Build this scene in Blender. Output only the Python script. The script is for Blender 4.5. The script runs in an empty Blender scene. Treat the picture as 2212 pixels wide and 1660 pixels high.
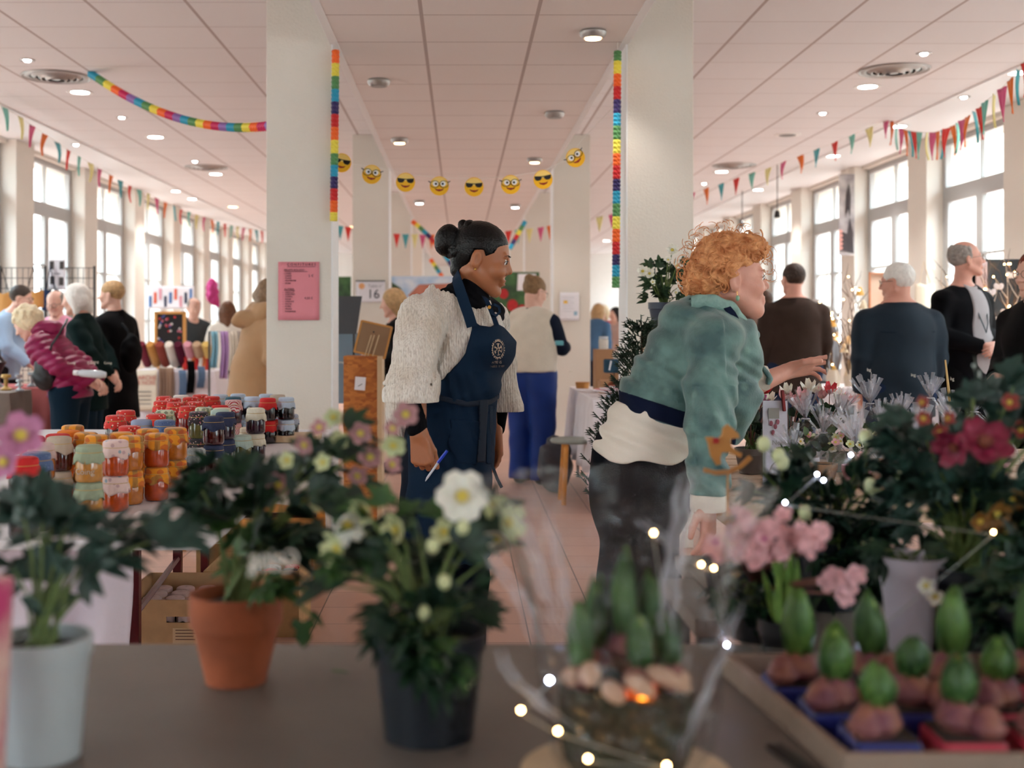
import bpy, bmesh, math, random
import numpy as np
from mathutils import Vector, Matrix, Euler
SC = bpy.context.scene
COL = SC.collection
F = 2594.0            # focal length in pixels of the 2212 px wide frame
CH = 1.28             # camera height
# ---------------- camera, world, exposure ----------------
cam_d = bpy.data.cameras.new('camera'); cam = bpy.data.objects.new('camera', cam_d); COL.objects.link(cam)
cam.location = (0, 0, CH); cam.rotation_euler = (math.radians(90), 0, 0)
cam_d.sensor_width = 36; cam_d.lens = F / 2212 * 36
cam_d.shift_x = (1106 - 995) / 2212; cam_d.shift_y = -(830 - 700) / 2212
cam_d.clip_start = .05; cam_d.clip_end = 200
cam_d.dof.use_dof = True; cam_d.dof.focus_distance = 4.35; cam_d.dof.aperture_fstop = 2.6; cam_d.dof.aperture_blades = 9
SC.camera = cam
SC.view_settings.view_transform = 'Standard'; SC.view_settings.look = 'None'
SC.view_settings.gamma = 1; SC.view_settings.use_curve_mapping = False
SC.view_settings.exposure = 1.03
w = bpy.data.worlds.new('overcast_sky'); SC.world = w; w.use_nodes = True
w.node_tree.nodes['Background'].inputs[0].default_value = (.80, .98, 1.10, 1)
w.node_tree.nodes['Background'].inputs[1].default_value = 6.5
SC.cycles.max_bounces = 7; SC.cycles.diffuse_bounces = 4; SC.cycles.transparent_max_bounces = 20
SC.cycles.use_adaptive_sampling = True; SC.cycles.adaptive_threshold = .04
SC.cycles.glossy_bounces = 3; SC.cycles.sample_clamp_indirect = 6
SC.cycles.use_denoising = True

# ---------------- helpers ----------------
def P(px, py, D): return Vector(((px - 995) / F * D, D, CH + (700 - py) / F * D))
def lin(c):
    out = []
    for v in c[:3]:
        v = v / 255.0
        out.append(v / 12.92 if v <= .04045 else ((v + .055) / 1.055) ** 2.4)
    return (*out, 1)
MATS = {}
class NT:
    def __init__(s, t): s.t = t
    def n(s, typ, **kw):
        n = s.t.nodes.new(typ)
        for k, v in kw.items():
            if k.startswith('i_'):
                key = k[2:]; key = int(key) if key.isdigit() else key.replace('_', ' ')
                if hasattr(v, 'is_linked') or isinstance(v, bpy.types.NodeSocket): s.t.links.new(v, n.inputs[key])
                else: n.inputs[key].default_value = v
            else: setattr(n, k, v)
        return n
    def math(s, op, a, b=None, c=None):
        n = s.t.nodes.new('ShaderNodeMath'); n.operation = op
        for i, v in enumerate((a, b, c)):
            if v is None: continue
            if isinstance(v, bpy.types.NodeSocket): s.t.links.new(v, n.inputs[i])
            else: n.inputs[i].default_value = v
        return n.outputs[0]
    def mix(s, f, a, b):
        n = s.t.nodes.new('ShaderNodeMix'); n.data_type = 'RGBA'
        for i, v in ((0, f), (6, a), (7, b)):
            if isinstance(v, bpy.types.NodeSocket): s.t.links.new(v, n.inputs[i])
            else: n.inputs[i].default_value = v
        return n.outputs[2]
    def link(s, a, b): s.t.links.new(a, b)
def newmat(name):
    m = bpy.data.materials.new(name); m.use_nodes = True
    t = NT(m.node_tree); b = m.node_tree.nodes['Principled BSDF']
    return m, t, b
def M(name, col=None, rough=.6, metal=0, bump=0, bscale=60, var=0, vscale=8, col2=None, sheen=0, coat=0, spec=None, alpha=None, sub=0):
    if name in MATS: return MATS[name]
    m, t, b = newmat(name); MATS[name] = m
    c = lin(col); b.inputs['Base Color'].default_value = c
    b.inputs['Roughness'].default_value = rough; b.inputs['Metallic'].default_value = metal
    if spec is not None: b.inputs['Specular IOR Level'].default_value = spec
    if sheen: b.inputs['Sheen Weight'].default_value = sheen; b.inputs['Sheen Roughness'].default_value = .5
    if coat: b.inputs['Coat Weight'].default_value = coat; b.inputs['Coat Roughness'].default_value = .1
    if sub: b.inputs['Subsurface Weight'].default_value = sub; b.inputs['Subsurface Scale'].default_value = .01
    if alpha is not None: b.inputs['Alpha'].default_value = alpha
    tc = t.n('ShaderNodeTexCoord')
    if var or col2:
        nz = t.n('ShaderNodeTexNoise', i_Scale=vscale, i_Detail=4.0); t.link(tc.outputs['Object'], nz.inputs['Vector'])
        c2 = lin(col2) if col2 else tuple(x * (1 - var) for x in c[:3]) + (1,)
        r = t.n('ShaderNodeMapRange', i_1=.35, i_2=.65); t.link(nz.outputs[0], r.inputs[0])
        t.link(t.mix(r.outputs[0], c, c2), b.inputs['Base Color'])
    if bump:
        nb = t.n('ShaderNodeTexNoise', i_Scale=bscale, i_Detail=5.0); t.link(tc.outputs['Object'], nb.inputs['Vector'])
        bp = t.n('ShaderNodeBump', i_Strength=bump, i_Distance=.01); t.link(nb.outputs[0], bp.inputs['Height'])
        t.link(bp.outputs[0], b.inputs['Normal'])
    return m
def emit(name, col, s):
    if name in MATS: return MATS[name]
    m, t, b = newmat(name); MATS[name] = m
    b.inputs['Base Color'].default_value = lin(col); b.inputs['Emission Color'].default_value = lin(col)
    b.inputs['Emission Strength'].default_value = s
    return m

class MB:
    """collects geometry for ONE mesh object"""
    def __init__(s): s.v = []; s.f = []
    def add(s, vs, fs):
        o = len(s.v); s.v.extend([tuple(v) for v in vs]); s.f.extend([tuple(i + o for i in f) for f in fs]); return s
    def box(s, c, d, rz=0, R=None):
        hx, hy, hz = d[0] / 2, d[1] / 2, d[2] / 2
        vs = [Vector((x, y, z)) for x in (-hx, hx) for y in (-hy, hy) for z in (-hz, hz)]
        R = R or Matrix.Rotation(rz, 3, 'Z')
        c = Vector(c); vs = [R @ v + c for v in vs]
        return s.add(vs, [(0, 1, 3, 2), (4, 6, 7, 5), (0, 4, 5, 1), (2, 3, 7, 6), (0, 2, 6, 4), (1, 5, 7, 3)])
    def bb(s, lo, hi):
        return s.box([(a + b) / 2 for a, b in zip(lo, hi)], [abs(b - a) for a, b in zip(lo, hi)])
    def lathe(s, prof, c=(0, 0, 0), n=20, R=None, wob=None, cap=True):
        c = Vector(c); vs = []
        for j, (r, z) in enumerate(prof):
            for i in range(n):
                a = 2 * math.pi * i / n; rr = r + (wob(a, j) if wob else 0)
                v = Vector((rr * math.cos(a), rr * math.sin(a), z))
                vs.append((R @ v if R else v) + c)
        fs = []
        for j in range(len(prof) - 1):
            for i in range(n):
                k = (i + 1) % n
                fs.append((j * n + i, j * n + k, (j + 1) * n + k, (j + 1) * n + i))
        if cap:
            fs.append(tuple(range(n))[::-1]); fs.append(tuple((len(prof) - 1) * n + i for i in range(n)))
        return s.add(vs, fs)
    def tube(s, pts, r, n=6, cap=True, flat=None):
        pts = [Vector(p) for p in pts]
        rr = r if hasattr(r, '__len__') else [r] * len(pts)
        vs = []; up = None
        for i, p in enumerate(pts):
            t = (pts[min(i + 1, len(pts) - 1)] - pts[max(i - 1, 0)])
            if t.length < 1e-9: t = Vector((0, 0, 1))
            t.normalize()
            if up is None:
                up = Vector((0, 0, 1)) if abs(t.z) < .9 else Vector((1, 0, 0))
            a = t.cross(up); a.normalize(); b = a.cross(t); up = b
            for k in range(n):
                th = 2 * math.pi * k / n
                vs.append(p + a * math.cos(th) * rr[i] + b * math.sin(th) * rr[i] * (flat or 1))
        fs = []
        for i in range(len(pts) - 1):
            for k in range(n):
                q = (k + 1) % n
                fs.append((i * n + k, i * n + q, (i + 1) * n + q, (i + 1) * n + k))
        if cap:
            fs.append(tuple(range(n))[::-1]); fs.append(tuple((len(pts) - 1) * n + i for i in range(n)))
        return s.add(vs, fs)
    def ell(s, c, r, R=None, nu=12, nv=8):
        c = Vector(c); r = r if hasattr(r, '__len__') else (r, r, r)
        vs = []; fs = []
        for j in range(nv + 1):
            ph = math.pi * j / nv
            for i in range(nu):
                th = 2 * math.pi * i / nu
                v = Vector((r[0] * math.sin(ph) * math.cos(th), r[1] * math.sin(ph) * math.sin(th), -r[2] * math.cos(ph)))
                vs.append((R @ v if R else v) + c)
        for j in range(nv):
            for i in range(nu):
                k = (i + 1) % nu
                fs.append((j * nu + i, j * nu + k, (j + 1) * nu + k, (j + 1) * nu + i))
        return s.add(vs, fs)
    def prism(s, poly, origin, ax, ay, th):
        """extrude 2D polygon lying in (ax, ay) by thickness th along ax x ay"""
        ax = Vector(ax); ay = Vector(ay); nn = ax.cross(ay).normalized(); o = Vector(origin); k = len(poly)
        vs = [o + ax * x + ay * y for x, y in poly] + [o + ax * x + ay * y + nn * th for x, y in poly]
        fs = [tuple(range(k))[::-1], tuple(range(k, 2 * k))]
        for i in range(k):
            q = (i + 1) % k; fs.append((i, q, k + q, k + i))
        return s.add(vs, fs)
    def grid(s, fn, nu, nv):
        vs = [fn(i / nu, j / nv) for j in range(nv + 1) for i in range(nu + 1)]
        fs = [(j * (nu + 1) + i, j * (nu + 1) + i + 1, (j + 1) * (nu + 1) + i + 1, (j + 1) * (nu + 1) + i) for j in range(nv) for i in range(nu)]
        return s.add(vs, fs)
    def build(s, name, mat, parent=None, smooth=True, bevel=0, solid=0, sub=0):
        me = bpy.data.meshes.new(name); me.from_pydata(s.v, [], s.f)
        me.materials.append(mat)
        if smooth: me.polygons.foreach_set('use_smooth', [True] * len(me.polygons))
        me.update()
        o = bpy.data.objects.new(name, me); COL.objects.link(o)
        if smooth and smooth != 'all':
            try: me.set_sharp_from_angle(angle=math.radians(42))
            except Exception: pass
        if solid:
            md = o.modifiers.new('solid', 'SOLIDIFY'); md.thickness = solid; md.offset = 0
        if bevel:
            md = o.modifiers.new('bevel', 'BEVEL'); md.width = bevel; md.segments = 2; md.limit_method = 'ANGLE'
        if sub:
            md = o.modifiers.new('sub', 'SUBSURF'); md.levels = sub; md.render_levels = sub
        if parent is not None:
            o.parent = parent; o.matrix_parent_inverse = Matrix.Translation(parent.location).inverted() if parent.type == 'EMPTY' and s_world else Matrix.Identity(4)
        return o
s_world = True     # parts are given in world coordinates; the parent inverse takes the root's location out
def tag(o, label=None, cat=None, group=None, kind=None):
    if label: o['label'] = label
    if cat: o['category'] = cat
    if group: o['group'] = group
    if kind: o['kind'] = kind
    return o
def thing(name, label, cat, loc=(0, 0, 0), group=None):
    o = bpy.data.objects.new(name, None); COL.objects.link(o); o.location = loc
    o.empty_display_size = .1
    return tag(o, label, cat, group)
def struct(o): o['kind'] = 'structure'; return o
def text_part(txt, mat, parent, origin, ax, ay, size, name='lettering', align='CENTER', ext=.0006):
    cu = bpy.data.curves.new('t', 'FONT'); cu.body = txt; cu.size = size; cu.align_x = align; cu.align_y = 'CENTER'; cu.extrude = ext
    ob = bpy.data.objects.new('t', cu); COL.objects.link(ob)
    me = bpy.data.meshes.new_from_object(ob.evaluated_get(bpy.context.evaluated_depsgraph_get()))
    bpy.data.objects.remove(ob)
    ax = Vector(ax).normalized(); ay = Vector(ay).normalized(); az = ax.cross(ay); o = Vector(origin)
    for v in me.vertices:
        c = v.co.copy(); v.co = o + ax * c.x + ay * c.y + az * c.z
    me.materials.clear(); me.materials.append(mat)
    r = bpy.data.objects.new(name, me); COL.objects.link(r)
    if parent is not None:
        r.parent = parent; r.matrix_parent_inverse = Matrix.Translation(parent.location).inverted()
    return r
def copy_tree(o, parent=None, mats=None):
    c = o.copy(); COL.objects.link(c)
    if parent is not None: c.parent = parent
    for ch in list(o.children): copy_tree(ch, c)
    return c
def setmat(o, m):
    o.material_slots[0].link = 'OBJECT'; o.material_slots[0].material = m
# ---------------- room shell ----------------
ZC, ZS = CH + 1.6, CH + 1.94     # centre / side ceiling heights
XL, XR = -4.67, 4.85             # pier faces
GL, GR = -4.87, 5.05             # glass planes
Y0, Y1 = -5.0, 33.0
def tile_mat(name, col, line, sx, sy, ox, oy, wx, wy, bump=.15, var=.03, rough=.8, gcol=None):
    m, t, b = newmat(name); MATS[name] = m
    tc = t.n('ShaderNodeTexCoord'); sp = t.n('ShaderNodeSeparateXYZ'); t.link(tc.outputs['Object'], sp.inputs[0])
    masks = []; cells = []
    for k, (s_, o_, w_) in enumerate(((sx, ox, wx), (sy, oy, wy))):
        q = t.math('DIVIDE', t.math('SUBTRACT', sp.outputs[k], o_), s_)
        fr = t.math('FRACT', t.math('ADD', q, 0.5)); d = t.math('ABSOLUTE', t.math('SUBTRACT', fr, .5))
        masks.append(t.math('LESS_THAN', d, w_ / 2 / s_)); cells.append(t.math('FLOOR', q))
    mk = t.math('MAXIMUM', masks[0], masks[1])
    cb = t.n('ShaderNodeCombineXYZ'); t.link(cells[0], cb.inputs[0]); t.link(cells[1], cb.inputs[1])
    wn = t.n('ShaderNodeTexWhiteNoise'); t.link(cb.outputs[0], wn.inputs[0])
    c = lin(col); c2 = tuple(x * (1 - var) for x in c[:3]) + (1,)
    base = t.mix(wn.outputs[0], c, c2)
    if gcol:
        nz = t.n('ShaderNodeTexNoise', i_Scale=3.0, i_Detail=6.0); t.link(tc.outputs['Object'], nz.inputs['Vector'])
        base = t.mix(t.math('MULTIPLY', nz.outputs[0], .35), base, lin(gcol))
    t.link(t.mix(mk, base, lin(line)), b.inputs['Base Color']); b.inputs['Roughness'].default_value = rough
    nb = t.n('ShaderNodeTexNoise', i_Scale=150.0); t.link(tc.outputs['Object'], nb.inputs['Vector'])
    h = t.math('SUBTRACT', t.math('MULTIPLY', nb.outputs[0], .15), mk)
    bp = t.n('ShaderNodeBump', i_Strength=bump, i_Distance=.01); t.link(h, bp.inputs['Height']); t.link(bp.outputs[0], b.inputs['Normal'])
    return m
m_plaster = M('warm_plaster', (228, 221, 210), .8, bump=.25, bscale=90, var=.04, vscale=2)
m_white = M('white_paint', (235, 235, 235), .5)
m_wallw = M('white_wall', (228, 226, 222), .75, bump=.1, var=.03)
m_frame = M('window_frame_white', (176, 176, 174), .4)
floor_m = tile_mat('terracotta_tiles', (202, 160, 142), (84, 60, 50), .3, .3, -.02, .02, .006, .004, var=.16, rough=.38, gcol=(190, 140, 120))
struct(MB().bb((-9, Y0, -.1), (9, Y1, 0)).build('floor', floor_m, smooth=False))
cl = tile_mat('ceiling_tiles_west', (228, 226, 226), (182, 168, 164), .6, .6, .147, .04, .022, .008, gcol=(230, 220, 216))
cr = tile_mat('ceiling_tiles_east', (228, 227, 228), (182, 168, 164), .6, .6, .035, .506, .022, .008, gcol=(230, 222, 220))
cc = tile_mat('ceiling_tiles_centre', (232, 226, 222), (182, 166, 160), .6, .6, .397, .215, .02, .012, gcol=(232, 214, 208))
struct(MB().bb((-4.07, Y0, ZS), (-.70, Y1, ZS + .06)).build('ceiling', cl, smooth=False))
struct(MB().bb((.915, Y0, ZS), (4.2, Y1, ZS + .06)).build('ceiling', cr, smooth=False))
struct(MB().bb((-.73, Y0, ZC), (.945, Y1, ZC + .06)).build('ceiling', cc, smooth=False))
struct(MB().bb((-5.3, Y0, ZS + .002), (-4.07, Y1, ZS + .06)).build('ceiling', m_white, smooth=False))
struct(MB().bb((4.2, Y0, ZS + .002), (5.4, Y1, ZS + .06)).build('ceiling', m_white, smooth=False))
struct(MB().bb((-.745, Y0, ZC - .004), (-.70, Y1, ZS)).build('trim_1', m_white, smooth=False))
struct(MB().bb((.915, Y0, ZC - .004), (.96, Y1, ZS)).build('trim_2', m_white, smooth=False))
struct(MB().bb((-4.09, Y0, ZS - .015), (-4.05, Y1, ZS)).build('trim_3', m_white, smooth=False))
struct(MB().bb((4.18, Y0, ZS - .015), (4.22, Y1, ZS)).build('trim_4', m_white, smooth=False))
struct(MB().bb((-5.3, Y1, 0), (5.4, Y1 + .1, ZS)).build('wall_back', m_wallw, smooth=False))
struct(MB().bb((-5.3, Y0 - .1, 0), (5.4, Y0, ZS)).build('wall_front', m_wallw, smooth=False))
# side walls: piers 0.53 wide every 2.3 m with tall windows between, reveals to the glass plane
SILL, WTOP = .55, ZS - .04
glass = None
def window(n, side, ya, yb):
    X = GL if side < 0 else GR; s_ = side
    root = thing('window_%d' % n, None, None, (X, (ya + yb) / 2, SILL)); struct(root)
    f = MB(); t_ = .075; d = .06
    def bar(y1, z1, y2, z2): f.bb((X - d / 2, y1, z1), (X + d / 2, y2, z2))
    bar(ya, SILL, ya + t_, WTOP); bar(yb - t_, SILL, yb, WTOP); bar(ya + t_, SILL, yb - t_, SILL + .07); bar(ya + t_, WTOP - .06, yb - t_, WTOP)
    zt = CH + 1.36; bar(ya + t_, zt - .05, yb - t_, zt + .05)
    f.build('frame', m_frame, root, smooth=False)
    ym = (ya + yb) / 2
    for a, b in ((ya + t_, ym), (ym, yb - t_)):
        g = MB(); w_ = .07; dd = .05
        def bar2(y1, z1, y2, z2): g.bb((X - dd / 2 - s_ * .01, y1, z1), (X + dd / 2 - s_ * .01, y2, z2))
        z0 = SILL + .07; z1 = zt - .05
        bar2(a, z0, a + w_, z1); bar2(b - w_, z0, b, z1); bar2(a + w_, z0, b - w_, z0 + .07); bar2(a + w_, z1 - .06, b - w_, z1)
        for q in (.36, .68): bar2(a + w_, z0 + (z1 - z0) * q - .012, b - w_, z0 + (z1 - z0) * q + .012)
        c = g.build('casement', m_frame, root, smooth=False)
    g = MB(); g.bb((X - .02, ym - .012, zt + .05), (X + .02, ym + .012, WTOP - .06)); g.build('glazing_bar', m_frame, root, smooth=False)
    g = MB(); g.bb((X - .003, ya + t_, SILL + .05), (X + .003, yb - t_, WTOP - .05)); g.build('pane', glass_m, root, smooth=False)
m, t, b = newmat('window_glass'); glass_m = m
tr = t.n('ShaderNodeBsdfTransparent'); gl = t.n('ShaderNodeBsdfGlossy', i_Roughness=.02); fr = t.math('ADD', .05, 0.0)
mx = t.n('ShaderNodeMixShader'); t.link(fr, mx.inputs[0]); t.link(tr.outputs[0], mx.inputs[1]); t.link(gl.outputs[0], mx.inputs[2])
t.link(mx.outputs[0], m.node_tree.nodes['Material Output'].inputs[0])
wn_ = 1
for side, XF, XG, Ys in ((-1, XL, GL, 12.62), (1, XR, GR, 12.5)):
    wl = MB(); base = MB()
    y = Ys - 2.3 * 7
    out = XG + side * .35
    starts = []
    while y < Y1:
        a, b_ = y, min(y + .53, Y1)
        if b_ > Y0:
            wl.bb((min(XF, out), max(a, Y0), 0), (max(XF, out), b_, ZS))
        starts.append(y); y += 2.3
    lo, hi = sorted((XG - side * .1, out))
    wl.bb((lo, Y0, 0), (hi, Y1, SILL)); wl.bb((lo, Y0, WTOP), (hi, Y1, ZS + .02))
    struct(wl.build('wall_left' if side < 0 else 'wall_right', m_plaster, smooth=False))
    for y in starts:
        if y + .53 > Y0 and y + 2.3 < Y1 + .2: window(wn_, side, y + .53, min(y + 2.3, Y1)); wn_ += 1
# outside: pale stone buildings across the street
for side in (-1, 1):
    X = side * 13.5
    r = thing('building', ('pale stone building across the street beyond the %s windows') % ('left' if side < 0 else 'right'), 'building', (X, 14, 0))
    MB().bb((X, -8, -1), (X + side * 3, 38, 6.5)).build('facade', M('pale_stone', (205, 196, 180), .9, var=.1), r, smooth=False)
    wm = M('dark_street_glass', (120, 130, 140), .2)
    for k in range(11):
        f_ = MB(); yy = -4 + k * 3.6
        for z in (1.2, 4.0): f_.bb((X - side * .03, yy, z), (X, yy + 1.1, z + 1.7))
        f_.build('window', wm, r, smooth=False)
tag(MB().bb((-30, -20, -.25), (30, 60, -.12)).build('street_ground', M('street', (150, 148, 145), .9), smooth=False), kind='structure')
# columns
def column(x0, x1, yf, inner, k):
    r = thing('column', None, None, ((x0 + x1) / 2, yf + .15, 0)); struct(r)
    MB().bb((x0, yf, 0), (x1, yf + .32, ZS)).build('shaft', m_plaster, r, smooth=False, bevel=.004)
    g = MB()
    xi = x1 if inner > 0 else x0
    g.bb((xi - .003 if inner > 0 else xi - .006, yf - .002, 0), (xi + .006 if inner > 0 else xi + .003, yf + .322, ZS - .34 + .0))
    g.build('corner_guard', m_white, r, smooth=False)
    return r
COLY = (6.85, 12.3, 17.75, 23.2)
for k, y in enumerate(COLY):
    column(-.73 - .378, -.735, y, 1, k); column(.95, .95 + .378, y, -1, k)
# ---------------- ceiling fittings ----------------
m_lamp = emit('lamp_cool', (255, 250, 245), 14); m_lampw = emit('lamp_warm', (255, 205, 150), 9); m_off = M('lamp_off', (150, 150, 148), .35)
m_ring = M('light_ring', (232, 230, 226), .35); m_metal = M('brushed_metal', (170, 168, 165), .35, metal=.7)
def ceil_pt(px, py, side):
    h = 1.6 if side == 'c' else 1.94
    return P(px, py, F * h / (700 - py))
def spot_light(p, e, col, size=1.9):
    L = bpy.data.lights.new('lamp_light', 'SPOT'); L.energy = e * 3; L.color = col; L.spot_size = size; L.spot_blend = .6; L.shadow_soft_size = .06
    o = bpy.data.objects.new('lamp_light', L); COL.objects.link(o); o.location = p; return o
def downlight(p, r, lab, warm=False, e=14, grp='large round recessed downlights'):
    root = thing('ceiling_downlight', lab, 'ceiling light', p, grp)
    MB().lathe([(r * .82, -.004), (r * 1.18, -.008), (r * 1.2, -.002), (r * 1.15, 0), (r * .8, 0)], p, 28).build('trim_ring', m_ring, root)
    MB().lathe([(.001, -.0045), (r * .83, -.0045), (r * .83, -.0005), (.001, -.0005)], p, 24).build('lamp_face', m_lampw if warm else m_lamp, root)
    s = spot_light(Vector((0, 0, -.03)), e, (1, .9, .78) if warm else (1, .96, .93)); s.parent = root
def spotlet(p, lab, grp='small ceiling spotlights'):
    root = thing('ceiling_spotlight', lab, 'ceiling light', p, grp)
    MB().lathe([(.028, -.004), (.05, -.008), (.056, -.001), (.03, 0)], p, 20).build('trim_ring', m_metal, root)
    MB().lathe([(.001, -.02), (.02, -.016), (.03, -.002), (.001, -.001)], p, 16).build('bulb', m_lamp, root)
def bell(p, lab, state):
    root = thing('surface_lamp', lab, 'ceiling light', p, 'surface lamps of the central ceiling')
    MB().lathe([(.068, 0), (.075, -.012), (.07, -.03), (.055, -.045), (.045, -.04), (.03, 0)], p, 24).build('housing', m_metal, root)
    MB().lathe([(.001, -.045), (.044, -.047), (.044, -.04), (.001, -.039)], p, 20).build('lamp_face', {0: m_off, 1: m_lampw, 2: m_lamp}[state], root)
    if state:
        s = spot_light(Vector((0, 0, -.06)), 4, (1, .93, .86)); s.parent = root
def vent(p, r, lab):
    root = thing('ceiling_vent', lab, 'air vent', p, 'round ceiling vents')
    MB().lathe([(r * .93, -.006), (r, -.012), (r * 1.02, -.004), (r, 0), (r * .9, 0)], p, 40, cap=False).build('rim', m_metal, root)
    for k, q in enumerate((.78, .6, .42, .25)):
        MB().lathe([(r * q, -.010 - .008 * k), (r * (q + .04), -.013 - .008 * k), (r * (q + .14), -.004), (r * (q + .12), -.002), (r * q, -.008)], p, 36, cap=False).build('ring', m_metal, root)
    MB().lathe([(.001, -.03), (r * .13, -.028), (r * .14, 0), (.001, 0)], p, 20).build('hub', m_metal, root)
    MB().lathe([(.001, -.001), (r * .92, -.001), (r * .92, 0), (.001, 0)], p, 30).build('backing', M('vent_dark', (96, 93, 90), .8), root)
ordn = ['nearest', 'second nearest', 'third nearest', 'fourth nearest', 'fifth nearest', 'sixth nearest', 'seventh nearest', 'eighth nearest']
for i, (x, y) in enumerate([(173, 199), (336, 296), (466, 376), (382, 413), (417, 430)]):
    downlight(ceil_pt(x, y, 'l'), .09, '%s round white recessed downlight in the ceiling left of the left column' % ordn[i], e=16)
downlight(ceil_pt(503, 447, 'l'), .09, 'warm yellow recessed downlight in the left ceiling, just beside the left column', True)
for i, (x, y) in enumerate([(59, 129), (263, 253), (421, 348), (164, 312)]):
    spotlet(ceil_pt(x, y, 'l'), ['tiny bright ceiling spot above the near left round vent', 'tiny bright ceiling spot under the paper garland, left ceiling', 'tiny ceiling spot above the far left round vent', 'tiny ceiling spot near the bunting over the left windows'][i])
vent(ceil_pt(122, 165, 'l'), .26, 'large round metal air vent, near one in the left ceiling')
vent(ceil_pt(445, 361, 'l'), .26, 'round air vent, far one in the left ceiling, close to the left column')
for i, (x, y) in enumerate([(1874, 187), (1559, 371), (1940, 273), (1799, 337), (1636, 410)]):
    downlight(ceil_pt(x, y, 'r'), .09, ['largest round white downlight, below the near right vent', 'round downlight beneath the far right vent', 'round downlight where two buntings meet, right ceiling', 'round downlight behind the bunting, right ceiling by windows', 'round downlight over the bunting above the red haired woman'][i], e=16)
downlight(ceil_pt(2200, 157, 'r'), .09, 'round downlight at the right edge of the ceiling by bunting', e=10)
for i, (x, y) in enumerate([(1996, 115), (1777, 244), (2082, 209), (1521, 396)]):
    spotlet(ceil_pt(x, y, 'r'), ['tiny bright ceiling spot above the near right round vent', 'tiny bright spot mid right ceiling, left of the bunting corner', 'tiny bright spot in the white band by the right windows', 'tiny bright spot beside the right column'][i])
vent(ceil_pt(1931, 151, 'r'), .26, 'large round metal air vent, near one in the right ceiling')
vent(ceil_pt(1586, 357, 'r'), .26, 'round air vent, far one in the right ceiling')
r_ = thing('ceiling_speaker', 'flat white round ceiling grille in the right ceiling, unlit', 'ceiling grille', ceil_pt(1701, 291, 'r'))
q_ = ceil_pt(1701, 291, 'r')
MB().lathe([(.001, -.006), (.09, -.008), (.13, -.008), (.14, 0), (.001, 0)], q_, 30).build('rim', m_ring, r_)
MB().lathe([(.001, -.011), (.085, -.011), (.085, -.006), (.001, -.006)], q_, 24).build('grille', M('grille_grey', (120, 118, 116), .6), r_)
for (x, y, st, lb) in [(1281, 66, 1, 'lit surface lamp nearest the camera on the central ceiling'), (818, 172, 0, 'unlit surface lamp on the left of the central ceiling'),
                       (1198, 242, 0, 'unlit surface lamp on the right of the central ceiling'), (863, 299, 1, 'warm lit lamp on central ceiling above the left smiley faces'),
                       (1155, 342, 1, 'warm lit lamp on the central ceiling above the right smiley faces'), (906, 433, 2, 'small lit lamp below the smiley garland, left'),
                       (1113, 442, 2, 'small lit lamp below the smiley garland, right')]:
    bell(ceil_pt(x, y, 'c'), lb, st)
for k in range(5):   # the hall's further downlights, seen far off past the columns
    downlight(Vector(((-2.2, 2.6, -3.2, 3.4, -1.7)[k], (24, 25, 27, 28, 21)[k], ZS)), .09, 'small far downlight deep in the hall, over the %s' % ('left stalls', 'right stalls', 'left windows', 'right windows', 'easels')[k], k % 2 == 0, 20)
# unseen downlights added behind the camera to lift the hall's ambient light
for x in (-2.5, 2.5):
    downlight(Vector((x, -1.5, ZS)), .09, 'added unseen downlight behind the flower stall, %s' % ('left' if x < 0 else 'right'), False, 14)

# ---------------- bunting ----------------
BC = dict(teal=(70, 165, 175), mint=(120, 195, 180), red=(222, 50, 40), pink=(215, 90, 135), orange=(235, 115, 30), cream=(232, 222, 150))
def bm_(n): return M('bunting_' + n, BC[n], .7, sheen=.2)
m_string = M('white_string', (235, 232, 225), .8)
def bunting(lab, pts, cols, w=.13, h=.2, twist=None, cat='bunting', tie=False):
    """pts: world points where each pennant hangs"""
    rnd = random.Random(len(pts))
    root = thing('bunting', lab, cat, pts[0], 'pennant buntings hung across the hall')
    MB().tube(pts, .0025, 5).build('string', m_string, root)
    if tie:
        for e in (pts[0], pts[-1]): MB().tube([e, Vector((e.x, e.y, ZC if -.73 < e.x < .945 else ZS))], .002, 4).build('tie_cord', m_string, root)
    for i, p in enumerate(pts):
        t = (pts[min(i + 1, len(pts) - 1)] - pts[max(i - 1, 0)]); t.normalize()
        a = rnd.uniform(-.12, .12) + (twist[i % len(twist)] if twist else 0)
        ax = Matrix.Rotation(a, 3, 'Z') @ t; ax = Vector(ax); bend = rnd.uniform(-.02, .02)
        nrm = Vector((-ax.y, ax.x, 0))
        dn = Vector((0, 0, -1)) + nrm * rnd.uniform(-.12, .12)
        k = 6
        def fn(u, v, p=p, ax=ax, dn=dn, nrm=nrm, bend=bend):
            ww = w * (1 - v * .97)
            return p + ax * ((u - .5) * ww) + dn * (v * h) + nrm * (bend * math.sin(v * 3) + .008 * math.sin(u * 6))
        MB().grid(fn, 4, k).build('pennant', bm_(cols[i % len(cols)]), root, solid=.0015)
pts = []
for i, (zx, zy) in enumerate([(30, 690), (130, 750), (208, 805), (290, 862), (365, 912), (440, 962), (508, 1003), (580, 1047), (640, 1083), (712, 1123), (770, 1157), (833, 1190), (890, 1215), (950, 1240), (1003, 1270), (1060, 1297), (1115, 1320), (1162, 1342), (1212, 1358), (1262, 1378), (1308, 1393), (1355, 1407), (1397, 1420), (1440, 1434), (1482, 1444), (1522, 1452), (1562, 1460), (1603, 1468), (1640, 1474), (1676, 1480)]):
    pts.append(P(zx / 2.965, zy / 2.965 , 10.3 + i * .345))
bunting('long bunting of coloured pennants running along the left windows', pts, ['mint', 'cream', 'pink', 'orange', 'teal', 'red'], w=.15, h=.2)
pts = []
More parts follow.
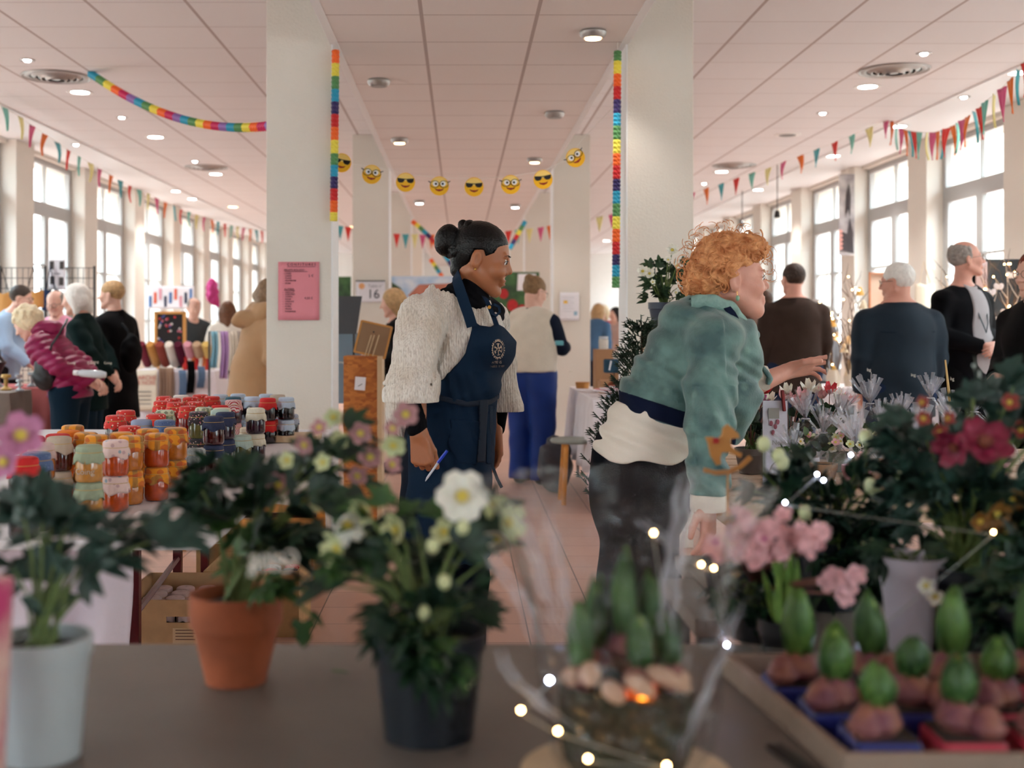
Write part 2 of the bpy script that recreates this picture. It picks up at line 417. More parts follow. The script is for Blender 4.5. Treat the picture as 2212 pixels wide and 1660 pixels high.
R1 = [(1290, 763), (1177, 820), (1067, 866), (957, 912), (842, 957), (736, 997), (630, 1038), (533, 1078), (428, 1108), (328, 1143), (230, 1177), (133, 1207), (48, 1237)]
for i, (zx, zy) in enumerate(R1): pts.append(P(1480 + zx / 2.964, zy / 2.964, 11.5 + i * .21))
bunting('bunting of triangular pennants slanting across the right ceiling to the right column', pts, ['pink', 'cream', 'mint', 'red', 'teal', 'orange', 'pink', 'cream', 'mint', 'red', 'teal', 'orange', 'pink'], w=.1, h=.185)
pts = []
R2 = [(1322, 770), (1355, 800), (1385, 822), (1410, 832), (1435, 838), (1465, 843), (1500, 847), (1550, 850), (1590, 848), (1618, 842), (1645, 834), (1675, 822), (1712, 806), (1742, 790), (1775, 768), (1812, 744), (1850, 716), (1885, 688), (1920, 650), (1980, 608), (2030, 562), (2082, 508), (2135, 450), (2180, 395)]
for i, (zx, zy) in enumerate(R2): pts.append(P(1480 + zx / 2.964, zy / 2.964, 11.5 - i * .15))
bunting('bunting with curled pennants sagging before the right windows', pts, ['orange', 'mint', 'pink', 'orange', 'teal', 'red', 'mint', 'cream', 'pink', 'orange', 'teal', 'red'], w=.09, h=.24, twist=[.2, -.5, .5])
# string from column to column across the middle
pts = [P(x, y, 17.3) for x, y in ((735, 488), (752, 490), (775, 494), (800, 498), (830, 502), (857, 505), (876, 506), (896, 506), (913, 507), (932, 507), (955, 506), (985, 505), (1015, 504), (1045, 502), (1075, 500), (1098, 499), (1119, 496), (1144, 494), (1168, 491), (1188, 487))]
bunting('bunting strung straight across the far middle aisle behind the woman\'s head', pts, ['teal', 'red', 'orange', 'mint', 'pink', 'red', 'teal', 'cream', 'pink', 'orange', 'mint', 'red', 'teal', 'cream', 'pink', 'red', 'mint', 'cream', 'pink', 'orange'], w=.1, h=.21, tie=True)
pts = [P(x, y, 14.5) for x, y in ((1262, 472), (1295, 469), (1322, 462), (1352, 455), (1385, 450), (1425, 444))]
bunting('short bunting seen between the two right columns', pts, ['mint', 'cream', 'pink', 'orange', 'teal', 'red'], w=.09, h=.18, tie=True)
# ---------------- tissue paper garlands ----------------
GC = dict(blue=(30, 160, 195), green=(85, 145, 85), yellow=(240, 225, 80), orange=(245, 105, 25), red=(205, 25, 30), navy=(45, 30, 95), magenta=(205, 20, 90), purple=(150, 110, 180), lime=(190, 205, 90))
def gm_(n): return M('tissue_' + n, GC[n], .75, sheen=.3)
def garland(lab, pts, cols, r):
    root = thing('paper_garland', lab, 'garland', pts[0], 'honeycomb tissue paper garlands')
    e = pts[0]; MB().tube([e, Vector((e.x, e.y, ZC if -.73 < e.x < .945 else ZS))], .0015, 4).build('tie_cord', m_string, root)
    for i in range(len(pts) - 1):
        a, b = pts[i], pts[i + 1]; n = max(3, int((b - a).length / (r * .9)))
        tp = []; rr = []
        for k in range(n * 2 + 1):
            tp.append(a.lerp(b, k / (n * 2))); rr.append(r * (1.0 if k % 2 else .74))
        g = MB(); nn = 12
        ph = i * .3
        t = (b - a).normalized(); up = Vector((0, 0, 1)) if abs(t.z) < .9 else Vector((1, 0, 0)); u = t.cross(up).normalized(); v = u.cross(t)
        vs = []
        for k, (q, rad) in enumerate(zip(tp, rr)):
            for s in range(nn):
                th = 2 * math.pi * s / nn; rk = rad * (1 + .16 * math.cos(4 * th + k * math.pi / 1))
                vs.append(q + u * math.cos(th) * rk + v * math.sin(th) * rk)
        fs = [(k * nn + s, k * nn + (s + 1) % nn, (k + 1) * nn + (s + 1) % nn, (k + 1) * nn + s) for k in range(len(tp) - 1) for s in range(nn)]
        fs += [tuple(range(nn))[::-1], tuple((len(tp) - 1) * nn + s for s in range(nn))]
        g.add(vs, fs).build('tissue_section', gm_(cols[i % len(cols)]), root, smooth=False)
ys = [108, 137, 165, 193, 220, 247, 275, 303, 332, 357, 382, 408, 434, 459, 478]
garland('tissue garland hanging down the inner edge of the left column', [P(725 - i * .3, y, 6.81) for i, y in enumerate(ys)], ['orange', 'yellow', 'green', 'blue', 'navy', 'red'] * 2 + ['orange', 'yellow'], .024)
ys = [110, 132, 160, 187, 215, 245, 272, 302, 332, 358, 387, 413, 440, 468, 495, 523, 550, 573, 598, 622]
garland('longer tissue garland hanging beside the inner edge of the right column', [P(1334 - i * .2, y, 6.82) for i, y in enumerate(ys)], ['green', 'yellow', 'orange', 'red', 'navy', 'blue'] * 4, .024)
pts = []
for i in range(25):
    u = i / 24
    x = 195 + 400 * u; y = 158 + 118 * (1 - (1 - u / .82) ** 2)
    pts.append(P(x, y, 9.25 - 2.1 * u))
pts[0].z = min(pts[0].z, ZS - .01)
garland('curved tissue garland sagging from the left ceiling to the left column', pts, ['blue', 'green', 'yellow', 'orange', 'magenta', 'purple'], .03)
garland('far tissue garland dipping behind the woman\'s hair bun', [P(890 + 95 * u, 478 + 70 * u + 40 * u * u, 16.5) for u in [i / 12 for i in range(13)]], ['orange', 'yellow', 'green', 'blue', 'navy', 'red'], .035)
garland('far tissue garland end rising to the ceiling right of the hair bun', [P(1135 - 34 * u, 478 + 60 * u, 16.5) for u in [i / 6 for i in range(7)]], ['blue', 'green', 'yellow', 'red', 'navy'], .035)
garland('small far tissue garland left of the hair bun', [P(930 + 25 * u, 560 + 38 * u, 20.5) for u in [i / 5 for i in range(6)]], ['orange', 'yellow', 'green', 'blue'], .04)
# ---------------- smiley garland ----------------
D_ = 7.12
sm = [(738, 352, 's', -.25), (803, 377, 'g', -.15), (876, 394, 's', -.05), (949, 402, 'g', 0), (1024, 404, 's', 0), (1103, 399, 'g', .04), (1173, 388, 's', .12), (1243, 341, 'g', .6)]
m_y = M('card_yellow', (250, 190, 20), .4); m_y2 = M('card_pale_yellow', (250, 215, 120), .4); m_blk = M('black_card', (15, 15, 18), .35); m_wht = M('white_card', (245, 245, 245), .4); m_mouth = M('mouth_red', (150, 30, 20), .4)
# cord: world polyline from the left column to the right one
cordp = [Vector((-.735, D_, P(0, 332, D_).z)), P(760, 355, D_)] + [P(x, y - 18, D_) for x, y, _, _ in sm[1:7]] + [P(1225, 345, D_), P(1262, 296, D_), Vector((.95, D_, P(0, 215, D_).z))]
rootc = thing('smiley_garland', 'garland of round yellow smiley faces strung between the two front columns', 'garland', cordp[0])
MB().tube(cordp, .0016, 5).build('string', m_string, rootc)
def disc(c, r, th, n=28, sx=1, sy=1, ang=0):
    return [(c[0] + r * sx * math.cos(2 * math.pi * i / n + ang), c[1] + r * sy * math.sin(2 * math.pi * i / n + ang)) for i in range(n)]
names8 = ['first', 'second', 'third', 'fourth', 'fifth', 'sixth', 'seventh', 'eighth']
for i, (x, y, k, rot) in enumerate(sm):
    c = P(x, y, D_); R = Matrix.Rotation(-rot, 3, 'Y'); ax = R @ Vector((1, 0, 0)); ay = R @ Vector((0, 0, 1))
    o = c; r = .057
    fwd = Vector((0, -1, 0))
    face = MB().prism(disc((0, 0), r, 0), o, ax, ay, .002).build('smiley_disc', m_y, rootc, smooth=False)
    if k == 's': face['label'] = '%s face from the left, wearing black sunglasses' % names8[i]
    else: face['label'] = '%s face from the left, wearing thin round glasses' % names8[i]
    def pr(poly, off, mat, nm):
        q = MB().prism(poly, o + fwd * off, ax, ay, .0008).build(nm, mat, face, smooth=False); q.matrix_parent_inverse = Matrix.Identity(4); return q
    top = [(r * .88 * math.cos(a), r * .12 + r * .8 * math.sin(a)) for a in [math.pi * t / 12 for t in range(13)]]
    pr(top, .003, m_y2, 'highlight')
    mouth = [(-.028, -.014), (-.02, -.026), (0, -.033), (.02, -.026), (.028, -.014), (.012, -.02), (-.012, -.02)]
    pr(mouth, .004, m_mouth, 'mouth')
    if k == 's':
        for s in (-1, 1):
            pr([(s * .006, .02), (s * .05, .024), (s * .047, .004), (s * .036, -.004), (s * .018, -.003), (s * .008, .006)][::(1 if s > 0 else -1)], .005, m_blk, 'sunglass_lens')
        pr([(-.008, .02), (-.008, .015), (.008, .015), (.008, .02)], .0052, m_blk, 'bridge')
    else:
        for s in (-1, 1):
            pr(disc((s * .023, .012), .0155, 0, 18), .004, m_wht, 'eye'); pr(disc((s * .02, .012), .007, 0, 12), .005, m_blk, 'pupil')
            ring = MB(); cc_ = [o + fwd * .006 + ax * (s * .027 + .026 * math.cos(a)) + ay * (.01 + .02 * math.sin(a)) for a in [2 * math.pi * t / 20 for t in range(21)]]
            q = ring.tube(cc_, .0016, 5).build('glasses_frame', m_blk, face); q.matrix_parent_inverse = Matrix.Identity(4)
            t2 = [(s * .05, .024), (s * .066, .03), (s * .066, .025), (s * .051, .018)]
            pr(t2[::(1 if s > 0 else -1)], .005, m_blk, 'temple')
# ---------------- papers on the columns ----------------
def sheet(name, lab, x0, y0, x1, y1, D, mat, cat='sign', tilt=0, curl=.006, loc=None):
    a = P(x0, y1, D); b = P(x1, y0, D); w_ = b.x - a.x; h_ = b.z - a.z; c = (a + b) / 2
    root = thing(name, lab, cat, c)
    R = Matrix.Rotation(tilt, 3, 'Y')
    def fn(u, v):
        return c + R @ Vector(((u - .5) * w_, -.003 - curl * (1 - v) ** 6 * (.5 + u), (v - .5) * h_))
    MB().grid(fn, 8, 8).build('paper', mat, root, solid=.0006)
    return root, c, w_, h_, R
m_pinkp = M('pink_paper', (228, 140, 152), .7); m_pen = M('marker_pen', (70, 25, 35), .6)
root, c, w_, h_, R = sheet('price_list', 'pink handwritten jam price list taped on the left column', 601, 566, 690, 692, 6.845, m_pinkp, curl=.004)
def line(tx, zx, zy, size, al='LEFT', nm='lettering', mat=None):
    # zx, zy: 0..1304, 0..1660 reading of the sheet (145..1200, 70..1560)
    u = (zx - 145) / 1055 - .5; v = .5 - (zy - 70) / 1490
    return text_part(tx, mat or m_pen, root, c + R @ Vector((u * w_, -.0062, v * h_)), R @ Vector((1, 0, 0)), R @ Vector((0, 0, 1)), size, nm, al, .0004)
line('C O N F I T U R E S', 375, 140, .0195); line('FRUITS ROUGES :', 300, 285, .016)
for tx, y in (('- CASSIS', 372), ('-  CERISE', 432), ('-  FRAISE', 492), ('-  FRAMBOISE', 552), ('-  MÛRE', 620)): line(tx, 275, y, .0125)
line('5 €', 920, 430, .021); line('AUTRES', 300, 775, .016)
for tx, y in (('-   ABRICOT', 850), ('-   AGRUMES', 903), ('-   COING', 960), ('-   FIGUE', 1025), ('-   ORANGE', 1085), ('-   PECHE', 1148), ('-   POIRE', 1210), ('-   PRUNE', 1275), ('-   RHUBARBE', 1340)): line(tx, 260, y, .0125)
line('4,50 €', 820, 1000, .0185)
for (xa, xb, y) in ((380, 1105, 197), (315, 905, 322), (300, 580, 803)):
    u0 = (xa - 145) / 1055 - .5; u1 = (xb - 145) / 1055 - .5; v = .5 - (y - 70) / 1490
    MB().bb(c + Vector((u0 * w_, -.0056, v * h_ - .001)), c + Vector((u1 * w_, -.0068, v * h_ + .001))).build('underline', m_pen, root, smooth=False)
m_wpap = M('white_paper', (236, 234, 240), .7); m_ink = M('dark_ink', (60, 70, 85), .6)
root, c, w_, h_, R = sheet('table_number_sign', 'white sign with the number 16 on the second left column', 769, 607, 832, 653, 12.28, m_wpap)
MB().bb(c + Vector((-w_ / 2, -.012, h_ / 2 - .006)), c + Vector((w_ / 2, -.004, h_ / 2 + .004))).build('hanging_rail', M('black_rail', (20, 20, 20), .5), root, smooth=False)
text_part('16', m_ink, root, c + Vector((.03, -.01, -.03)), (1, 0, 0), (0, 0, 1), .13)
text_part('Table n°', M('pale_ink', (150, 150, 160), .6), root, c + Vector((.05, -.01, .055)), (1, 0, 0), (0, 0, 1), .045)
MB().lathe([(.001, 0), (.03, 0), (.03, .001), (.001, .001)], c + Vector((-.09, -.008, .055)), 20, Matrix.Rotation(math.pi / 2, 3, 'X')).build('badge', M('orange_badge', (235, 175, 120), .6), root)
root, c, w_, h_, R = sheet('notice_sheet', 'white notice with small yellow and blue marks on the second right column', 1209, 632, 1251, 693, 12.28, m_wpap)
MB().bb(c + Vector((-.06, -.006, .03)), c + Vector((-.02, -.005, .06))).build('yellow_mark', M('yellow_mark', (235, 190, 70), .6), root, smooth=False)
MB().bb(c + Vector((.045, -.006, -.09)), c + Vector((.08, -.005, -.05))).build('blue_mark', M('blue_mark', (140, 175, 195), .6), root, smooth=False)
for k in range(6): MB().bb(c + Vector((-.07, -.0055, .09 - k * .028)), c + Vector((.05 - .02 * (k % 2), -.005, .092 - k * .028))).build('text_line', M('pale_ink', (150, 150, 160), .6), root, smooth=False)
# black cords with small lamps hanging over the right windows
for (x, y0, y1, D) in ((1679, 392, 463, 14.6), (1603, 427, 484, 17.5)):
    a = P(x, y0, D); b = P(x, y1, D); a.z = ZS
    r = thing('hanging_cord_lamp', '%s thin black pendant cord by the right windows' % ('nearer' if D < 15 else 'farther'), 'pendant lamp', b)
    MB().tube([a, b], .006, 5).build('cord', m_blk, r)
    MB().lathe([(.01, .05), (.03, .03), (.04, -.04), (.001, -.05)], b, 12).build('lamp_shade', m_blk, r)
# ---------------- implicit-surface modelling (numpy) ----------------
def V(*a): return np.array(a[0] if len(a) == 1 else a, dtype=np.float32)
class SDF:
    def __init__(s, lo, hi, res):
        s.lo = V(tuple(lo)); s.hi = V(tuple(hi)); s.res = res
        s.n = np.maximum(((s.hi - s.lo) / res).astype(int) + 2, 4)
        s.ax = [s.lo[i] + res * np.arange(s.n[i], dtype=np.float32) for i in range(3)]
        s.f = np.full(s.n, .2, dtype=np.float32)
    def _win(s, lo, hi):
        a = np.clip(((lo - s.lo) / s.res).astype(int), 0, s.n); b = np.clip(((hi - s.lo) / s.res).astype(int) + 2, 0, s.n)
        if (b <= a).any(): return None
        sl = tuple(slice(int(a[i]), int(b[i])) for i in range(3))
        X = s.ax[0][sl[0]][:, None, None]; Y = s.ax[1][sl[1]][None, :, None]; Z = s.ax[2][sl[2]][None, None, :]
        return sl, X, Y, Z
    def _apply(s, sl, d, k, mode):
        f = s.f[sl]
        if mode == 'add':
            if k > 0:
                h = np.maximum(k - np.abs(f - d), 0) / k; s.f[sl] = np.minimum(f, d) - h * h * k * .25
            else: s.f[sl] = np.minimum(f, d)
        elif mode == 'sub':
            d = -d
            if k > 0:
                h = np.maximum(k - np.abs(f - d), 0) / k; s.f[sl] = np.maximum(f, d) + h * h * k * .25
            else: s.f[sl] = np.maximum(f, d)
    def cone(s, a, b, r1, r2=None, k=.02, mode='add', flat=None, axis=None):
        """rounded cone a->b; flat (<1) squeezes the section along axis"""
        r2 = r1 if r2 is None else r2
        a = V(tuple(a)); b = V(tuple(b)); m = max(r1, r2) + k + s.res * 2 + .01
        w = s._win(np.minimum(a, b) - m, np.maximum(a, b) + m)
        if w is None: return s
        sl, X, Y, Z = w
        ab = b - a; L = float(ab @ ab) + 1e-9
        px, py, pz = X - a[0], Y - a[1], Z - a[2]
        t = np.clip((px * ab[0] + py * ab[1] + pz * ab[2]) / L, 0, 1)
        vx, vy, vz = px - t * ab[0], py - t * ab[1], pz - t * ab[2]
        r = r1 + (r2 - r1) * t
        if flat:
            n = V(tuple(axis)); n = n / np.linalg.norm(n)
            c = (vx * n[0] + vy * n[1] + vz * n[2]) * (1 / flat - 1)
            vx = vx + c * n[0]; vy = vy + c * n[1]; vz = vz + c * n[2]
            d = (np.sqrt(vx * vx + vy * vy + vz * vz) - r) * (flat * .5 + .5)
        else: d = np.sqrt(vx * vx + vy * vy + vz * vz) - r
        s._apply(sl, d, k, mode); return s
    def ell(s, c, r, R=None, k=.02, mode='add'):
        c = V(tuple(c)); r = V(tuple(r)) if hasattr(r, '__len__') else V(r, r, r); m = float(r.max()) + k + s.res * 2 + .01
        w = s._win(c - m, c + m)
        if w is None: return s
        sl, X, Y, Z = w; px, py, pz = X - c[0], Y - c[1], Z - c[2]
        if R is not None:
            A = np.array(R, dtype=np.float32).T
            px, py, pz = (A[0, 0] * px + A[0, 1] * py + A[0, 2] * pz, A[1, 0] * px + A[1, 1] * py + A[1, 2] * pz, A[2, 0] * px + A[2, 1] * py + A[2, 2] * pz)
        k0 = np.sqrt((px / r[0]) ** 2 + (py / r[1]) ** 2 + (pz / r[2]) ** 2)
        d = (k0 - 1) * float(r.min()) * .5 + (k0 - 1) * float(r.mean()) * .5
        s._apply(sl, d, k, mode); return s
    def path(s, pts, rs, k=.02, mode='add', flat=None, axis=None):
        for i in range(len(pts) - 1): s.cone(pts[i], pts[i + 1], rs[i], rs[i + 1], k, mode, flat, axis)
        return s
    def plane(s, p, n, k=0):
        """keep the side opposite to n"""
        p = V(tuple(p)); n = V(tuple(n)); n = n / np.linalg.norm(n)
        d = (s.ax[0][:, None, None] - p[0]) * n[0] + (s.ax[1][None, :, None] - p[1]) * n[1] + (s.ax[2][None, None, :] - p[2]) * n[2]
        if k:
            h = np.maximum(k - np.abs(s.f - d), 0) / k; s.f = np.maximum(s.f, d) + h * h * k * .25
        else: s.f = np.maximum(s.f, d)
        return s
    def poly(s, pts, o, u, v, k=0, mode='int', off=0):
        o = V(tuple(o)); u = V(tuple(u)); v = V(tuple(v)); X, Y, Z = s.ax[0][:, None, None], s.ax[1][None, :, None], s.ax[2][None, None, :]
        if abs(u[0] - 1) < 1e-6 and abs(v[2] - 1) < 1e-6: a = X - o[0] + 0 * Z; b = Z - o[2] + 0 * X
        else:
            a = (X - o[0]) * u[0] + (Y - o[1]) * u[1] + (Z - o[2]) * u[2]; b = (X - o[0]) * v[0] + (Y - o[1]) * v[1] + (Z - o[2]) * v[2]
        d = np.full(a.shape, 9., np.float32); ins = np.zeros(a.shape, bool); n = len(pts)
        for i in range(n):
            x0, y0 = pts[i]; x1, y1 = pts[(i + 1) % n]; ex, ey = x1 - x0, y1 - y0
            t = np.clip(((a - x0) * ex + (b - y0) * ey) / (ex * ex + ey * ey + 1e-12), 0, 1)
            d = np.minimum(d, np.hypot(a - x0 - t * ex, b - y0 - t * ey))
            c = ((y0 > b) != (y1 > b)) & (a < (x1 - x0) * (b - y0) / ((y1 - y0) if y1 != y0 else 1e-9) + x0)
            ins ^= c
        d = np.where(ins, -d, d) - off
        if mode == 'sub': d = -d
        s.f = np.maximum(s.f, d) if not k else np.maximum(s.f, d) + np.maximum(k - np.abs(s.f - d), 0) ** 2 / k * .25
        return s
    def grow(s, r): s.f = s.f - r; return s
    def hit(s, px, py, off=0, d0=None):
        """first surface point met by the line of sight through (px, py)"""
        ys = np.arange(s.lo[1], s.hi[1], s.res * .5)
        X = (px - 995) / F * ys; Z = CH + (700 - py) / F * ys
        i = ((X - s.lo[0]) / s.res + .5).astype(int); j = ((ys - s.lo[1]) / s.res + .5).astype(int); k = ((Z - s.lo[2]) / s.res + .5).astype(int)
        ok = (i >= 0) & (i < s.n[0]) & (j >= 0) & (j < s.n[1]) & (k >= 0) & (k < s.n[2])
        f = np.where(ok, s.f[np.clip(i, 0, s.n[0] - 1), np.clip(j, 0, s.n[1] - 1), np.clip(k, 0, s.n[2] - 1)], 1)
        w = np.nonzero(f < 0)[0]
        y = ys[w[0]] if len(w) else (d0 or (s.lo[1] + s.hi[1]) / 2)
        return P(px, py, y - off)
    def field(s, fn):
        s.f = s.f + fn(s.ax[0][:, None, None], s.ax[1][None, :, None], s.ax[2][None, None, :]).astype(np.float32); return s
    def near(s, fn):
        """displace only close to the surface"""
        m = np.abs(s.f) < .04
        i, j, k = np.nonzero(m)
        s.f[i, j, k] += fn(s.ax[0][i], s.ax[1][j], s.ax[2][k]).astype(np.float32); return s
    def clone(s):
        o = object.__new__(SDF); o.__dict__.update(s.__dict__); o.f = s.f.copy(); return o
    def mesh(s):
        f = s.f; n = f.shape; ins = f < 0
        c = np.zeros((n[0] - 1, n[1] - 1, n[2] - 1), np.int8)
        for a in (0, 1):
            for b in (0, 1):
                for d in (0, 1): c += ins[a:n[0] - 1 + a, b:n[1] - 1 + b, d:n[2] - 1 + d]
        act = (c > 0) & (c < 8)
        I, J, K = np.nonzero(act)
        idx = np.full(act.shape, -1, np.int32); idx[I, J, K] = np.arange(len(I))
        acc = np.zeros((len(I), 3), np.float32); cnt = np.zeros(len(I), np.float32)
        corners = [(a, b, d) for a in (0, 1) for b in (0, 1) for d in (0, 1)]
        for p in corners:
            for axn in range(3):
                if p[axn]: continue
                q = list(p); q[axn] = 1
                fa = f[I + p[0], J + p[1], K + p[2]]; fb = f[I + q[0], J + q[1], K + q[2]]
                m = (fa < 0) != (fb < 0)
                t = np.where(m, fa / np.where(fa == fb, 1, fa - fb), 0)
                for x in range(3):
                    acc[:, x] += np.where(m, p[x] + (t if x == axn else 0), 0)
                cnt += m
        pos = np.stack([I, J, K], 1) + acc / np.maximum(cnt, 1)[:, None]
        verts = pos * s.res + s.lo
        faces = []
        for axn in range(3):
            u, v = [(1, 2), (2, 0), (0, 1)][axn]
            sl0 = [slice(None)] * 3; sl1 = [slice(None)] * 3
            sl0[axn] = slice(0, n[axn] - 1); sl1[axn] = slice(1, n[axn])
            a = ins[tuple(sl0)]; b = ins[tuple(sl1)]
            m = a != b
            E = np.nonzero(m); E = [e.copy() for e in E]
            ok = (E[u] > 0) & (E[v] > 0) & (E[u] < n[u] - 1) & (E[v] < n[v] - 1)
            E = [e[ok] for e in E]; inside = a[tuple(E)]
            def g(du, dv):
                q = [E[0], E[1], E[2]]; q[u] = E[u] - du; q[v] = E[v] - dv
                return idx[tuple(q)]
            qd = np.stack([g(1, 1), g(0, 1), g(0, 0), g(1, 0)], 1)
            qd[~inside] = qd[~inside][:, ::-1]
            faces.append(qd)
        return verts, np.concatenate(faces)
    def build(s, name, mat, parent=None, smooth_it=0):
        v, q = s.mesh()
        me = bpy.data.meshes.new(name)
        if len(q):
            me.vertices.add(len(v)); me.vertices.foreach_set('co', v.ravel())
            me.loops.add(len(q) * 4); me.loops.foreach_set('vertex_index', q.ravel().astype(np.int32))
            me.polygons.add(len(q)); me.polygons.foreach_set('loop_start', np.arange(0, len(q) * 4, 4, dtype=np.int32))
            me.polygons.foreach_set('use_smooth', np.ones(len(q), dtype=bool))
            me.update(calc_edges=True); me.validate()
        me.materials.append(mat)
        o = bpy.data.objects.new(name, me); COL.objects.link(o)
        if parent is not None: o.parent = parent; o.matrix_parent_inverse = Matrix.Translation(parent.location).inverted()
        if smooth_it:
            md = o.modifiers.new('smooth', 'SMOOTH'); md.factor = .5; md.iterations = smooth_it
        return o
def rot3(yaw=0, pitch=0, roll=0):
    """local frame: +Y is where the face looks, Z up; yaw about Z, pitch (down positive) about X, roll about Y"""
    return Matrix.Rotation(yaw, 3, 'Z') @ Matrix.Rotation(-pitch, 3, 'X') @ Matrix.Rotation(roll, 3, 'Y')
class Fr:
    """local frame: origin o, rotation R, scale s"""
    def __init__(s, o, R, sc=1): s.o = Vector(o); s.R = R; s.sc = sc
    def __call__(s, x, y, z): return s.o + s.R @ (Vector((x, y, z)) * s.sc)
def head_sdf(S, fr, fine=True, fem=False, neck=None, ears=True):
    q = fr.sc; R = fr.R; r3 = lambda *a: tuple(x * q for x in a)
    S.ell(fr(0, -.012, .035), r3(.076, .096, .086), R, .01)
    S.ell(fr(0, .030, -.028), r3(.062, .062, .080), R, .03 * q)
    cw = .014 if fem else .02
    for sx in (-1, 1):
        S.cone(fr(sx * .056, -.005, -.045), fr(sx * cw, .070, -.096), .020 * q, .018 * q, .02 * q)
        S.ell(fr(sx * .034, .066, -.022), r3(.026, .024, .026), R, .02 * q)
    S.ell(fr(0, .076, -.097), r3(.018, .016, .016), R, .015 * q)
    if fine:
        S.cone(fr(-.034, .078, .026), fr(.034, .078, .026), .011 * q, .011 * q, .012 * q)
        for sx in (-1, 1): S.ell(fr(sx * .032, .094, .008), r3(.019, .014, .012), R, .012 * q, 'sub')
        nl = .103 if fem else .112
        S.cone(fr(0, .086 if fem else .088, .012), fr(0, nl, -.019 if fem else -.022), .0085 * q, .0115 * q, .012 * q)
        for sx in (-1, 1):
            S.ell(fr(sx * .013, nl - .011, -.027), r3(.009, .011, .008), R, .006 * q)
            S.ell(fr(sx * .031, .077, .008), r3(.014, .0125, .0115), R, .003 * q)
        S.cone(fr(-.019, .088, -.055), fr(.019, .088, -.055), .0075 * q, .0075 * q, .008 * q)
        S.cone(fr(-.013, .089, -.066), fr(.013, .089, -.066), .0085 * q, .0085 * q, .008 * q)
        S.ell(fr(0, .098, -.0605), r3(.022, .005, .0016), R, .002 * q, 'sub')
    else:
        S.cone(fr(0, .088, .014), fr(0, .108, -.022), .008 * q, .011 * q, .012 * q)
    if ears:
        for sx in (-1, 1):
            Re = R @ Matrix.Rotation(sx * .35, 3, 'Z')
            S.ell(fr(sx * .079, -.008, -.006), r3(.011, .019, .033), Re, .006 * q)
            if fine: S.ell(fr(sx * .089, -.003, -.002), r3(.006, .010, .020), Re, .004 * q, 'sub')
    if neck is not None:
        S.cone(fr(0, -.022, -.055), neck, .052 * q, .056 * q, .025 * q)
def hand_sdf(S, w, d, up, curl=.5, spread=.0, sc=1, side=1, thumb=.6, k=.004, bends=None):
    """w wrist, d direction of the fingers, up = back of the hand; side=+1 puts the thumb on d x up"""
    d = Vector(d).normalized(); up = Vector(up); up = (up - d * up.dot(d)).normalized(); sd = d.cross(up) * side
    w = Vector(w); ends = []
    kn = [w + d * (.092 * sc * q) + sd * (x * sc) for x, q in ((.030, .97), (.010, 1.02), (-.010, .98), (-.028, .90))]
    for i, kp in enumerate(kn):
        S.cone(w + sd * ((.016 - i * .011) * sc), kp, .015 * sc, .0115 * sc, .012 * sc)
    L = (.072, .080, .074, .058)
    for i, kp in enumerate(kn):
        c = (bends[i] if bends else curl); pt = kp; dr = d.copy(); r = (.0090, .0092, .0088, .0078)[i] * sc
        ax = sd * side; spread_ang = spread * (1.5 - i) * .25
        dr = Matrix.Rotation(spread_ang * -1 * side, 3, up) @ dr
        for j, fr_ in enumerate((.42, .32, .26)):
            a = c * (.75, 1.0, .7)[j]
            dr = (dr * math.cos(a) - up * math.sin(a) if j == 0 else Matrix.Rotation(-a * side, 3, sd) @ dr)
            if j > 0:
                # keep bending towards the palm
                pass
            nx = pt + dr * (L[i] * fr_ * sc)
            S.cone(pt, nx, r * (1 - .08 * j), r * (1 - .08 * (j + 1)), k)
            pt = nx
        ends.append(pt)
    t0 = w + d * .022 * sc + sd * .022 * sc
    t1 = t0 + (d * .55 + sd * (.75 * thumb + .1) - up * .25).normalized() * .042 * sc
    t2 = t1 + (d * .85 + sd * (.25 * thumb) - up * .30).normalized() * .032 * sc
    t3 = t2 + (d * .95 - up * .2 + sd * .02).normalized() * .026 * sc
    S.cone(t0, t1, .016 * sc, .0125 * sc, .012 * sc); S.cone(t1, t2, .0115 * sc, .0105 * sc, k); S.cone(t2, t3, .0105 * sc, .0085 * sc, k)
    return ends
def folds(amp, fr=28, seed=0):
    def fn(x, y, z):
        return amp * (np.sin(x * fr + 3 * np.sin(z * fr * .4 + seed) + seed) * np.sin(z * fr * .55 + 2 * np.sin(y * fr * .6 + seed * 2)) + .6 * np.sin(z * fr * 1.1 + 2.5 * np.sin(x * fr * .5 + seed) + y * fr * .7))
    return fn
def skin(name, c): return M(name, c, .5, bump=.05, bscale=300, sub=.06, var=.06, vscale=12)
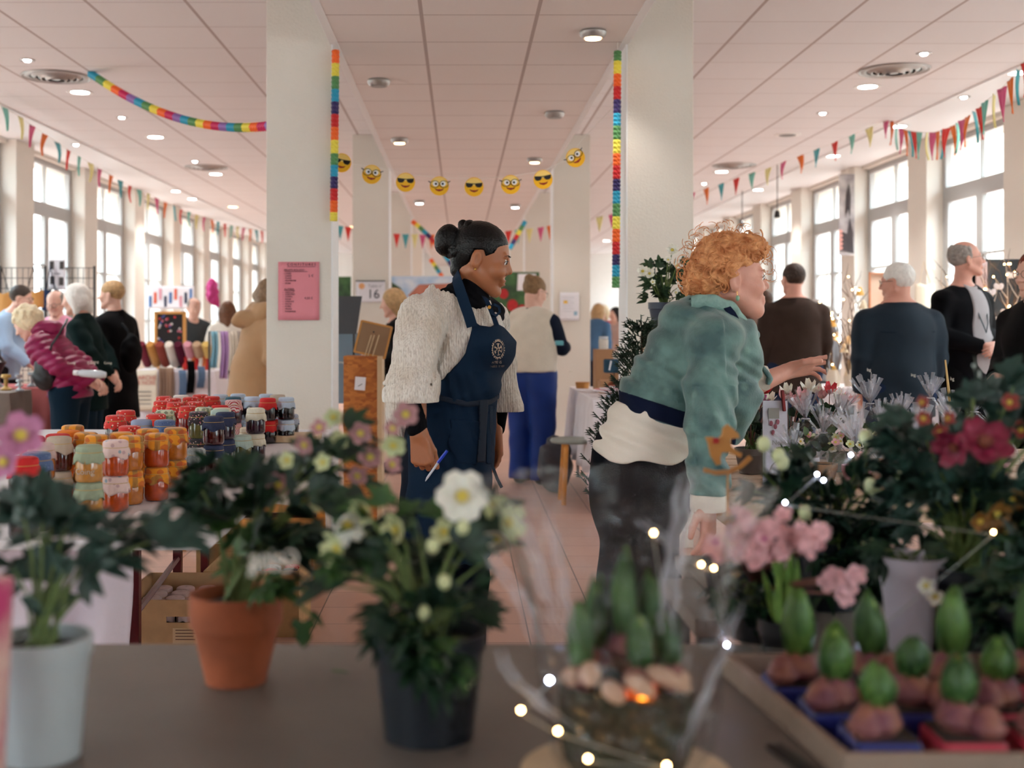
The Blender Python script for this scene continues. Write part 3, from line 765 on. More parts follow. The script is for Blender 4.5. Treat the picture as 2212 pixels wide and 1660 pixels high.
# ---------------- people in the hall ----------------
m_skinL = skin('skin_light', (226, 178, 158)); m_skinR = skin('skin_rosy', (220, 160, 140))
m_shoe = M('dark_shoe', (30, 26, 26), .4); m_glass = M('spectacle_metal', (150, 135, 125), .25, metal=.8); m_dglass = M('spectacle_dark', (25, 25, 28), .3)
def hairmat(n, c): return M('hair_' + n, c, .5, bump=.5, bscale=70, var=.35 if c[2] < 150 else .12, vscale=40, spec=.3)
def cloth(n, c, var=.06, bump=.2, bs=250, sheen=.15, rough=.85): return M('cloth_' + n, c, rough, bump=bump, bscale=bs, var=var, vscale=14, sheen=sheen if max(c) > 150 else 0, spec=.35 if max(c) > 90 else .15)
def hair_build(style, fr, mat, root, res):
    q = fr.sc; R = fr.R; r3 = lambda *a: tuple(x * q for x in a)
    c = fr(0, 0, 0); S = SDF(c - Vector((.24, .24, .42 if style == 'long' else .26)), c + Vector((.24, .24, .22)), res)
    S.ell(fr(0, -.018, .038), r3(.085, .100, .092), R, 0)
    if style in ('bob', 'long', 'curly'):
        S.ell(fr(0, -.03, .0), r3(.097, .092, .105), R, .03)
    if style == 'long':
        for sx in (-1, 1): S.cone(fr(sx * .06, -.05, -.03), fr(sx * .055, -.07, -.26), .05 * q, .03 * q, .04)
        S.cone(fr(0, -.07, -.02), fr(0, -.10, -.28), .06 * q, .035 * q, .04)
    if style == 'bob':
        for sx in (-1, 1): S.cone(fr(sx * .07, -.02, .0), fr(sx * .072, -.01, -.10), .04 * q, .025 * q, .03)
        S.cone(fr(-.05, -.07, -.03), fr(.05, -.07, -.09), .05 * q, .04 * q, .03)
    S.ell(fr(0, .125, -.025), r3(.074, .085, .095), R, .012, 'sub')
    if style in ('short', 'bun', 'crop', 'fringe'):
        S.plane(fr(0, -.06, -.055 if style != 'crop' else -.035), R @ Vector((0, .5, -1)), .01)
        for sx in (-1, 1): S.ell(fr(sx * .085, .02, -.02), r3(.03, .05, .05), R, .01, 'sub')
    if style == 'bald':
        S.ell(fr(0, .035, .12), r3(.075, .115, .085), R, .01, 'sub'); S.plane(fr(0, -.06, -.05), R @ Vector((0, .5, -1)), .01)
        S.plane(fr(0, .02, 0), R @ Vector((0, 1, 0)), .01)
    if style == 'bun': S.ell(fr(0, -.085, .085), r3(.042, .042, .036), R, .012)
    if style == 'curly':
        rnd = random.Random(5)
        for _ in range(60):
            th = rnd.uniform(0, 6.28); ph = rnd.uniform(.1, 2.0)
            p = (.088 * math.sin(ph) * math.cos(th), -.02 + .095 * math.sin(ph) * math.sin(th), .03 + .09 * math.cos(ph))
            if p[1] > .05 and p[2] < .04: continue
            S.ell(fr(*p), .022 * q, None, .01)
    S.near(lambda x, y, z: .0022 * np.sin(x * 210 + 3 * np.sin(z * 60)) * np.sin(y * 230 + z * 40))
    return S.build('hair', mat, root)
def glasses(fr, mat, root, r=.023):
    g = MB()
    for sx in (-1, 1):
        g.tube([fr(sx * (.033 + r * 1.1 * math.cos(a)), .101 - .012 * abs(math.cos(a)) * (1 if math.cos(a) * 1 > 0 else 0), .006 + r * .85 * math.sin(a)) for a in [2 * math.pi * i / 16 for i in range(17)]], .0017 * fr.sc, 5)
        g.tube([fr(sx * .059, .09, .012), fr(sx * .078, .06, .012), fr(sx * .086, -.005, .006)], .0017 * fr.sc, 5)
    g.tube([fr(-.01, .103, .008), fr(0, .106, .011), fr(.01, .103, .008)], .0017 * fr.sc, 5)
    return g.build('glasses', mat, root)
def eyes(fr, root, iris=(60, 50, 45), mat_lid=None, look=(0, 0)):
    for sx in (-1, 1):
        e = MB().ell(fr(sx * .031, .0785, .0075), (.0118 * fr.sc,) * 3, None, 14, 10).build('eye', M('eye_white', (235, 230, 225), .15), root)
        MB().ell(fr(sx * .031 + look[0], .0865, .0065 + look[1]), (.0048 * fr.sc,) * 3, None, 10, 8).build('iris', M('iris_dark', iris, .15), e)
        for o in COL.objects[-1:]: pass
def limb_pts(T, sh, el, wr): return T(*sh), T(*el), T(*wr)
def person(label, px, D, yaw, H, hair='short', hairc=None, top=None, topc=None, legs=None, lean=0., hyaw=0, hpitch=0, bw=1., arms='down', coat_end=.46, flare=0., res=.010, skinm=None, gl=None, hands=True, puff=0, neck_c=None, belly=0, cat='person', legw=1.):
    X = (px - 995) / F * D
    root = thing('person', label, cat, (X, D, 0))
    Rz = Matrix.Rotation(yaw, 3, 'Z'); hip = .53 * H
    T = lambda x, y, z: Vector((X, D, 0)) + Rz @ Vector((x, y, z))
    RU = Rz @ Matrix.Rotation(-lean, 3, 'X')
    U = lambda x, y, z: Vector((X, D, hip)) + RU @ Vector((x, y, z - hip))
    ay = RU @ Vector((0, 1, 0)); az = RU @ Vector((0, 0, 1))
    sk = skinm or m_skinL
    sh = .815 * H; hs = H * .139 / .24 if False else 1.0
    # head frame
    hc = U(0, .025 if lean < .2 else .05, H - .118); Rh = Matrix.Rotation(yaw + hyaw, 3, 'Z') @ Matrix.Rotation(-(lean * .6 + hpitch), 3, 'X')
    fr = Fr(hc, Rh, hs)
    sx_ = .175 * bw
    A = {'down': [(.225, -.01, sh - .29), (.225, .05, sh - .53)], 'front': [(.235, -.01, sh - .28), (.05, .24, sh - .36)],
         'back': [(.22, -.09, sh - .27), (.05, -.19, sh - .47)], 'forward': [(.22, .08, sh - .25), (.13, .33, sh - .24)], 'table': [(.22, .10, sh - .25), (.16, .32, sh - .38)]}[arms]
    lo = Vector((X - .55, D - .55, -.01)); hi = Vector((X + .55, D + .55, H + .06))
    if lean > .2:
        e = Rz @ Vector((0, .35, 0)); lo += Vector((min(e.x, 0), min(e.y, 0), 0)); hi += Vector((max(e.x, 0), max(e.y, 0), 0))
    # --- body
    S = SDF(lo, hi, res * .75)
    S.cone(U(0, -.01, hip + .03), U(0, 0, sh - .06), .11 * bw, .13 * bw, .02, flat=.7, axis=ay)
    S.cone(U(-.12, 0, sh - .07), U(.12, 0, sh - .07), .045, .045, .03)
    head_sdf(S, fr, fine=res <= .0085, neck=U(0, -.01, sh + .02))
    wr = []
    for s in (-1, 1):
        a = U(s * (sx_ - .006), 0, sh - .066); b = U(s * A[0][0] * bw ** .5, A[0][1], A[0][2]); c = U(s * A[1][0], A[1][1], A[1][2])
        S.cone(a, b, .045, .038, .03); S.cone(b, c, .037, .026, .02); wr.append((a, b, c))
        if hands:
            d = (c - b).normalized()
            upv = {'down': Rz @ Vector((s, 0, 0)), 'front': Rz @ Vector((0, 1, .3)), 'back': Rz @ Vector((0, -1, 0)), 'forward': Vector((0, 0, 1)), 'table': Vector((0, 0, 1))}[arms]
            if arms == 'front': d = (RU @ Vector((-s, .3, -.2))).normalized()
            hand_sdf(S, c, d, upv, curl=.45, side=1 if (d.cross(upv)).dot(Rz @ Vector((0, 1, 0)) if arms == 'down' else Rz @ Vector((-s, 0, 0.2))) > 0 else -1)
        S.cone(T(s * .09, 0, hip), T(s * .09, .01, hip * .52), .075, .055, .02); S.cone(T(s * .09, .01, hip * .52), T(s * .09, -.01, .09), .05, .035, .02)
        S.cone(T(s * .09, -.01, .05), T(s * .09, .10, .04), .035, .025, .02)
    S.build('body', sk, root)
    if hair: hair_build(hair, fr, hairc, root, min(res * .75, .008))
    if gl: glasses(fr, gl, root)
    if res <= .0085: eyes(fr, root)
    # --- trousers
    if legs:
        S = SDF(lo, hi, res)
        S.cone(T(-.06 * bw, -.01, hip), T(.06 * bw, -.01, hip), .115 * bw, .115 * bw, .03, flat=.85, axis=Rz @ Vector((0, 1, 0)))
        for s in (-1, 1):
            S.cone(T(s * .085 * bw, 0, hip - .02), T(s * .095, .01, hip * .52), .105 * bw * legw, .08 * legw, .02)
            S.cone(T(s * .095, .01, hip * .52), T(s * .095, -.01, .06), .08 * legw, .07 * legw, .02)
        S.plane((0, 0, .045), (0, 0, -1)); S.plane((0, 0, hip + .05), (0, 0, 1))
        S.near(folds(.004, 24, px % 7)); S.build('trousers', legs, root)
    for s in (-1, 1):
        S = SDF(T(s * .09, .05, .05) - Vector((.2, .2, .07)), T(s * .09, .05, .05) + Vector((.2, .2, .09)), .008)
        S.cone(T(s * .095, -.03, .045), T(s * .1, .14, .035), .045, .036, .02, flat=.8, axis=(0, 0, 1)); S.cone(T(s * .095, -.02, .05), T(s * .095, -.02, .1), .045, .045, .02)
        S.plane((0, 0, .002), (0, 0, -1)); S.build('shoe', m_shoe, root)
    # --- top
    S = SDF(lo, hi, res)
    ze = coat_end * H
    S.cone(U(0, -.005, hip + .08), U(0, .0, sh - .14), (.165 + flare * .2) * bw, .185 * bw, .03, flat=.72, axis=ay)
    S.cone(U(-.09 * bw, -.012, sh - .08), U(.09 * bw, -.012, sh - .08), .085, .085, .06, flat=.9, axis=ay)
    S.cone(U(0, -.018, sh - .02), U(0, -.008, sh + .045), .078, .064, .03)
    for s in (-1, 1): S.cone(U(s * .03, -.015, sh + .0), U(s * (sx_ - .01), -.008, sh - .045), .06, .052, .04)
    if belly: S.ell(U(0, .07, hip + .13), (.15 * bw, .11, .16), RU, .06)
    if ze < hip:
        S.cone(T(0, -.01, hip + .08), T(0, 0, ze), .165 * bw + flare * .2, .175 * bw + flare, .05, flat=.8, axis=Rz @ Vector((0, 1, 0)))
    for (a, b, c) in wr:
        S.cone(a, b, .072 * bw ** .5, .064, .035); S.cone(b, c + (b - c).normalized() * .01, .062, .05, .02)
    for (a, b, c) in wr:
        e = (c - b).normalized(); S.cone(c + e * .006, c + e * .10, .062, .07, 0, 'sub')
    S.plane((0, 0, ze), (0, 0, -1), .01)
    S.plane(U(0, 0, sh + .06), az, .01)
    S.ell(U(0, .03, sh + .085), (.062, .062, .065), RU, .01, 'sub')
    if puff:
        ax = [az.x, az.y, az.z]
        S.near(lambda x, y, z: -.011 * np.abs(np.sin((x * ax[0] + y * ax[1] + z * ax[2]) * math.pi / puff)) + .003)
    else: S.near(folds(.005, 20, px % 11))
    S.build(top or 'jacket', topc, root)
    return root, fr, U, T, wr
hb = hairmat('brown', (78, 56, 42)); hw = hairmat('white', (240, 236, 230)); hbl = hairmat('blond', (196, 158, 112)); hk = hairmat('black', (30, 24, 24)); hg = hairmat('grey', (165, 155, 148)); hpb = hairmat('pale_blond', (236, 216, 178)); hau = hairmat('auburn', (120, 45, 22)); hdk = hairmat('dark', (62, 50, 42))
cnavy = cloth('navy_trousers', (28, 42, 70)); cblk = cloth('black', (10, 10, 13)); cdk = cloth('charcoal', (28, 28, 33)); cteal = cloth('dark_jeans', (12, 34, 50))
person('man in pale blue shirt with dark hair and glasses at the far left', 2, 11.2, -math.pi / 2, 1.66, 'short', hdk, 'shirt', cloth('pale_blue', (158, 184, 212)), cdk, lean=.22, arms='table', bw=1.15, belly=1, gl=m_dglass)
r, fr, U, T, wr = person('woman in magenta quilted puffer jacket bending over the left stall, hands behind back', 152, 8.8, math.pi / 2 - .1, 1.50, 'curly', hpb, 'puffer_jacket', cloth('magenta', (140, 14, 74), rough=.4, sheen=0), cteal, lean=.5, hpitch=.3, arms='back', puff=.055, res=.008, coat_end=.5, bw=1.08)
# hood of the jacket and cross-body bag (held on her, so parts of a thing she carries)
S = SDF(U(0, -.05, 1.22) - Vector((.25, .25, .2)), U(0, -.05, 1.22) + Vector((.25, .25, .2)), .008)
S.ell(U(0, -.06, 1.27), (.13, .09, .07), None, .02); S.near(folds(.004, 40, 2)); S.build('hood', MATS['cloth_magenta'], r)
bag = thing('shoulder_bag', 'black shoulder bag on the hip of the woman in magenta', 'bag', P(96, 795, 8.62))
S = SDF(P(96, 800, 8.62) - Vector((.16, .12, .2)), P(96, 800, 8.62) + Vector((.16, .12, .2)), .008)
S.ell(P(96, 808, 8.62), (.085, .05, .125), None, 0); S.near(folds(.004, 50, 1)); S.build('pouch', M('black_leather', (22, 22, 26), .4), bag)
MB().tube([P(104, 776, 8.60), P(112, 745, 8.55), P(128, 722, 8.55), P(141, 700, 8.6), P(145, 690, 8.75)], .009, 6).build('strap', M('black_leather', (22, 22, 26), .4), bag)
tb = thing('rolled_bottle', 'clear plastic bottle held behind the back of the woman in magenta', 'bottle', P(190, 812, 8.55))
MB().lathe([(.001, 0), (.02, .005), (.026, .03), (.028, .1), (.03, .16), (.02, .2), (.001, .205)], P(168, 806, 8.5), 14, Matrix.Rotation(math.radians(94), 3, 'Y')).build('bottle_body', M('clear_plastic', (200, 205, 210), .15), tb)
MB().lathe([(.001, -.03), (.018, -.03), (.02, .0), (.001, 0.002)], P(168, 806, 8.5), 12, Matrix.Rotation(math.radians(94), 3, 'Y')).build('cap', m_white, tb)
person('man with glasses and pink shirt facing the camera behind the left stall', 128, 11.7, math.pi - .15, 1.60, 'bald', hg, 'shirt', cloth('pink_shirt', (222, 150, 175)), cdk, gl=m_dglass, arms='front', hpitch=.25, lean=.08)
person('white-haired woman in a dark green long coat, profile to the left', 194, 9.5, math.pi / 2, 1.60, 'bob', hw, 'coat', cloth('forest_green', (10, 34, 34)), cteal, lean=.14, arms='back', coat_end=.38, hpitch=.1)
r, *_ = person('short-haired blond woman in a long black coat seen from behind', 252, 10.1, 1.15, 1.64, 'crop', hbl, 'coat', cblk, cblk, lean=.05, arms='front', coat_end=.30, flare=.04, hyaw=.35)
bp = thing('backpack', 'small black backpack on the woman in the long black coat', 'backpack', P(283, 760, 9.75))
S = SDF(P(283, 760, 9.75) - Vector((.15, .15, .22)), P(283, 760, 9.75) + Vector((.15, .15, .22)), .009); S.ell(P(283, 764, 9.76), (.085, .10, .16), None, 0); S.near(folds(.006, 40, 3)); S.build('bag_body', cblk, bp)
MB().tube([P(279, 726, 9.78), P(275, 712, 9.8), P(264, 700, 9.9)], .012, 6).build('strap', cblk, bp)
person('old balding man in dark grey jacket behind the jewellery board', 414, 14.9, math.pi + .5, 1.60, 'bald', hg, 'jacket', cloth('dark_grey', (62, 66, 68)), cdk, lean=.12, arms='front', hpitch=.3, res=.012)
person('woman in white top with long brown hair, back to the camera', 492, 14.6, .15, 1.55, 'long', hairmat('chestnut', (112, 72, 48)), 'sweater', cloth('ivory', (226, 218, 205)), cdk, arms='front', res=.012)
r, fr, U, T, wr = person('person in a camel hooded coat half hidden by the left column', 552, 8.9, -1.0, 1.62, 'bob', hairmat('light_brown', (150, 120, 92)), 'coat', cloth('camel', (178, 138, 100)), cblk, lean=.16, hpitch=.3, arms='front', coat_end=.38, flare=.09, res=.009, bw=1.15)
S = SDF(U(0, -.05, 1.3) - Vector((.3, .3, .2)), U(0, -.05, 1.3) + Vector((.3, .3, .22)), .009)
S.cone(U(-.1, -.03, 1.36), U(.1, -.03, 1.36), .09, .09, .02); S.ell(U(0, -.10, 1.30), (.15, .09, .08), None, .03); S.near(folds(.006, 30, 2)); S.build('hood', MATS['cloth_camel'], r)
person('woman with long blond hair and black coat behind the picture easel', 862, 10.4, math.pi / 2, 1.58, 'long', hbl, 'coat', cblk, cblk, arms='front', hpitch=.15, lean=.05, coat_end=.4)
# woman in the cream vest
r, fr, U, T, wr = person('woman in cream fleece vest and wide royal blue trousers, back turned', 1148, 9.6, -.55, 1.655, 'bun', hairmat('dark_blond', (150, 118, 84)), 'sweater', cloth('dark_navy_knit', (22, 30, 48)), cloth('royal_blue', (4, 48, 128), rough=.6), arms='forward', hyaw=-.45, hpitch=.3, gl=m_glass, res=.0085, lean=.05, coat_end=.55, legw=1.28)
S = SDF(Vector((r.location.x - .4, 9.2, .8)), Vector((r.location.x + .4, 10, 1.5)), .008); sh = .815 * 1.655; hp = .53 * 1.655; ay = Matrix.Rotation(-.55, 3, 'Z') @ Vector((0, 1, 0))
S.cone(U(0, -.005, hp + .03), U(0, 0, sh - .14), .215, .205, .03, flat=.8, axis=ay); S.cone(U(-.11, -.01, sh - .045), U(.11, -.01, sh - .045), .098, .098, .06, flat=.95, axis=ay)
S.plane((0, 0, hp + .02), (0, 0, -1), .02)
for s in (-1, 1): S.ell(U(s * .225, .03, sh - .08), (.06, .12, .13), None, .01, 'sub')
S.ell(U(0, .02, sh + .08), (.07, .07, .08), None, .01, 'sub'); S.near(folds(.004, 30, 2)); S.build('fleece_vest', cloth('cream_fleece', (228, 216, 198), bump=.6, bs=120, sheen=.5), r)
MB().bb(P(1208, 742, 9.3) - Vector((.03, .05, .015)), P(1208, 742, 9.3) + Vector((.03, .05, .02))).build('held_purse', M('turquoise', (100, 175, 185), .5), r, bevel=.006)
r, fr, U, T, wr = person('man in a brown wool jacket with dark hair, back to the camera', 1715, 9.5, .08, 1.75, 'short', hairmat('dark_brown', (66, 50, 42)), 'jacket', cloth('brown_wool', (60, 46, 40), var=.12), cnavy, bw=1.22, arms='down', hyaw=.25, res=.0085, coat_end=.42, skinm=m_skinR)
S = SDF(U(0, 0, 1.45) - Vector((.16, .16, .09)), U(0, 0, 1.45) + Vector((.16, .16, .09)), .006); S.cone(U(-.03, -.02, 1.46), U(.03, -.02, 1.46), .082, .082, 0, flat=.95, axis=(0, 1, 0)); S.plane(U(0, 0, 1.485), (0, 0, 1), .01); S.plane(U(0, 0, 1.42), (0, 0, -1)); S.build('collar', MATS['cloth_brown_wool'], r)
r, fr, U, T, wr = person('white-haired man in a slate blue jacket with his back turned', 1942, 7.6, .1, 1.66, 'short', hw, 'jacket', cloth('slate_blue', (30, 43, 55), rough=.6), cnavy, bw=1.28, arms='down', hyaw=.75, hpitch=.1, gl=m_glass, res=.008, coat_end=.42, skinm=m_skinR, belly=1)
S = SDF(U(0, 0, 1.38) - Vector((.16, .16, .09)), U(0, 0, 1.38) + Vector((.16, .16, .09)), .006); S.cone(U(-.03, -.01, 1.385), U(.03, -.01, 1.385), .09, .09, 0); S.plane(U(0, 0, 1.415), (0, 0, 1), .01); S.plane(U(0, 0, 1.35), (0, 0, -1)); S.build('collar', cloth('navy_cord', (18, 30, 46)), r)
MB().tube([U(.19 * math.sin(a), -.165 - 0.0 * a + .055 * abs(math.sin(a)) ** 2, 1.235 - .01 * math.cos(a)) for a in [(-1.2 + 2.4 * i / 12) for i in range(13)]], .003, 5).build('yoke_seam', MATS['cloth_navy_cord'], r)
r, fr, U, T, wr = person('tall bald man with glasses in black jacket and grey shirt, clasping his hands', 2080, 7.9, -2.65, 1.82, 'bald', hg, 'jacket', cloth('black_wool', (9, 9, 14)), cblk, bw=1.12, arms='front', hyaw=1.0, gl=m_glass, res=.007, coat_end=.44, belly=1, skinm=m_skinR, hpitch=-.1)
sh = .815 * 1.82
S = SDF(Vector((r.location.x - .35, 7.4, .8)), Vector((r.location.x + .4, 8.3, 1.66)), .007)
S.cone(U(0, .0, 1.04), U(0, .015, sh - .14), .176, .196, .03, flat=.74, axis=U(0, 1, 0) - U(0, 0, 0)); S.ell(U(0, .083, .965 + .13), (.15, .11, .17), None, .06)
S.cone(U(0, .0, sh - .03), U(0, .005, sh + .06), .082, .07, .03); S.cone(U(-.08, -.0, sh - .05), U(.08, 0, sh - .05), .08, .08, .05, flat=.9, axis=(0, 1, 0))
for s in (-1, 1): S.plane(U(s * .08, 0, 1.2), U(s * 1, 0, .06) - U(0, 0, 0), .005)
S.plane(U(0, .02, 0), U(0, -1, 0) - U(0, 0, 0)); S.ell(U(0, .04, sh + .085), (.058, .058, .06), None, .01, 'sub'); S.plane(U(0, 0, .93), (0, 0, -1)); S.build('shirt', cloth('grey_shirt', (176, 170, 172)), r)
m_lany = M('lanyard', (40, 60, 68), .6)
MB().tube([U(-.075, .02, sh + .03), U(-.06, .13, sh - .06), U(-.02, .175, sh - .2), U(0, .18, sh - .26), U(.03, .175, sh - .2), U(.06, .13, sh - .06), U(.075, .02, sh + .03)], .004, 5).build('cord', m_lany, r)
person('woman with dark red hair and glasses in black at the right edge', 2245, 6.2, 1.9, 1.655, 'bob', hau, 'coat', cblk, cblk, bw=1.1, arms='front', gl=m_glass, res=.008, coat_end=.40, hpitch=.1)
person('brown-haired visitor half hidden behind the red haired woman', 1652, 12.4, .3, 1.62, 'short', hb, 'coat', cloth('taupe', (120, 96, 84)), cdk, res=.013, hands=False)
person('grey-haired visitor just visible behind the brown jacket shoulder', 1763, 12.2, .3, 1.52, 'short', hg, 'coat', cloth('ash', (120, 118, 120)), cdk, res=.013, hands=False)
person('far visitor with tan hair and denim jacket by the right stall', 1282, 17.9, -.6, 1.60, 'long', hbl, 'jacket', cloth('denim', (70, 105, 140)), cnavy, res=.014, hands=False, lean=.2)
person('far blond visitor in red jumper beyond the right stall', 1303, 19.6, 2.6, 1.58, 'bob', hpb, 'sweater', cloth('red_wool', (190, 25, 30)), cdk, res=.014, hands=False)
person('far dark-haired visitor at the edge of the right column', 1331, 19.0, 2.2, 1.54, 'long', hk, 'sweater', cloth('print_blouse', (190, 160, 150)), cdk, res=.014, hands=False)
# ---------------- the woman in the apron ----------------
def poly_px(pts, D): return [((x - 995) / F * D, CH + (700 - y) / F * D) for x, y in pts]
XA, ZA = (1, 0, 0), (0, 0, 1); ORG = (0, 0, 0)
def drape(mb_faces, S, off, name, mat, parent):
    """mb_faces: list of polygons given in frame pixels, laid on the surface of S"""
    g = MB()
    for poly in mb_faces:
        vs = [S.hit(x, y, off) for x, y in poly]; g.add(vs, [tuple(range(len(vs)))])
    return g.build(name, mat, parent, smooth=False, solid=.0012)
def drape_text(txt, S, cx, cy, size, sx, name, mat, parent, off=.0025):
    cu = bpy.data.curves.new('t', 'FONT'); cu.body = txt; cu.size = size; cu.align_x = 'CENTER'; cu.align_y = 'CENTER'
    ob = bpy.data.objects.new('t', cu); COL.objects.link(ob)
    me = bpy.data.meshes.new_from_object(ob.evaluated_get(bpy.context.evaluated_depsgraph_get())); bpy.data.objects.remove(ob)
    for v in me.vertices: v.co = S.hit(cx + v.co.x * sx, cy - v.co.y, off)
    me.materials.clear(); me.materials.append(mat)
    r = bpy.data.objects.new(name, me); COL.objects.link(r); r.parent = parent; r.matrix_parent_inverse = Matrix.Translation(parent.location).inverted()
def ribbon(pts, w, nrm, th=.003):
    g = MB(); pts = [Vector(p) for p in pts]; vs = []
    for i, p in enumerate(pts):
        t = (pts[min(i + 1, len(pts) - 1)] - pts[max(i - 1, 0)]).normalized(); n = Vector(nrm[i] if isinstance(nrm, list) else nrm).normalized(); s = t.cross(n).normalized() * (w / 2)
        n = n * th / 2; vs += [p - s - n, p + s - n, p + s + n, p - s + n]
    fs = [(i * 4 + k, i * 4 + (k + 1) % 4, i * 4 + 4 + (k + 1) % 4, i * 4 + 4 + k) for i in range(len(pts) - 1) for k in range(4)]
    fs += [(3, 2, 1, 0), tuple(len(vs) - 4 + k for k in range(4))]
    return g.add(vs, fs)
def knit_mat():
    m, t, b = newmat('cream_marl_knit'); tc = t.n('ShaderNodeTexCoord')
    mp = t.n('ShaderNodeMapping'); mp.inputs['Scale'].default_value = (260, 260, 70); t.link(tc.outputs['Object'], mp.inputs[0])
    n1 = t.n('ShaderNodeTexNoise', i_Scale=1.0, i_Detail=2.0); t.link(mp.outputs[0], n1.inputs['Vector'])
    n2 = t.n('ShaderNodeTexNoise', i_Scale=9.0, i_Detail=3.0); t.link(tc.outputs['Object'], n2.inputs['Vector'])
    r = t.n('ShaderNodeMapRange', i_1=.42, i_2=.66); t.link(n1.outputs[0], r.inputs[0])
    r2 = t.n('ShaderNodeMapRange', i_1=.4, i_2=.7); t.link(n2.outputs[0], r2.inputs[0])
    c = t.mix(r2.outputs[0], lin((240, 232, 222)), lin((220, 206, 190)))
    t.link(t.mix(t.math('MULTIPLY', r.outputs[0], .42), c, lin((150, 128, 108))), b.inputs['Base Color'])
    wv = t.n('ShaderNodeTexWave', i_Scale=38.0, i_Distortion=2.0, i_Detail=2.0); t.link(tc.outputs['Object'], wv.inputs['Vector'])
    h = t.math('ADD', n1.outputs[0], t.math('MULTIPLY', wv.outputs['Fac'], .5))
    bp = t.n('ShaderNodeBump', i_Strength=.75, i_Distance=.004); t.link(h, bp.inputs['Height']); t.link(bp.outputs[0], b.inputs['Normal'])
    b.inputs['Roughness'].default_value = .95; b.inputs['Sheen Weight'].default_value = .4
    return m
m_knit = knit_mat()
m_apron = M('navy_apron_cotton', (10, 36, 60), .8, bump=.25, bscale=500, var=.12, vscale=10, spec=.2)
m_apr2 = M('navy_apron_seam', (8, 27, 46), .75)
m_logo = M('apron_print_beige', (196, 172, 150), .7); m_bk = cloth('black_jersey', (8, 8, 14)); m_ltrou = cloth('midnight_trousers', (10, 18, 34))
m_sk = M('skin_brown', (172, 108, 72), .42, bump=.04, bscale=300, sub=.05, var=.05)
Q = lambda x, y, d=0.: P(x, y, 4.1 + d)
W = thing('person', 'smiling woman in navy apron and cream knit sweater, black hair in a bun, holding pen', 'person', (Q(975, 900).x, 4.12, 0))
fw = Vector((.72, -.69, 0))
hfr = Fr(Q(1040, 560, .0), rot3(-math.pi / 2 - .12, .25), 1.0)
lo = Vector((-.32, 3.72, 0)); hi = Vector((.24, 4.48, 1.68))
S = SDF(lo, hi, .0034)
head_sdf(S, hfr, True, True, neck=Q(1006, 648, .03))
S.cone(hfr(-.026, .088, -.050), hfr(-.012, .094, -.056), .005, .005, .004); S.cone(hfr(.030, .084, -.048), hfr(.02, .092, -.056), .006, .005, .006)
for sx in (-1, 1): S.ell(hfr(sx * .040, .068, -.030), (.024, .024, .02), None, .015)
S.cone(Q(975, 700, .02), Q(975, 900, .05), .10, .12, .02)
for (a, b, c) in ((Q(905, 690, -.12), Q(895, 800, -.19), Q(906, 940, -.22)), (Q(1065, 690, .17), Q(1084, 800, .22), Q(1068, 930, .14))):
    S.cone(Q(985, 690, .02), a, .05, .05, .03); S.cone(a, b, .046, .038, .02); S.cone(b, c, .038, .025, .02)
S.path([Q(935, 900, 0), P(922, 1250, 4.1), P(925, 1450, 4.15)], [.07, .045, .035]); S.path([Q(1000, 900, .08), P(1003, 1250, 4.22), P(1000, 1450, 4.25)], [.07, .045, .035])
hand_sdf(S, Q(906, 940, -.22), (.12, -.06, -1), (-.25, -1, .1), curl=1.0, side=-1, thumb=.15, bends=[1.15, 1.2, 1.2, 1.2], sc=.98)
hand_sdf(S, Q(1068, 930, .14), (.0, -.1, -1), (.6, .6, 0), curl=.35, side=-1, thumb=.4)
S.build('body', m_sk, W)
# hair: smooth cap and a twisted bun
m_bh = M('hair_sleek_black', (7, 6, 7), .3, bump=.3, bscale=160, spec=.28)
S = SDF(hfr(0, 0, 0) - Vector((.2, .2, .2)), hfr(0, 0, 0) + Vector((.2, .2, .2)), .0035)
S.ell(hfr(0, -.016, .038), (.083, .100, .090), hfr.R, 0); S.cone(hfr(0, -.055, .0), hfr(0, -.062, -.05), .052, .036, .03)
ly = hfr.R @ Vector((0, 1, 0)); lz = hfr.R @ Vector((0, 0, 1))
S.poly([(.150, .078), (.080, .070), (.052, .052), (.044, .028), (.020, .010), (.008, .030), (-.022, .022), (-.03, -.02), (-.062, -.075), (-.04, -.2), (.2, -.2), (.2, .07)], hfr.o, ly, lz, .004, 'sub')
n_ = hfr.R @ Vector((0, 1, 0))
S.near(lambda x, y, z: .0008 * np.sin(z * 900 + x * 300))
S.build('hair', m_bh, W)
S = SDF(Q(925, 465) - Vector((0, .2, .2)), Q(1035, 465) + Vector((0, .2, .04)), .0032)
S.ell(Q(966, 519), (.043, .046, .056), Matrix.Rotation(.3, 3, 'Y'), 0)
S.path([Q(1012, 486, -.02), Q(1016, 506, -.035), Q(1001, 530, -.04), Q(983, 546, -.03), Q(970, 552, 0)], [.016, .02, .022, .017, .012], .004)
S.path([Q(1000, 486, .01), Q(1006, 500, -.01), Q(995, 520, -.03), Q(975, 540, -.03)], [.018, .018, .016, .012], .003)
S.path([Q(1014, 486, .03), Q(1018, 520, .03), Q(1000, 545, .02)], [.018, .02, .014], .01)
S.cone(Q(1000, 520), Q(1020, 520), .03, .035, .02)
S.near(lambda x, y, z: .0012 * np.sin((x * .75 + z * .6 + y * .3) * 1300))
S.build('hair_bun', m_bh, W)
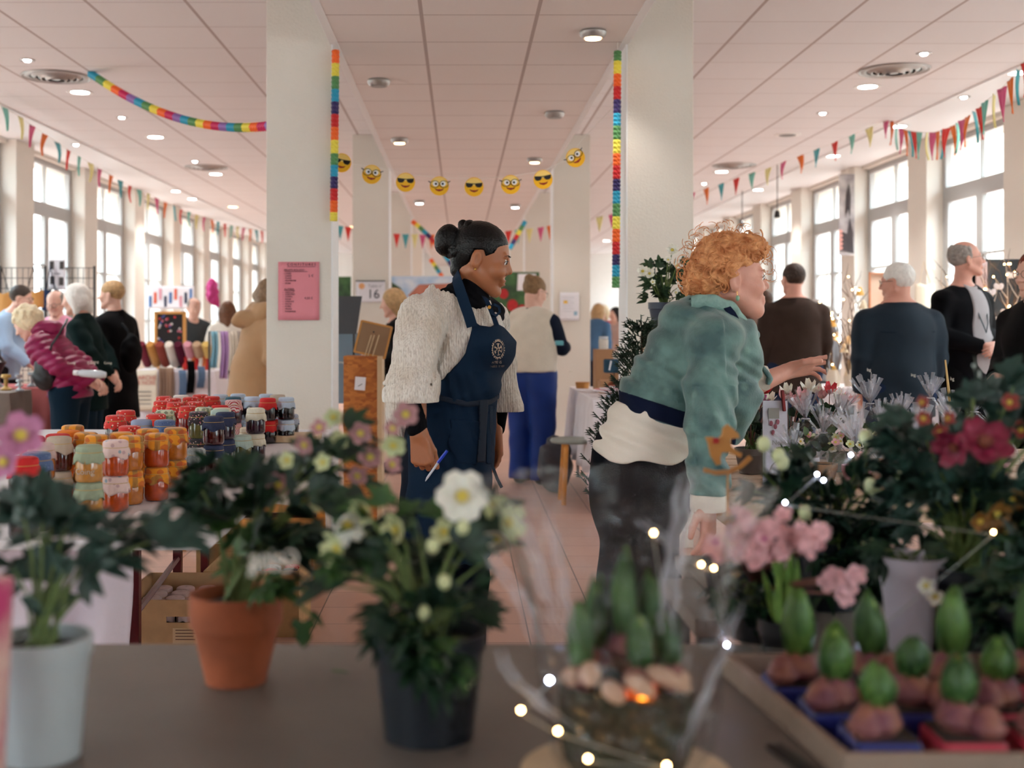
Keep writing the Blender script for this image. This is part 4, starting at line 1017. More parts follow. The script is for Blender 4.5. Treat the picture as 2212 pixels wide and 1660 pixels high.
# face details
def face_details(fr, root, lipc, browc, gold=None, iris=(40, 28, 22), shut=.5):
    q = fr.sc
    for sx in (-1, 1):
        e = MB().ell(fr(sx * .031, .0785, .0075), (.0122 * q,) * 3, None, 16, 12).build('eye', M('eye_white', (235, 230, 225), .15), root)
        MB().ell(fr(sx * .031, .0868, .0055), (.0064 * q, .0056 * q, .0060 * q), None, 10, 8).build('iris', M('iris_dark', iris, .1), e)
        MB().tube([fr(sx * x, y, z) for x, y, z in ((.016, .088, .008), (.024, .0925, .0125), (.032, .093, .0135), (.040, .089, .011), (.046, .083, .006))], [.0008, .0014, .0016, .0014, .0008], 5).build('eyelash', M('lash_black', (15, 12, 12), .5), root)
        MB().tube([fr(sx * x, y, z) for x, y, z in ((.014, .0905, .026), (.024, .0925, .031), (.036, .089, .032), (.048, .079, .027))], [.0018, .003, .0026, .001], 6, flat=.5).build('eyebrow', browc, root)
    MB().tube([fr(x, y, z) for x, y, z in ((-.023, .0865, -.053), (-.012, .0945, -.0535), (-.004, .0968, -.0525), (0, .0965, -.0538), (.004, .0968, -.0525), (.012, .0945, -.0535), (.023, .0865, -.053))], [.001, .0026, .0032, .003, .0032, .0026, .001], 8).build('upper_lip', lipc, root)
    MB().tube([fr(x, y, z) for x, y, z in ((-.020, .087, -.0585), (-.010, .0955, -.0655), (0, .0975, -.067), (.010, .0955, -.0655), (.020, .087, -.0585))], [.001, .0032, .0042, .0032, .001], 8).build('lower_lip', lipc, root)
face_details(hfr, W, M('lip_rose_brown', (164, 92, 74), .35), M('brow_black', (25, 18, 16), .7))
MB().ell(hfr(.084, -.002, -.040), .0042, None, 10, 8).build('earring', M('gold', (214, 170, 90), .25, metal=1), W)
# black polo neck and dark trousers / forearm sleeves
S = SDF(lo, hi, .0042)
S.cone(Q(1002, 655, .03), Q(1026, 604, .01), .070, .058, .02); S.cone(Q(945, 672, -.03), Q(1050, 676, .1), .068, .066, .04); S.cone(Q(1000, 665, .0), Q(1000, 700, .02), .08, .09, .04)
S.plane(Q(1026, 611), (.60, 0, .80), .006)
S.near(lambda x, y, z: .0018 * np.sin((z * .8 + x * .6) * 260))
for (b, c, r) in ((Q(893, 830, -.19), Q(900, 925, -.215), .042), (Q(1084, 830, .2), Q(1072, 925, .15), .038)):
    SL = SDF(lo, hi, .005); SL.cone(b, c, r, r * .82, .01); SL.build('under_sleeve', m_bk, W)
S.build('polo_neck_top', m_bk, W)
S = SDF(lo, hi, .005)
S.cone(Q(968, 900, .06), Q(962, 1000, .08), .150, .155, .04, flat=.9, axis=fw)
S.path([Q(925, 1000, 0), P(922, 1250, 4.1), P(925, 1470, 4.15)], [.095, .085, .08], .03); S.path([Q(1000, 1000, .1), P(1003, 1250, 4.22), P(1000, 1450, 4.25)], [.09, .08, .078], .03)
S.plane((0, 0, .05), (0, 0, -1)); S.near(folds(.004, 26, 2)); S.build('trousers', m_ltrou, W)
for x, d in ((925, 0), (1000, .1)):
    S = SDF(P(x, 700, 4.15 + d) * 1 - Vector((.2, .2, 1.3)), P(x, 700, 4.15 + d) + Vector((.25, .2, -1.1)), .007); p = P(x, 700, 4.15 + d); p.z = 0
    S.cone(p + Vector((0, 0, .045)), p + Vector((.14, -.08, .035)), .045, .036, .02); S.cone(p + Vector((0, 0, .05)), p + Vector((0, 0, .1)), .045, .045, .02); S.plane((0, 0, .002), (0, 0, -1)); S.build('shoe', m_shoe, W)
# sweater
def torso(S, g=0.):
    S.cone(Q(985, 700, .02), Q(985, 800, .02), .150 + g, .155 + g, .03, flat=.84, axis=fw)
    S.cone(Q(985, 800, .02), Q(978, 855, .03), .152 + g, .138 + g, .03, flat=.84, axis=fw)
    S.cone(Q(1035, 735, -.05), Q(1066, 745, .03), .078 + g, .072 + g, .06)
    return S
S = SDF(lo, hi, .004); torso(S)
S.cone(Q(972, 660, .02), Q(912, 690, -.11), .078, .070, .04); S.cone(Q(1010, 665, .06), Q(1060, 690, .16), .07, .06, .04)
S.path([Q(910, 690, -.12), Q(899, 760, -.17), Q(891, 846, -.21)], [.072, .072, .083], .045)
S.path([Q(1062, 690, .17), Q(1076, 780, .2), Q(1090, 868, .2)], [.058, .058, .064], .03)
S.ell(Q(866, 890, .07), (.045, .06, .085), None, .05); S.cone(Q(950, 850, .1), Q(880, 880, .08), .1, .07, .05)
S.cone(Q(892, 836, -.205), Q(890, 858, -.212), .094, .095, .004); S.cone(Q(1089, 862, .2), Q(1093, 880, .2), .066, .07, .006)
S.cone(Q(891, 862, -.212), Q(889, 935, -.22), .074, .08, 0, 'sub'); S.cone(Q(1091, 886, .2), Q(1093, 940, .2), .056, .06, 0, 'sub')
for q_, n in ((Q(891, 864, -.21), (0, 0, -1)),):
    pass
# cut the cuffs
def cutbelow(S, p, r, z):
    i0 = tuple(slice(max(0, int((a - r - l) / S.res)), int((a + r - l) / S.res)) for a, l in zip((p.x, p.y), S.lo[:2])); k = int((z - S.lo[2]) / S.res)
    S.f[i0[0], i0[1], :k] = .05
cutbelow(S, Q(889, 864, -.212), .115, Q(889, 868, -.212).z); cutbelow(S, Q(1092, 880, .2), .085, Q(1092, 886, .2).z)
S.ell(Q(988, 618, .02), (.092, .11, .062), None, .012, 'sub'); S.ell(Q(1022, 640, -.02), (.06, .10, .05), None, .012, 'sub')
S.near(lambda x, y, z: .006 * np.sin(z * 30 + 9 * x + 4 * np.sin(x * 25)) * np.sin(x * 34 + z * 10) + .0015 * np.sin((x + z * .2) * 420))
zc_ = Q(0, 826, -.21).z; S.near(lambda x, y, z: .007 * np.exp(-((z - zc_ - .015 * np.sin(x * 30)) / .005) ** 2) * (x < -.09) * (y < 4.05))
S.near(lambda x, y, z: .013 * np.exp(-((x + .0427 - (z - 1.256) * .319) / .011) ** 2) * (y < 4.15) * np.clip((z - 1.03) / .05, 0, 1) * np.clip((1.29 - z) / .06, 0, 1))
S.near(lambda x, y, z: .005 * np.exp(-((x - .02 - (z - 1.2) * .55) / .010) ** 2) * (y < 4.15) * np.clip((1.27 - z) / .05, 0, 1) * (z > 1.1))
S.build('sweater', m_knit, W)
# apron
A = SDF(Vector((-.24, 3.8, 0.4)), Vector((.22, 4.4, 1.33)), .004); torso(A, .012)
A.cone(Q(978, 860, .03), Q(966, 930, .05), .152, .168, .05, flat=.88, axis=fw); A.cone(Q(966, 930, .05), P(962, 1200, 4.12), .168, .172, .05, flat=.85, axis=fw)
base = A.clone()
A.poly(poly_px([(1019, 689), (1036, 703), (1060, 707), (1074, 700), (1090, 708), (1120, 740), (1120, 840), (1100, 1220), (862, 1225), (866, 900), (905, 848), (940, 828), (968, 808), (990, 785), (1005, 762), (1014, 735), (1018, 710)], 3.98), ORG, XA, ZA, .004)
A.plane(Q(985, 800, .10), -fw)
A.near(lambda x, y, z: .004 * np.sin(z * 26 + 12 * np.sin(x * 12)) * np.sin(x * 30 + z * 14) * (z < 1.12) + .0015 * np.sin(z * 60 + x * 30))
A.near(lambda x, y, z: -.004 * np.exp(-((z - 1.02 - .25 * (x + .05)) / .012) ** 2) + .003 * np.exp(-((z - 1.0 - .2 * x) / .01) ** 2))
A.build('apron', m_apron, W)
def apr(name, poly, g, mat, extra=None):
    B = base.clone().grow(g); B.poly(poly_px(poly, 3.98), ORG, XA, ZA, .002); B.plane(Q(985, 800, .10), -fw)
    if extra: B.near(extra)
    return B.build(name, mat, W)
apr('waist_tie', [(905, 838), (960, 856), (1010, 868), (1060, 866), (1082, 855), (1082, 866), (1060, 878), (1010, 880), (960, 868), (905, 852)], .008, m_apr2)
apr('pocket', [(973, 906), (1003, 905), (1042, 917), (1040, 985), (1028, 1012), (990, 1000), (968, 960)], .004, m_apron, lambda x, y, z: .002 * np.sin(x * 90 + z * 60))
apr('pocket', [(1052, 895), (1075, 885), (1076, 930), (1066, 1015), (1052, 1010)], .004, m_apron)
apr('tie_end', [(1034, 866), (1056, 866), (1052, 940), (1050, 1005), (1030, 1003), (1036, 930)], .011, m_apr2)
S2 = base
p = [(1062, 878), (1060, 930), (1064, 970), (1063, 1000), (1066, 1022), (1080, 1042), (1084, 1055)]
ribbon([Q(1062, 878, -.14), Q(1062, 930, -.15), Q(1066, 980, -.14), Q(1064, 1008, -.14), Q(1074, 1035, -.13), Q(1084, 1054, -.13)], .010, (.3, -.9, 0)).build('tie_string', m_apr2, W)
# straps of the bib
ribbon([Q(1020, 706, -.155), Q(1012, 680, -.15), Q(1001, 650, -.13), Q(992, 622, -.09), Q(986, 603, -.055), Q(984, 592, -.02), Q(990, 586, .02)], .036, [(0, -1, .1), (0, -1, .2), (-.1, -1, .4), (-.3, -1, .3), (-.5, -.9, .2), (-.7, -.6, .2), (-.9, -.2, 0)]).build('neck_strap', m_apron, W)
ribbon([Q(1073, 704, -.125), Q(1066, 684, -.12), Q(1058, 664, -.105), Q(1049, 646, -.085), Q(1044, 640, -.04)], .016, (.3, -1, .2)).build('neck_strap', m_apron, W)
ribbon([Q(1058, 664, -.115), Q(1067, 658, -.125), Q(1078, 663, -.13), Q(1080, 674, -.13), Q(1072, 682, -.13), Q(1062, 678, -.125), Q(1058, 668, -.12)], .009, (.5, -.8, .3)).build('bow_loop', m_apron, W)
MB().lathe([(.002, 0), (.006, .001), (.006, .004), (.002, .004)], Q(1057, 664, -.125), 12, Matrix.Rotation(math.pi / 2, 3, 'X')).build('strap_button', MATS['gold'], W)
# printed gear wheel emblem, laid on the bib
cx, cy, rx, ry = 1076, 755, 14.5, 22
faces = []
def ringseg(r0, r1, a0, a1, n=3):
    return [(cx + rx * r0 * math.cos(a0 + (a1 - a0) * i / n), cy + ry * r0 * math.sin(a0 + (a1 - a0) * i / n)) for i in range(n + 1)] + [(cx + rx * r1 * math.cos(a1 - (a1 - a0) * i / n), cy + ry * r1 * math.sin(a1 - (a1 - a0) * i / n)) for i in range(n + 1)]
for i in range(24):
    a = 2 * math.pi * i / 24; d_ = 2 * math.pi / 24
    faces.append(ringseg(.78, .87, a, a + d_, 1)); faces.append(ringseg(.86, 1.0, a + d_ * .2, a + d_ * .75, 1)); faces.append(ringseg(.56, .60, a, a + d_, 1))
for i in range(6):
    a = 2 * math.pi * i / 6 + .52; pa = (-math.sin(a), math.cos(a))
    faces.append([(cx + rx * (r * math.cos(a) + s * pa[0]), cy + ry * (r * math.sin(a) + s * pa[1])) for r, s in ((.15, -.05), (.57, -.12), (.57, .12), (.15, .05))])
faces += [ringseg(.1, .22, 2 * math.pi * i / 12, 2 * math.pi * (i + 1) / 12, 1) for i in range(12)]
drape(faces, A, .002, 'wheel_emblem', m_logo, W)
drape_text('AMIENS', A, 1073, 783, 8.5, .72, 'lettering', m_logo, W); drape_text('VALLEE DE SOMME', A, 1074, 792, 6, .62, 'lettering', m_logo, W)
pen = thing('pen', 'blue ballpoint pen in the hand of the woman in the apron', 'pen', Q(930, 1015, -.28))
MB().tube([Q(919, 1040, -.25), Q(923, 1033, -.255), Q(948, 998, -.275)], [.0012, .0038, .0042], 8).build('barrel', M('pen_clear', (205, 210, 220), .2), pen)
MB().tube([Q(946, 1000, -.275), Q(966, 974, -.285)], [.0052, .0048], 8).build('cap', M('pen_blue', (20, 60, 190), .3), pen)

# ---------------- the red-haired woman ----------------
B_ = 3.78
Q = lambda x, y, d=0.: P(x, y, B_ + d)
G = thing('person', 'curly red-haired woman in a teal jacket leaning forward with one arm stretched out', 'person', (Q(1400, 900).x, 3.85, 0))
gfr = Fr(Q(1583, 606, 0), rot3(-math.pi / 2 - .03, .0), 1.0)
m_sk2 = M('skin_fair_rosy', (222, 160, 140), .45, bump=.06, bscale=250, sub=.06, var=.08, vscale=30)
lo = Vector((.36, 3.30, 0)); hi = Vector((1.24, 4.20, 1.56))
S = SDF(lo, hi, .0038)
head_sdf(S, gfr, True, True, neck=Q(1545, 690, .03))
S.ell(gfr(0, .045, -.085), (.04, .04, .035), None, .03)
S.cone(Q(1520, 770), Q(1400, 950), .11, .11, .03)
ra = (Q(1545, 735, -.14), Q(1532, 930, -.25), Q(1530, 1085, -.30)); la = (Q(1585, 735, .15), Q(1590, 850, .22), P(1697, 804, 4.08))
for a, b, c in (ra, la):
    S.cone(Q(1550, 740, 0), a, .06, .055, .03); S.cone(a, b, .05, .042, .02); S.cone(b, c, .041, .027, .02)
for x, d in ((1365, -.03), (1395, .12)):
    S.path([Q(1390, 1000, d), P(x, 1250, B_ + d), P(x, 1540, B_ + d)], [.09, .06, .04])
hand_sdf(S, ra[2], (-.05, -.25, -1), (.8, -.6, 0), curl=.35, side=1, thumb=.6)
hand_sdf(S, la[2], (1, .12, .22), (0, .72, .68), curl=.3, side=1, thumb=.42, bends=[.12, .2, .5, .6], sc=.98, spread=.35)
S.build('body', m_sk2, G)
face_details(gfr, G, M('lip_pink', (190, 105, 100), .4), M('brow_ginger', (180, 125, 85), .8), iris=(80, 100, 110))
MB().ell(gfr(.086, -.002, -.058), (.006, .006, .009), None, 10, 8).build('earring', M('jade', (140, 180, 150), .25), G)
MB().tube([gfr(.083, -.003, -.036), gfr(.086, -.002, -.052)], .0008, 4).build('earring_hook', MATS['gold'], G)
m_ging = M('hair_ginger', (238, 172, 116), .55, bump=.6, bscale=120, var=.3, vscale=30, col2=(190, 116, 66), spec=.4)
S = SDF(Q(1455, 470) - Vector((0, .2, .34)), Q(1690, 470) + Vector((0, .2, .02)), .0042)
S.ell(Q(1568, 568), (.108, .105, .098), None, 0); S.ell(Q(1518, 610), (.062, .075, .07), None, .03); S.ell(Q(1620, 538), (.055, .08, .045), None, .02)
S.poly([(x, z) for x, z in poly_px([(1601, 575), (1622, 566), (1645, 558), (1720, 548), (1720, 720), (1560, 720), (1566, 660), (1571, 612), (1574, 590), (1586, 580)], B_)], ORG, XA, ZA, .006, 'sub')
S.near(lambda x, y, z: .006 * np.sin(x * 120 + 3 * np.sin(z * 80)) * np.sin(z * 110 + 3 * np.sin(y * 90)))
HS = S; S.build('hair', m_ging, G)
rnd = random.Random(11); g = MB()
for i in range(420):
    px = rnd.uniform(1475, 1668); py = rnd.uniform(488, 660)
    if px > 1596 and py > 556: continue
    if px > 1566 and py > 585: continue
    near = rnd.random() < .85
    c = HS.hit(px, py, -.004, 99)
    if c.y > 5: 
        continue
    if not near: c = c + Vector((0, rnd.uniform(.02, .14), 0))
    r0 = rnd.uniform(.010, .021); a0 = rnd.uniform(0, 6.28); sp = rnd.uniform(2.0, 4.2) * rnd.choice((-1, 1)); tw = rnd.uniform(-.012, .012); rr = rnd.uniform(.0018, .0045)
    ax = Vector((rnd.uniform(-.3, .3), -1, rnd.uniform(-.3, .3))).normalized(); u = ax.cross(Vector((0, 0, 1))).normalized(); v = u.cross(ax)
    pts = [c + u * (r0 * math.cos(a0 + sp * t)) * (1 - .4 * t) + v * (r0 * math.sin(a0 + sp * t)) * (1 - .4 * t) - ax * tw * t + Vector((0, -.004, -.012 * t)) for t in [k / 9 for k in range(10)]]
    g.tube(pts, [rr * (1 - .7 * k / 9) for k in range(10)], 4)
for i in range(150):   # loose curls breaking the outline
    a = rnd.uniform(-.3, 3.9); c = Q(1570 + 92 * math.cos(a), 572 - 82 * math.sin(a), rnd.uniform(-.06, .06)); c = c + Vector((rnd.uniform(-.014, .010), 0, rnd.uniform(-.014, .008))); r0 = rnd.uniform(.008, .026); a0 = rnd.uniform(0, 6.28); sp = rnd.uniform(.8, 2.4) * rnd.choice((-1, 1))
    g.tube([c + Vector((r0 * math.cos(a0 + sp * t), .01 * t, r0 * math.sin(a0 + sp * t))) for t in [k / 8 for k in range(9)]], [.0011] * 9, 3)
g.build('curls', m_ging, G)['kind'] = 'stuff'
def teal_mat():
    m, t, b = newmat('teal_jacquard'); tc = t.n('ShaderNodeTexCoord')
    n1 = t.n('ShaderNodeTexNoise', i_Scale=11.0, i_Detail=3.0); n2 = t.n('ShaderNodeTexNoise', i_Scale=160.0, i_Detail=2.0); n3 = t.n('ShaderNodeTexVoronoi', i_Scale=14.0)
    for n in (n1, n2, n3): t.link(tc.outputs['Object'], n.inputs['Vector'])
    r = t.n('ShaderNodeMapRange', i_1=.38, i_2=.64); t.link(n1.outputs[0], r.inputs[0])
    c = t.mix(r.outputs[0], lin((58, 92, 92)), lin((98, 134, 128)))
    r2 = t.n('ShaderNodeMapRange', i_1=.10, i_2=.22, i_3=.35, i_4=0.); t.link(n3.outputs['Distance'], r2.inputs[0])
    t.link(t.mix(r2.outputs[0], c, lin((128, 164, 150))), b.inputs['Base Color'])
    bp = t.n('ShaderNodeBump', i_Strength=.4, i_Distance=.003); t.link(n2.outputs[0], bp.inputs['Height']); t.link(bp.outputs[0], b.inputs['Normal'])
    b.inputs['Roughness'].default_value = .6; b.inputs['Sheen Weight'].default_value = .3
    return m
m_teal = teal_mat(); m_nb = cloth('navy_band', (14, 24, 50)); m_wsh = cloth('cream_shirt', (236, 226, 212), var=.03, rough=.7); m_ptr = cloth('black_trousers', (10, 12, 20))
hn = (-.305, 0, -.952)
def jt(S, g=0.):
    S.cone(Q(1442, 872, .0), Q(1520, 755, .0), .152 + g, .158 + g, .04, flat=.95, axis=(0, 1, 0))
    S.cone(Q(1505, 715, .0), Q(1550, 712, .0), .105 + g, .09 + g, .05)
    S.path([Q(1570, 760, .0), Q(1560, 850, .0), Q(1545, 920, .0)], [.10 + g, .105 + g, .095 + g], .06)
    return S
S = SDF(lo, hi, .0045); jt(S)
fold_ = lambda x, y, z: .0035 * np.sin((x * .8 + z * .6) * 95 + 4 * np.sin(z * 22)) * np.sin(z * 18 + x * 11) + .008 * np.sin((x * .6 + z) * 42 + 5 * np.sin(x * 12)) * np.sin(x * 26 - z * 14) - .006 * np.abs(np.sin((x * .9 + z * 1.0) * 34 + 3 * np.sin(z * 9))) * (x < .78) + .005 * np.sin(z * 60 + 8 * np.sin(x * 16)) * (z < 1.1) * (x > .68)
BD = S.clone(); BD.near(fold_); BD.grow(.004); BD.plane(Q(1350, 884), hn, .003); BD.plane(Q(1350, 847), (.305, 0, .952), .002); BD.plane(Q(1578, 900), (1, 0, 0), .003); BD.build('waist_band', m_nb, G)
S.cone(Q(1530, 725, -.04), Q(1545, 738, -.15), .08, .072, .05); S.cone(Q(1560, 725, .04), Q(1590, 740, .15), .075, .065, .04)
S.path([ra[0], Q(1536, 840, -.2), ra[1], P(1532, 1070, B_ - .30)], [.076, .071, .062, .053], .03); S.path([la[0], la[1] + Vector((-.02, -.0, 0)), P(1632, 828, B_ + .24)], [.07, .062, .06], .03)
S.plane(Q(1350, 882), hn, .004)
# hem plane must not cut the near sleeve: rebuild it
S.path([Q(1536, 840, -.2), ra[1], P(1532, 1070, B_ - .30)], [.071, .062, .053], .012)
cutbelow(S, P(1532, 1062, B_ - .3), .09, P(1532, 1064, B_ - .3).z)
i = int((P(1634, 815, B_ + .22).x - S.lo[0]) / S.res); S.f[i:, :, :int((P(0, 780, B_).z - S.lo[2]) / S.res)] = np.maximum(S.f[i:, :, :int((P(0, 780, B_).z - S.lo[2]) / S.res)], .004)
S.ell(Q(1575, 668, .0), (.075, .08, .06), None, .01, 'sub')
S.near(fold_)
JS = S; S.build('jacket', m_teal, G)
# upright scarf collar
S = SDF(Q(1480, 600) - Vector((0, .16, .2)), Q(1680, 600) + Vector((0, .2, .02)), .004)
S.path([Q(1478, 668, -.05), Q(1505, 655, -.085), Q(1545, 652, -.10), Q(1580, 668, -.09), Q(1602, 700, -.07), Q(1622, 750, -.06)], [.012, .017, .019, .018, .017, .014], .02, flat=.7, axis=(0, 1, 0))
S.cone(Q(1500, 672, .05), Q(1580, 672, .06), .03, .03, .03); S.cone(Q(1505, 684, -.02), Q(1550, 684, -.02), .055, .055, .04)
S.ell(Q(1560, 655, .0), (.062, .062, .05), None, .01, 'sub'); S.near(folds(.003, 60, 2)); S.build('collar', M('mint_print', (142, 178, 168), .6, bump=.3, bscale=90, var=.3, vscale=40), G)
ribbon([Q(1562, 655, -.105), Q(1582, 678, -.115), Q(1596, 704, -.105)], .022, (.2, -1, .2)).build('collar_lining', m_nb, G)
# shirt tail, cuffs, trousers
S = SDF(lo, hi, .0045)
S.cone(Q(1430, 880, 0), Q(1386, 985, 0), .142, .152, .04, flat=.95, axis=(0, 1, 0)); S.cone(Q(1460, 930, 0), Q(1440, 985, 0), .12, .12, .04)
S.poly(poly_px([(1270, 960), (1283, 975), (1320, 998), (1400, 1000), (1475, 1001), (1560, 960), (1540, 840), (1250, 820)], 3.66), ORG, XA, ZA, .006)
S.plane(Q(1350, 868), (.305, 0, .952), .002); S.near(lambda x, y, z: .006 * np.sin(x * 44 + z * 50 + 3 * np.sin(z * 20)))
S.build('shirt', m_wsh, G)
for c, dr in ((P(1531, 1083, B_ - .3), Vector((0, 0, -1))), (P(1640, 817, 4.02), Vector((.97, .0, .1)))):
    R = dr.to_track_quat('Z', 'Y').to_matrix(); r = .05 if dr.z < -.5 else .04
    MB().lathe([(r, -.032), (r * 1.04, -.01), (r * 1.05, .02), (r * 1.0, .028), (r * .9, .026), (r * .88, -.02)], c, 24, R, wob=lambda a, j: .002 * math.sin(3 * a), cap=False).build('shirt_cuff', m_wsh, G)
S = SDF(lo, hi, .006)
S.cone(Q(1388, 985, .02), Q(1382, 1090, .03), .160, .158, .04, flat=.95, axis=(0, 1, 0))
for x, d in ((1362, -.03), (1400, .13)): S.path([Q(1385, 1080, d), P(x, 1260, B_ + d), P(x, 1530, B_ + d)], [.12, .10, .085], .03)
S.plane((0, 0, .05), (0, 0, -1)); S.near(folds(.005, 20, 4)); S.build('trousers', m_ptr, G)
for x, d in ((1362, -.03), (1400, .13)):
    p = P(x, 700, B_ + d); p.z = 0; S = SDF(p - Vector((.15, .15, .01)), p + Vector((.25, .15, .16)), .007)
    S.cone(p + Vector((-.02, 0, .045)), p + Vector((.16, 0, .035)), .045, .036, .02); S.cone(p + Vector((0, 0, .05)), p + Vector((0, 0, .1)), .045, .045, .02); S.plane((0, 0, .002), (0, 0, -1)); S.build('shoe', m_shoe, G)
# ---------------- jam stall ----------------
TZ = .75
def pattern_mat(name, kind, c1, c2, c3=None, scale=40):
    m, t, b = newmat(name); tc = t.n('ShaderNodeTexCoord'); c1 = lin(c1); c2 = lin(c2); c3 = lin(c3) if c3 else c2
    sp = t.n('ShaderNodeSeparateXYZ'); t.link(tc.outputs['Object'], sp.inputs[0])
    if kind == 'dots':
        v = t.n('ShaderNodeTexVoronoi', i_Scale=scale * 2.2); t.link(tc.outputs['Object'], v.inputs['Vector'])
        f = t.math('LESS_THAN', v.outputs['Distance'], .28); sc = t.n('ShaderNodeSeparateColor'); t.link(v.outputs['Color'], sc.inputs[0])
        c = t.mix(f, c1, t.mix(t.math('GREATER_THAN', sc.outputs[0], .5), c2, c3))
    elif kind == 'plaid':
        fx = t.math('SINE', t.math('MULTIPLY', sp.outputs[0], scale * 6.0)); fy = t.math('SINE', t.math('MULTIPLY', sp.outputs[1], scale * 6.0)); fz = t.math('SINE', t.math('MULTIPLY', sp.outputs[2], scale * 8.0))
        a = t.math('GREATER_THAN', fx, .2); b_ = t.math('GREATER_THAN', t.math('ADD', fy, t.math('MULTIPLY', fz, .8)), .5)
        c = t.mix(t.math('MULTIPLY', a, .75), c1, c2); c = t.mix(t.math('MULTIPLY', b_, .6), c, c3)
    elif kind == 'stripes':
        f = t.math('GREATER_THAN', t.math('SINE', t.math('MULTIPLY', t.math('ADD', sp.outputs[0], t.math('MULTIPLY', sp.outputs[2], .4)), scale * 24.0)), 0.1); c = t.mix(f, c1, c2)
    t.link(c, b.inputs['Base Color']); b.inputs['Roughness'].default_value = .85; b.inputs['Sheen Weight'].default_value = .2
    nb = t.n('ShaderNodeTexNoise', i_Scale=60.0); t.link(tc.outputs['Object'], nb.inputs['Vector'])
    bp = t.n('ShaderNodeBump', i_Strength=.3, i_Distance=.004); t.link(nb.outputs[0], bp.inputs['Height']); t.link(bp.outputs[0], b.inputs['Normal'])
    MATS[name] = m; return m
LID = {'red floral': pattern_mat('lid_red_floral', 'dots', (214, 48, 40), (235, 190, 170), (60, 90, 50), 40), 'bright red': M('lid_bright_red', (205, 22, 24), .7, bump=.3, bscale=80),
       'orange plaid': pattern_mat('lid_plaid', 'plaid', (232, 150, 30), (150, 110, 60), (190, 50, 30), 30), 'plain orange': M('lid_orange', (228, 122, 30), .8, bump=.3, bscale=80),
       'sage green': M('lid_sage', (158, 168, 140), .85, bump=.3, bscale=80), 'pink patterned': pattern_mat('lid_pink', 'dots', (228, 196, 188), (200, 160, 160), (150, 165, 175), 24),
       'beige': M('lid_beige', (190, 172, 152), .85, bump=.3, bscale=80), 'dusty pink': M('lid_dusty_pink', (216, 186, 180), .85, bump=.3, bscale=80),
       'denim blue': pattern_mat('lid_denim', 'dots', (80, 100, 140), (110, 130, 165), (60, 80, 120), 60), 'grey blue': M('lid_grey_blue', (150, 160, 186), .85, bump=.3, bscale=80),
       'green checked': pattern_mat('lid_green_check', 'plaid', (215, 212, 180), (110, 125, 95), (70, 80, 60), 45), 'white': M('lid_white', (232, 228, 224), .85, bump=.3, bscale=80),
       'pale blue': M('lid_pale_blue', (188, 202, 220), .85, bump=.3, bscale=80), 'teal': M('lid_teal', (60, 98, 112), .8, bump=.3, bscale=80), 'red and white checked': pattern_mat('lid_gingham', 'stripes', (225, 205, 200), (180, 40, 55), None, 40),
       'cream': M('lid_cream', (228, 218, 196), .85, bump=.3, bscale=80), 'black floral': pattern_mat('lid_black_floral', 'dots', (50, 40, 44), (210, 90, 110), (220, 190, 180), 55), 'navy': M('lid_navy', (40, 48, 80), .8, bump=.3, bscale=80),
       'mint': M('lid_mint', (190, 208, 196), .85, bump=.3, bscale=80), 'navy striped': pattern_mat('lid_navy_stripe', 'stripes', (215, 218, 228), (50, 62, 110), None, 40), 'grey checked': pattern_mat('lid_grey_check', 'plaid', (190, 192, 190), (110, 115, 118), (150, 155, 158), 45)}
def jam(n, c): return M('jam_' + n, c, .12, coat=.8, var=.25, vscale=60)
JAM = {'amber': jam('amber', (196, 112, 30)), 'orange': jam('orange', (196, 72, 18)), 'golden': jam('golden', (206, 140, 60)), 'dark red': jam('dark_red', (70, 14, 14)), 'red': jam('red', (140, 24, 18)), 'purple': jam('purple', (52, 16, 38)), 'black': jam('black', (22, 12, 22)), 'olive': jam('olive', (110, 100, 44))}
def make_jar():
    r = thing('jam_jar', 'x', 'jar', (0, 0, 0))
    MB().lathe([(.001, 0), (.032, 0), (.036, .004), (.0372, .012), (.0372, .058), (.034, .068), (.031, .072), (.031, .086), (.001, .087)], n=12).build('glass_jar', JAM['amber'], r)
    g = MB(); prof = [(.001, .0990), (.016, .0992), (.028, .0985), (.0335, .0955), (.0352, .090), (.0352, .082), (.0348, .079), (.0375, .074), (.0395, .066), (.039, .058), (.0396, .052)]
    def wob(a, j): return 0 if j < 7 else (j - 6) * .0006 * (math.sin(9 * a) + .6 * math.sin(14 * a + 1))
    n = 48
    g.lathe(prof, n=n, wob=wob, cap=False); g.v = [(x, y, z + (.004 * math.sin(5 * math.atan2(y, x)) + .003 * math.sin(3 * math.atan2(y, x) + 1) if z < .06 else 0)) for x, y, z in g.v]
    g.build('cloth_lid', LID['cream'], r, solid=.001)
    MB().tube([(.0358 * math.cos(a), .0358 * math.sin(a), .0795) for a in [2 * math.pi * i / 24 for i in range(25)]], .0009, 4).build('rubber_band', M('elastic_gold', (200, 160, 90), .4), r)
    return r
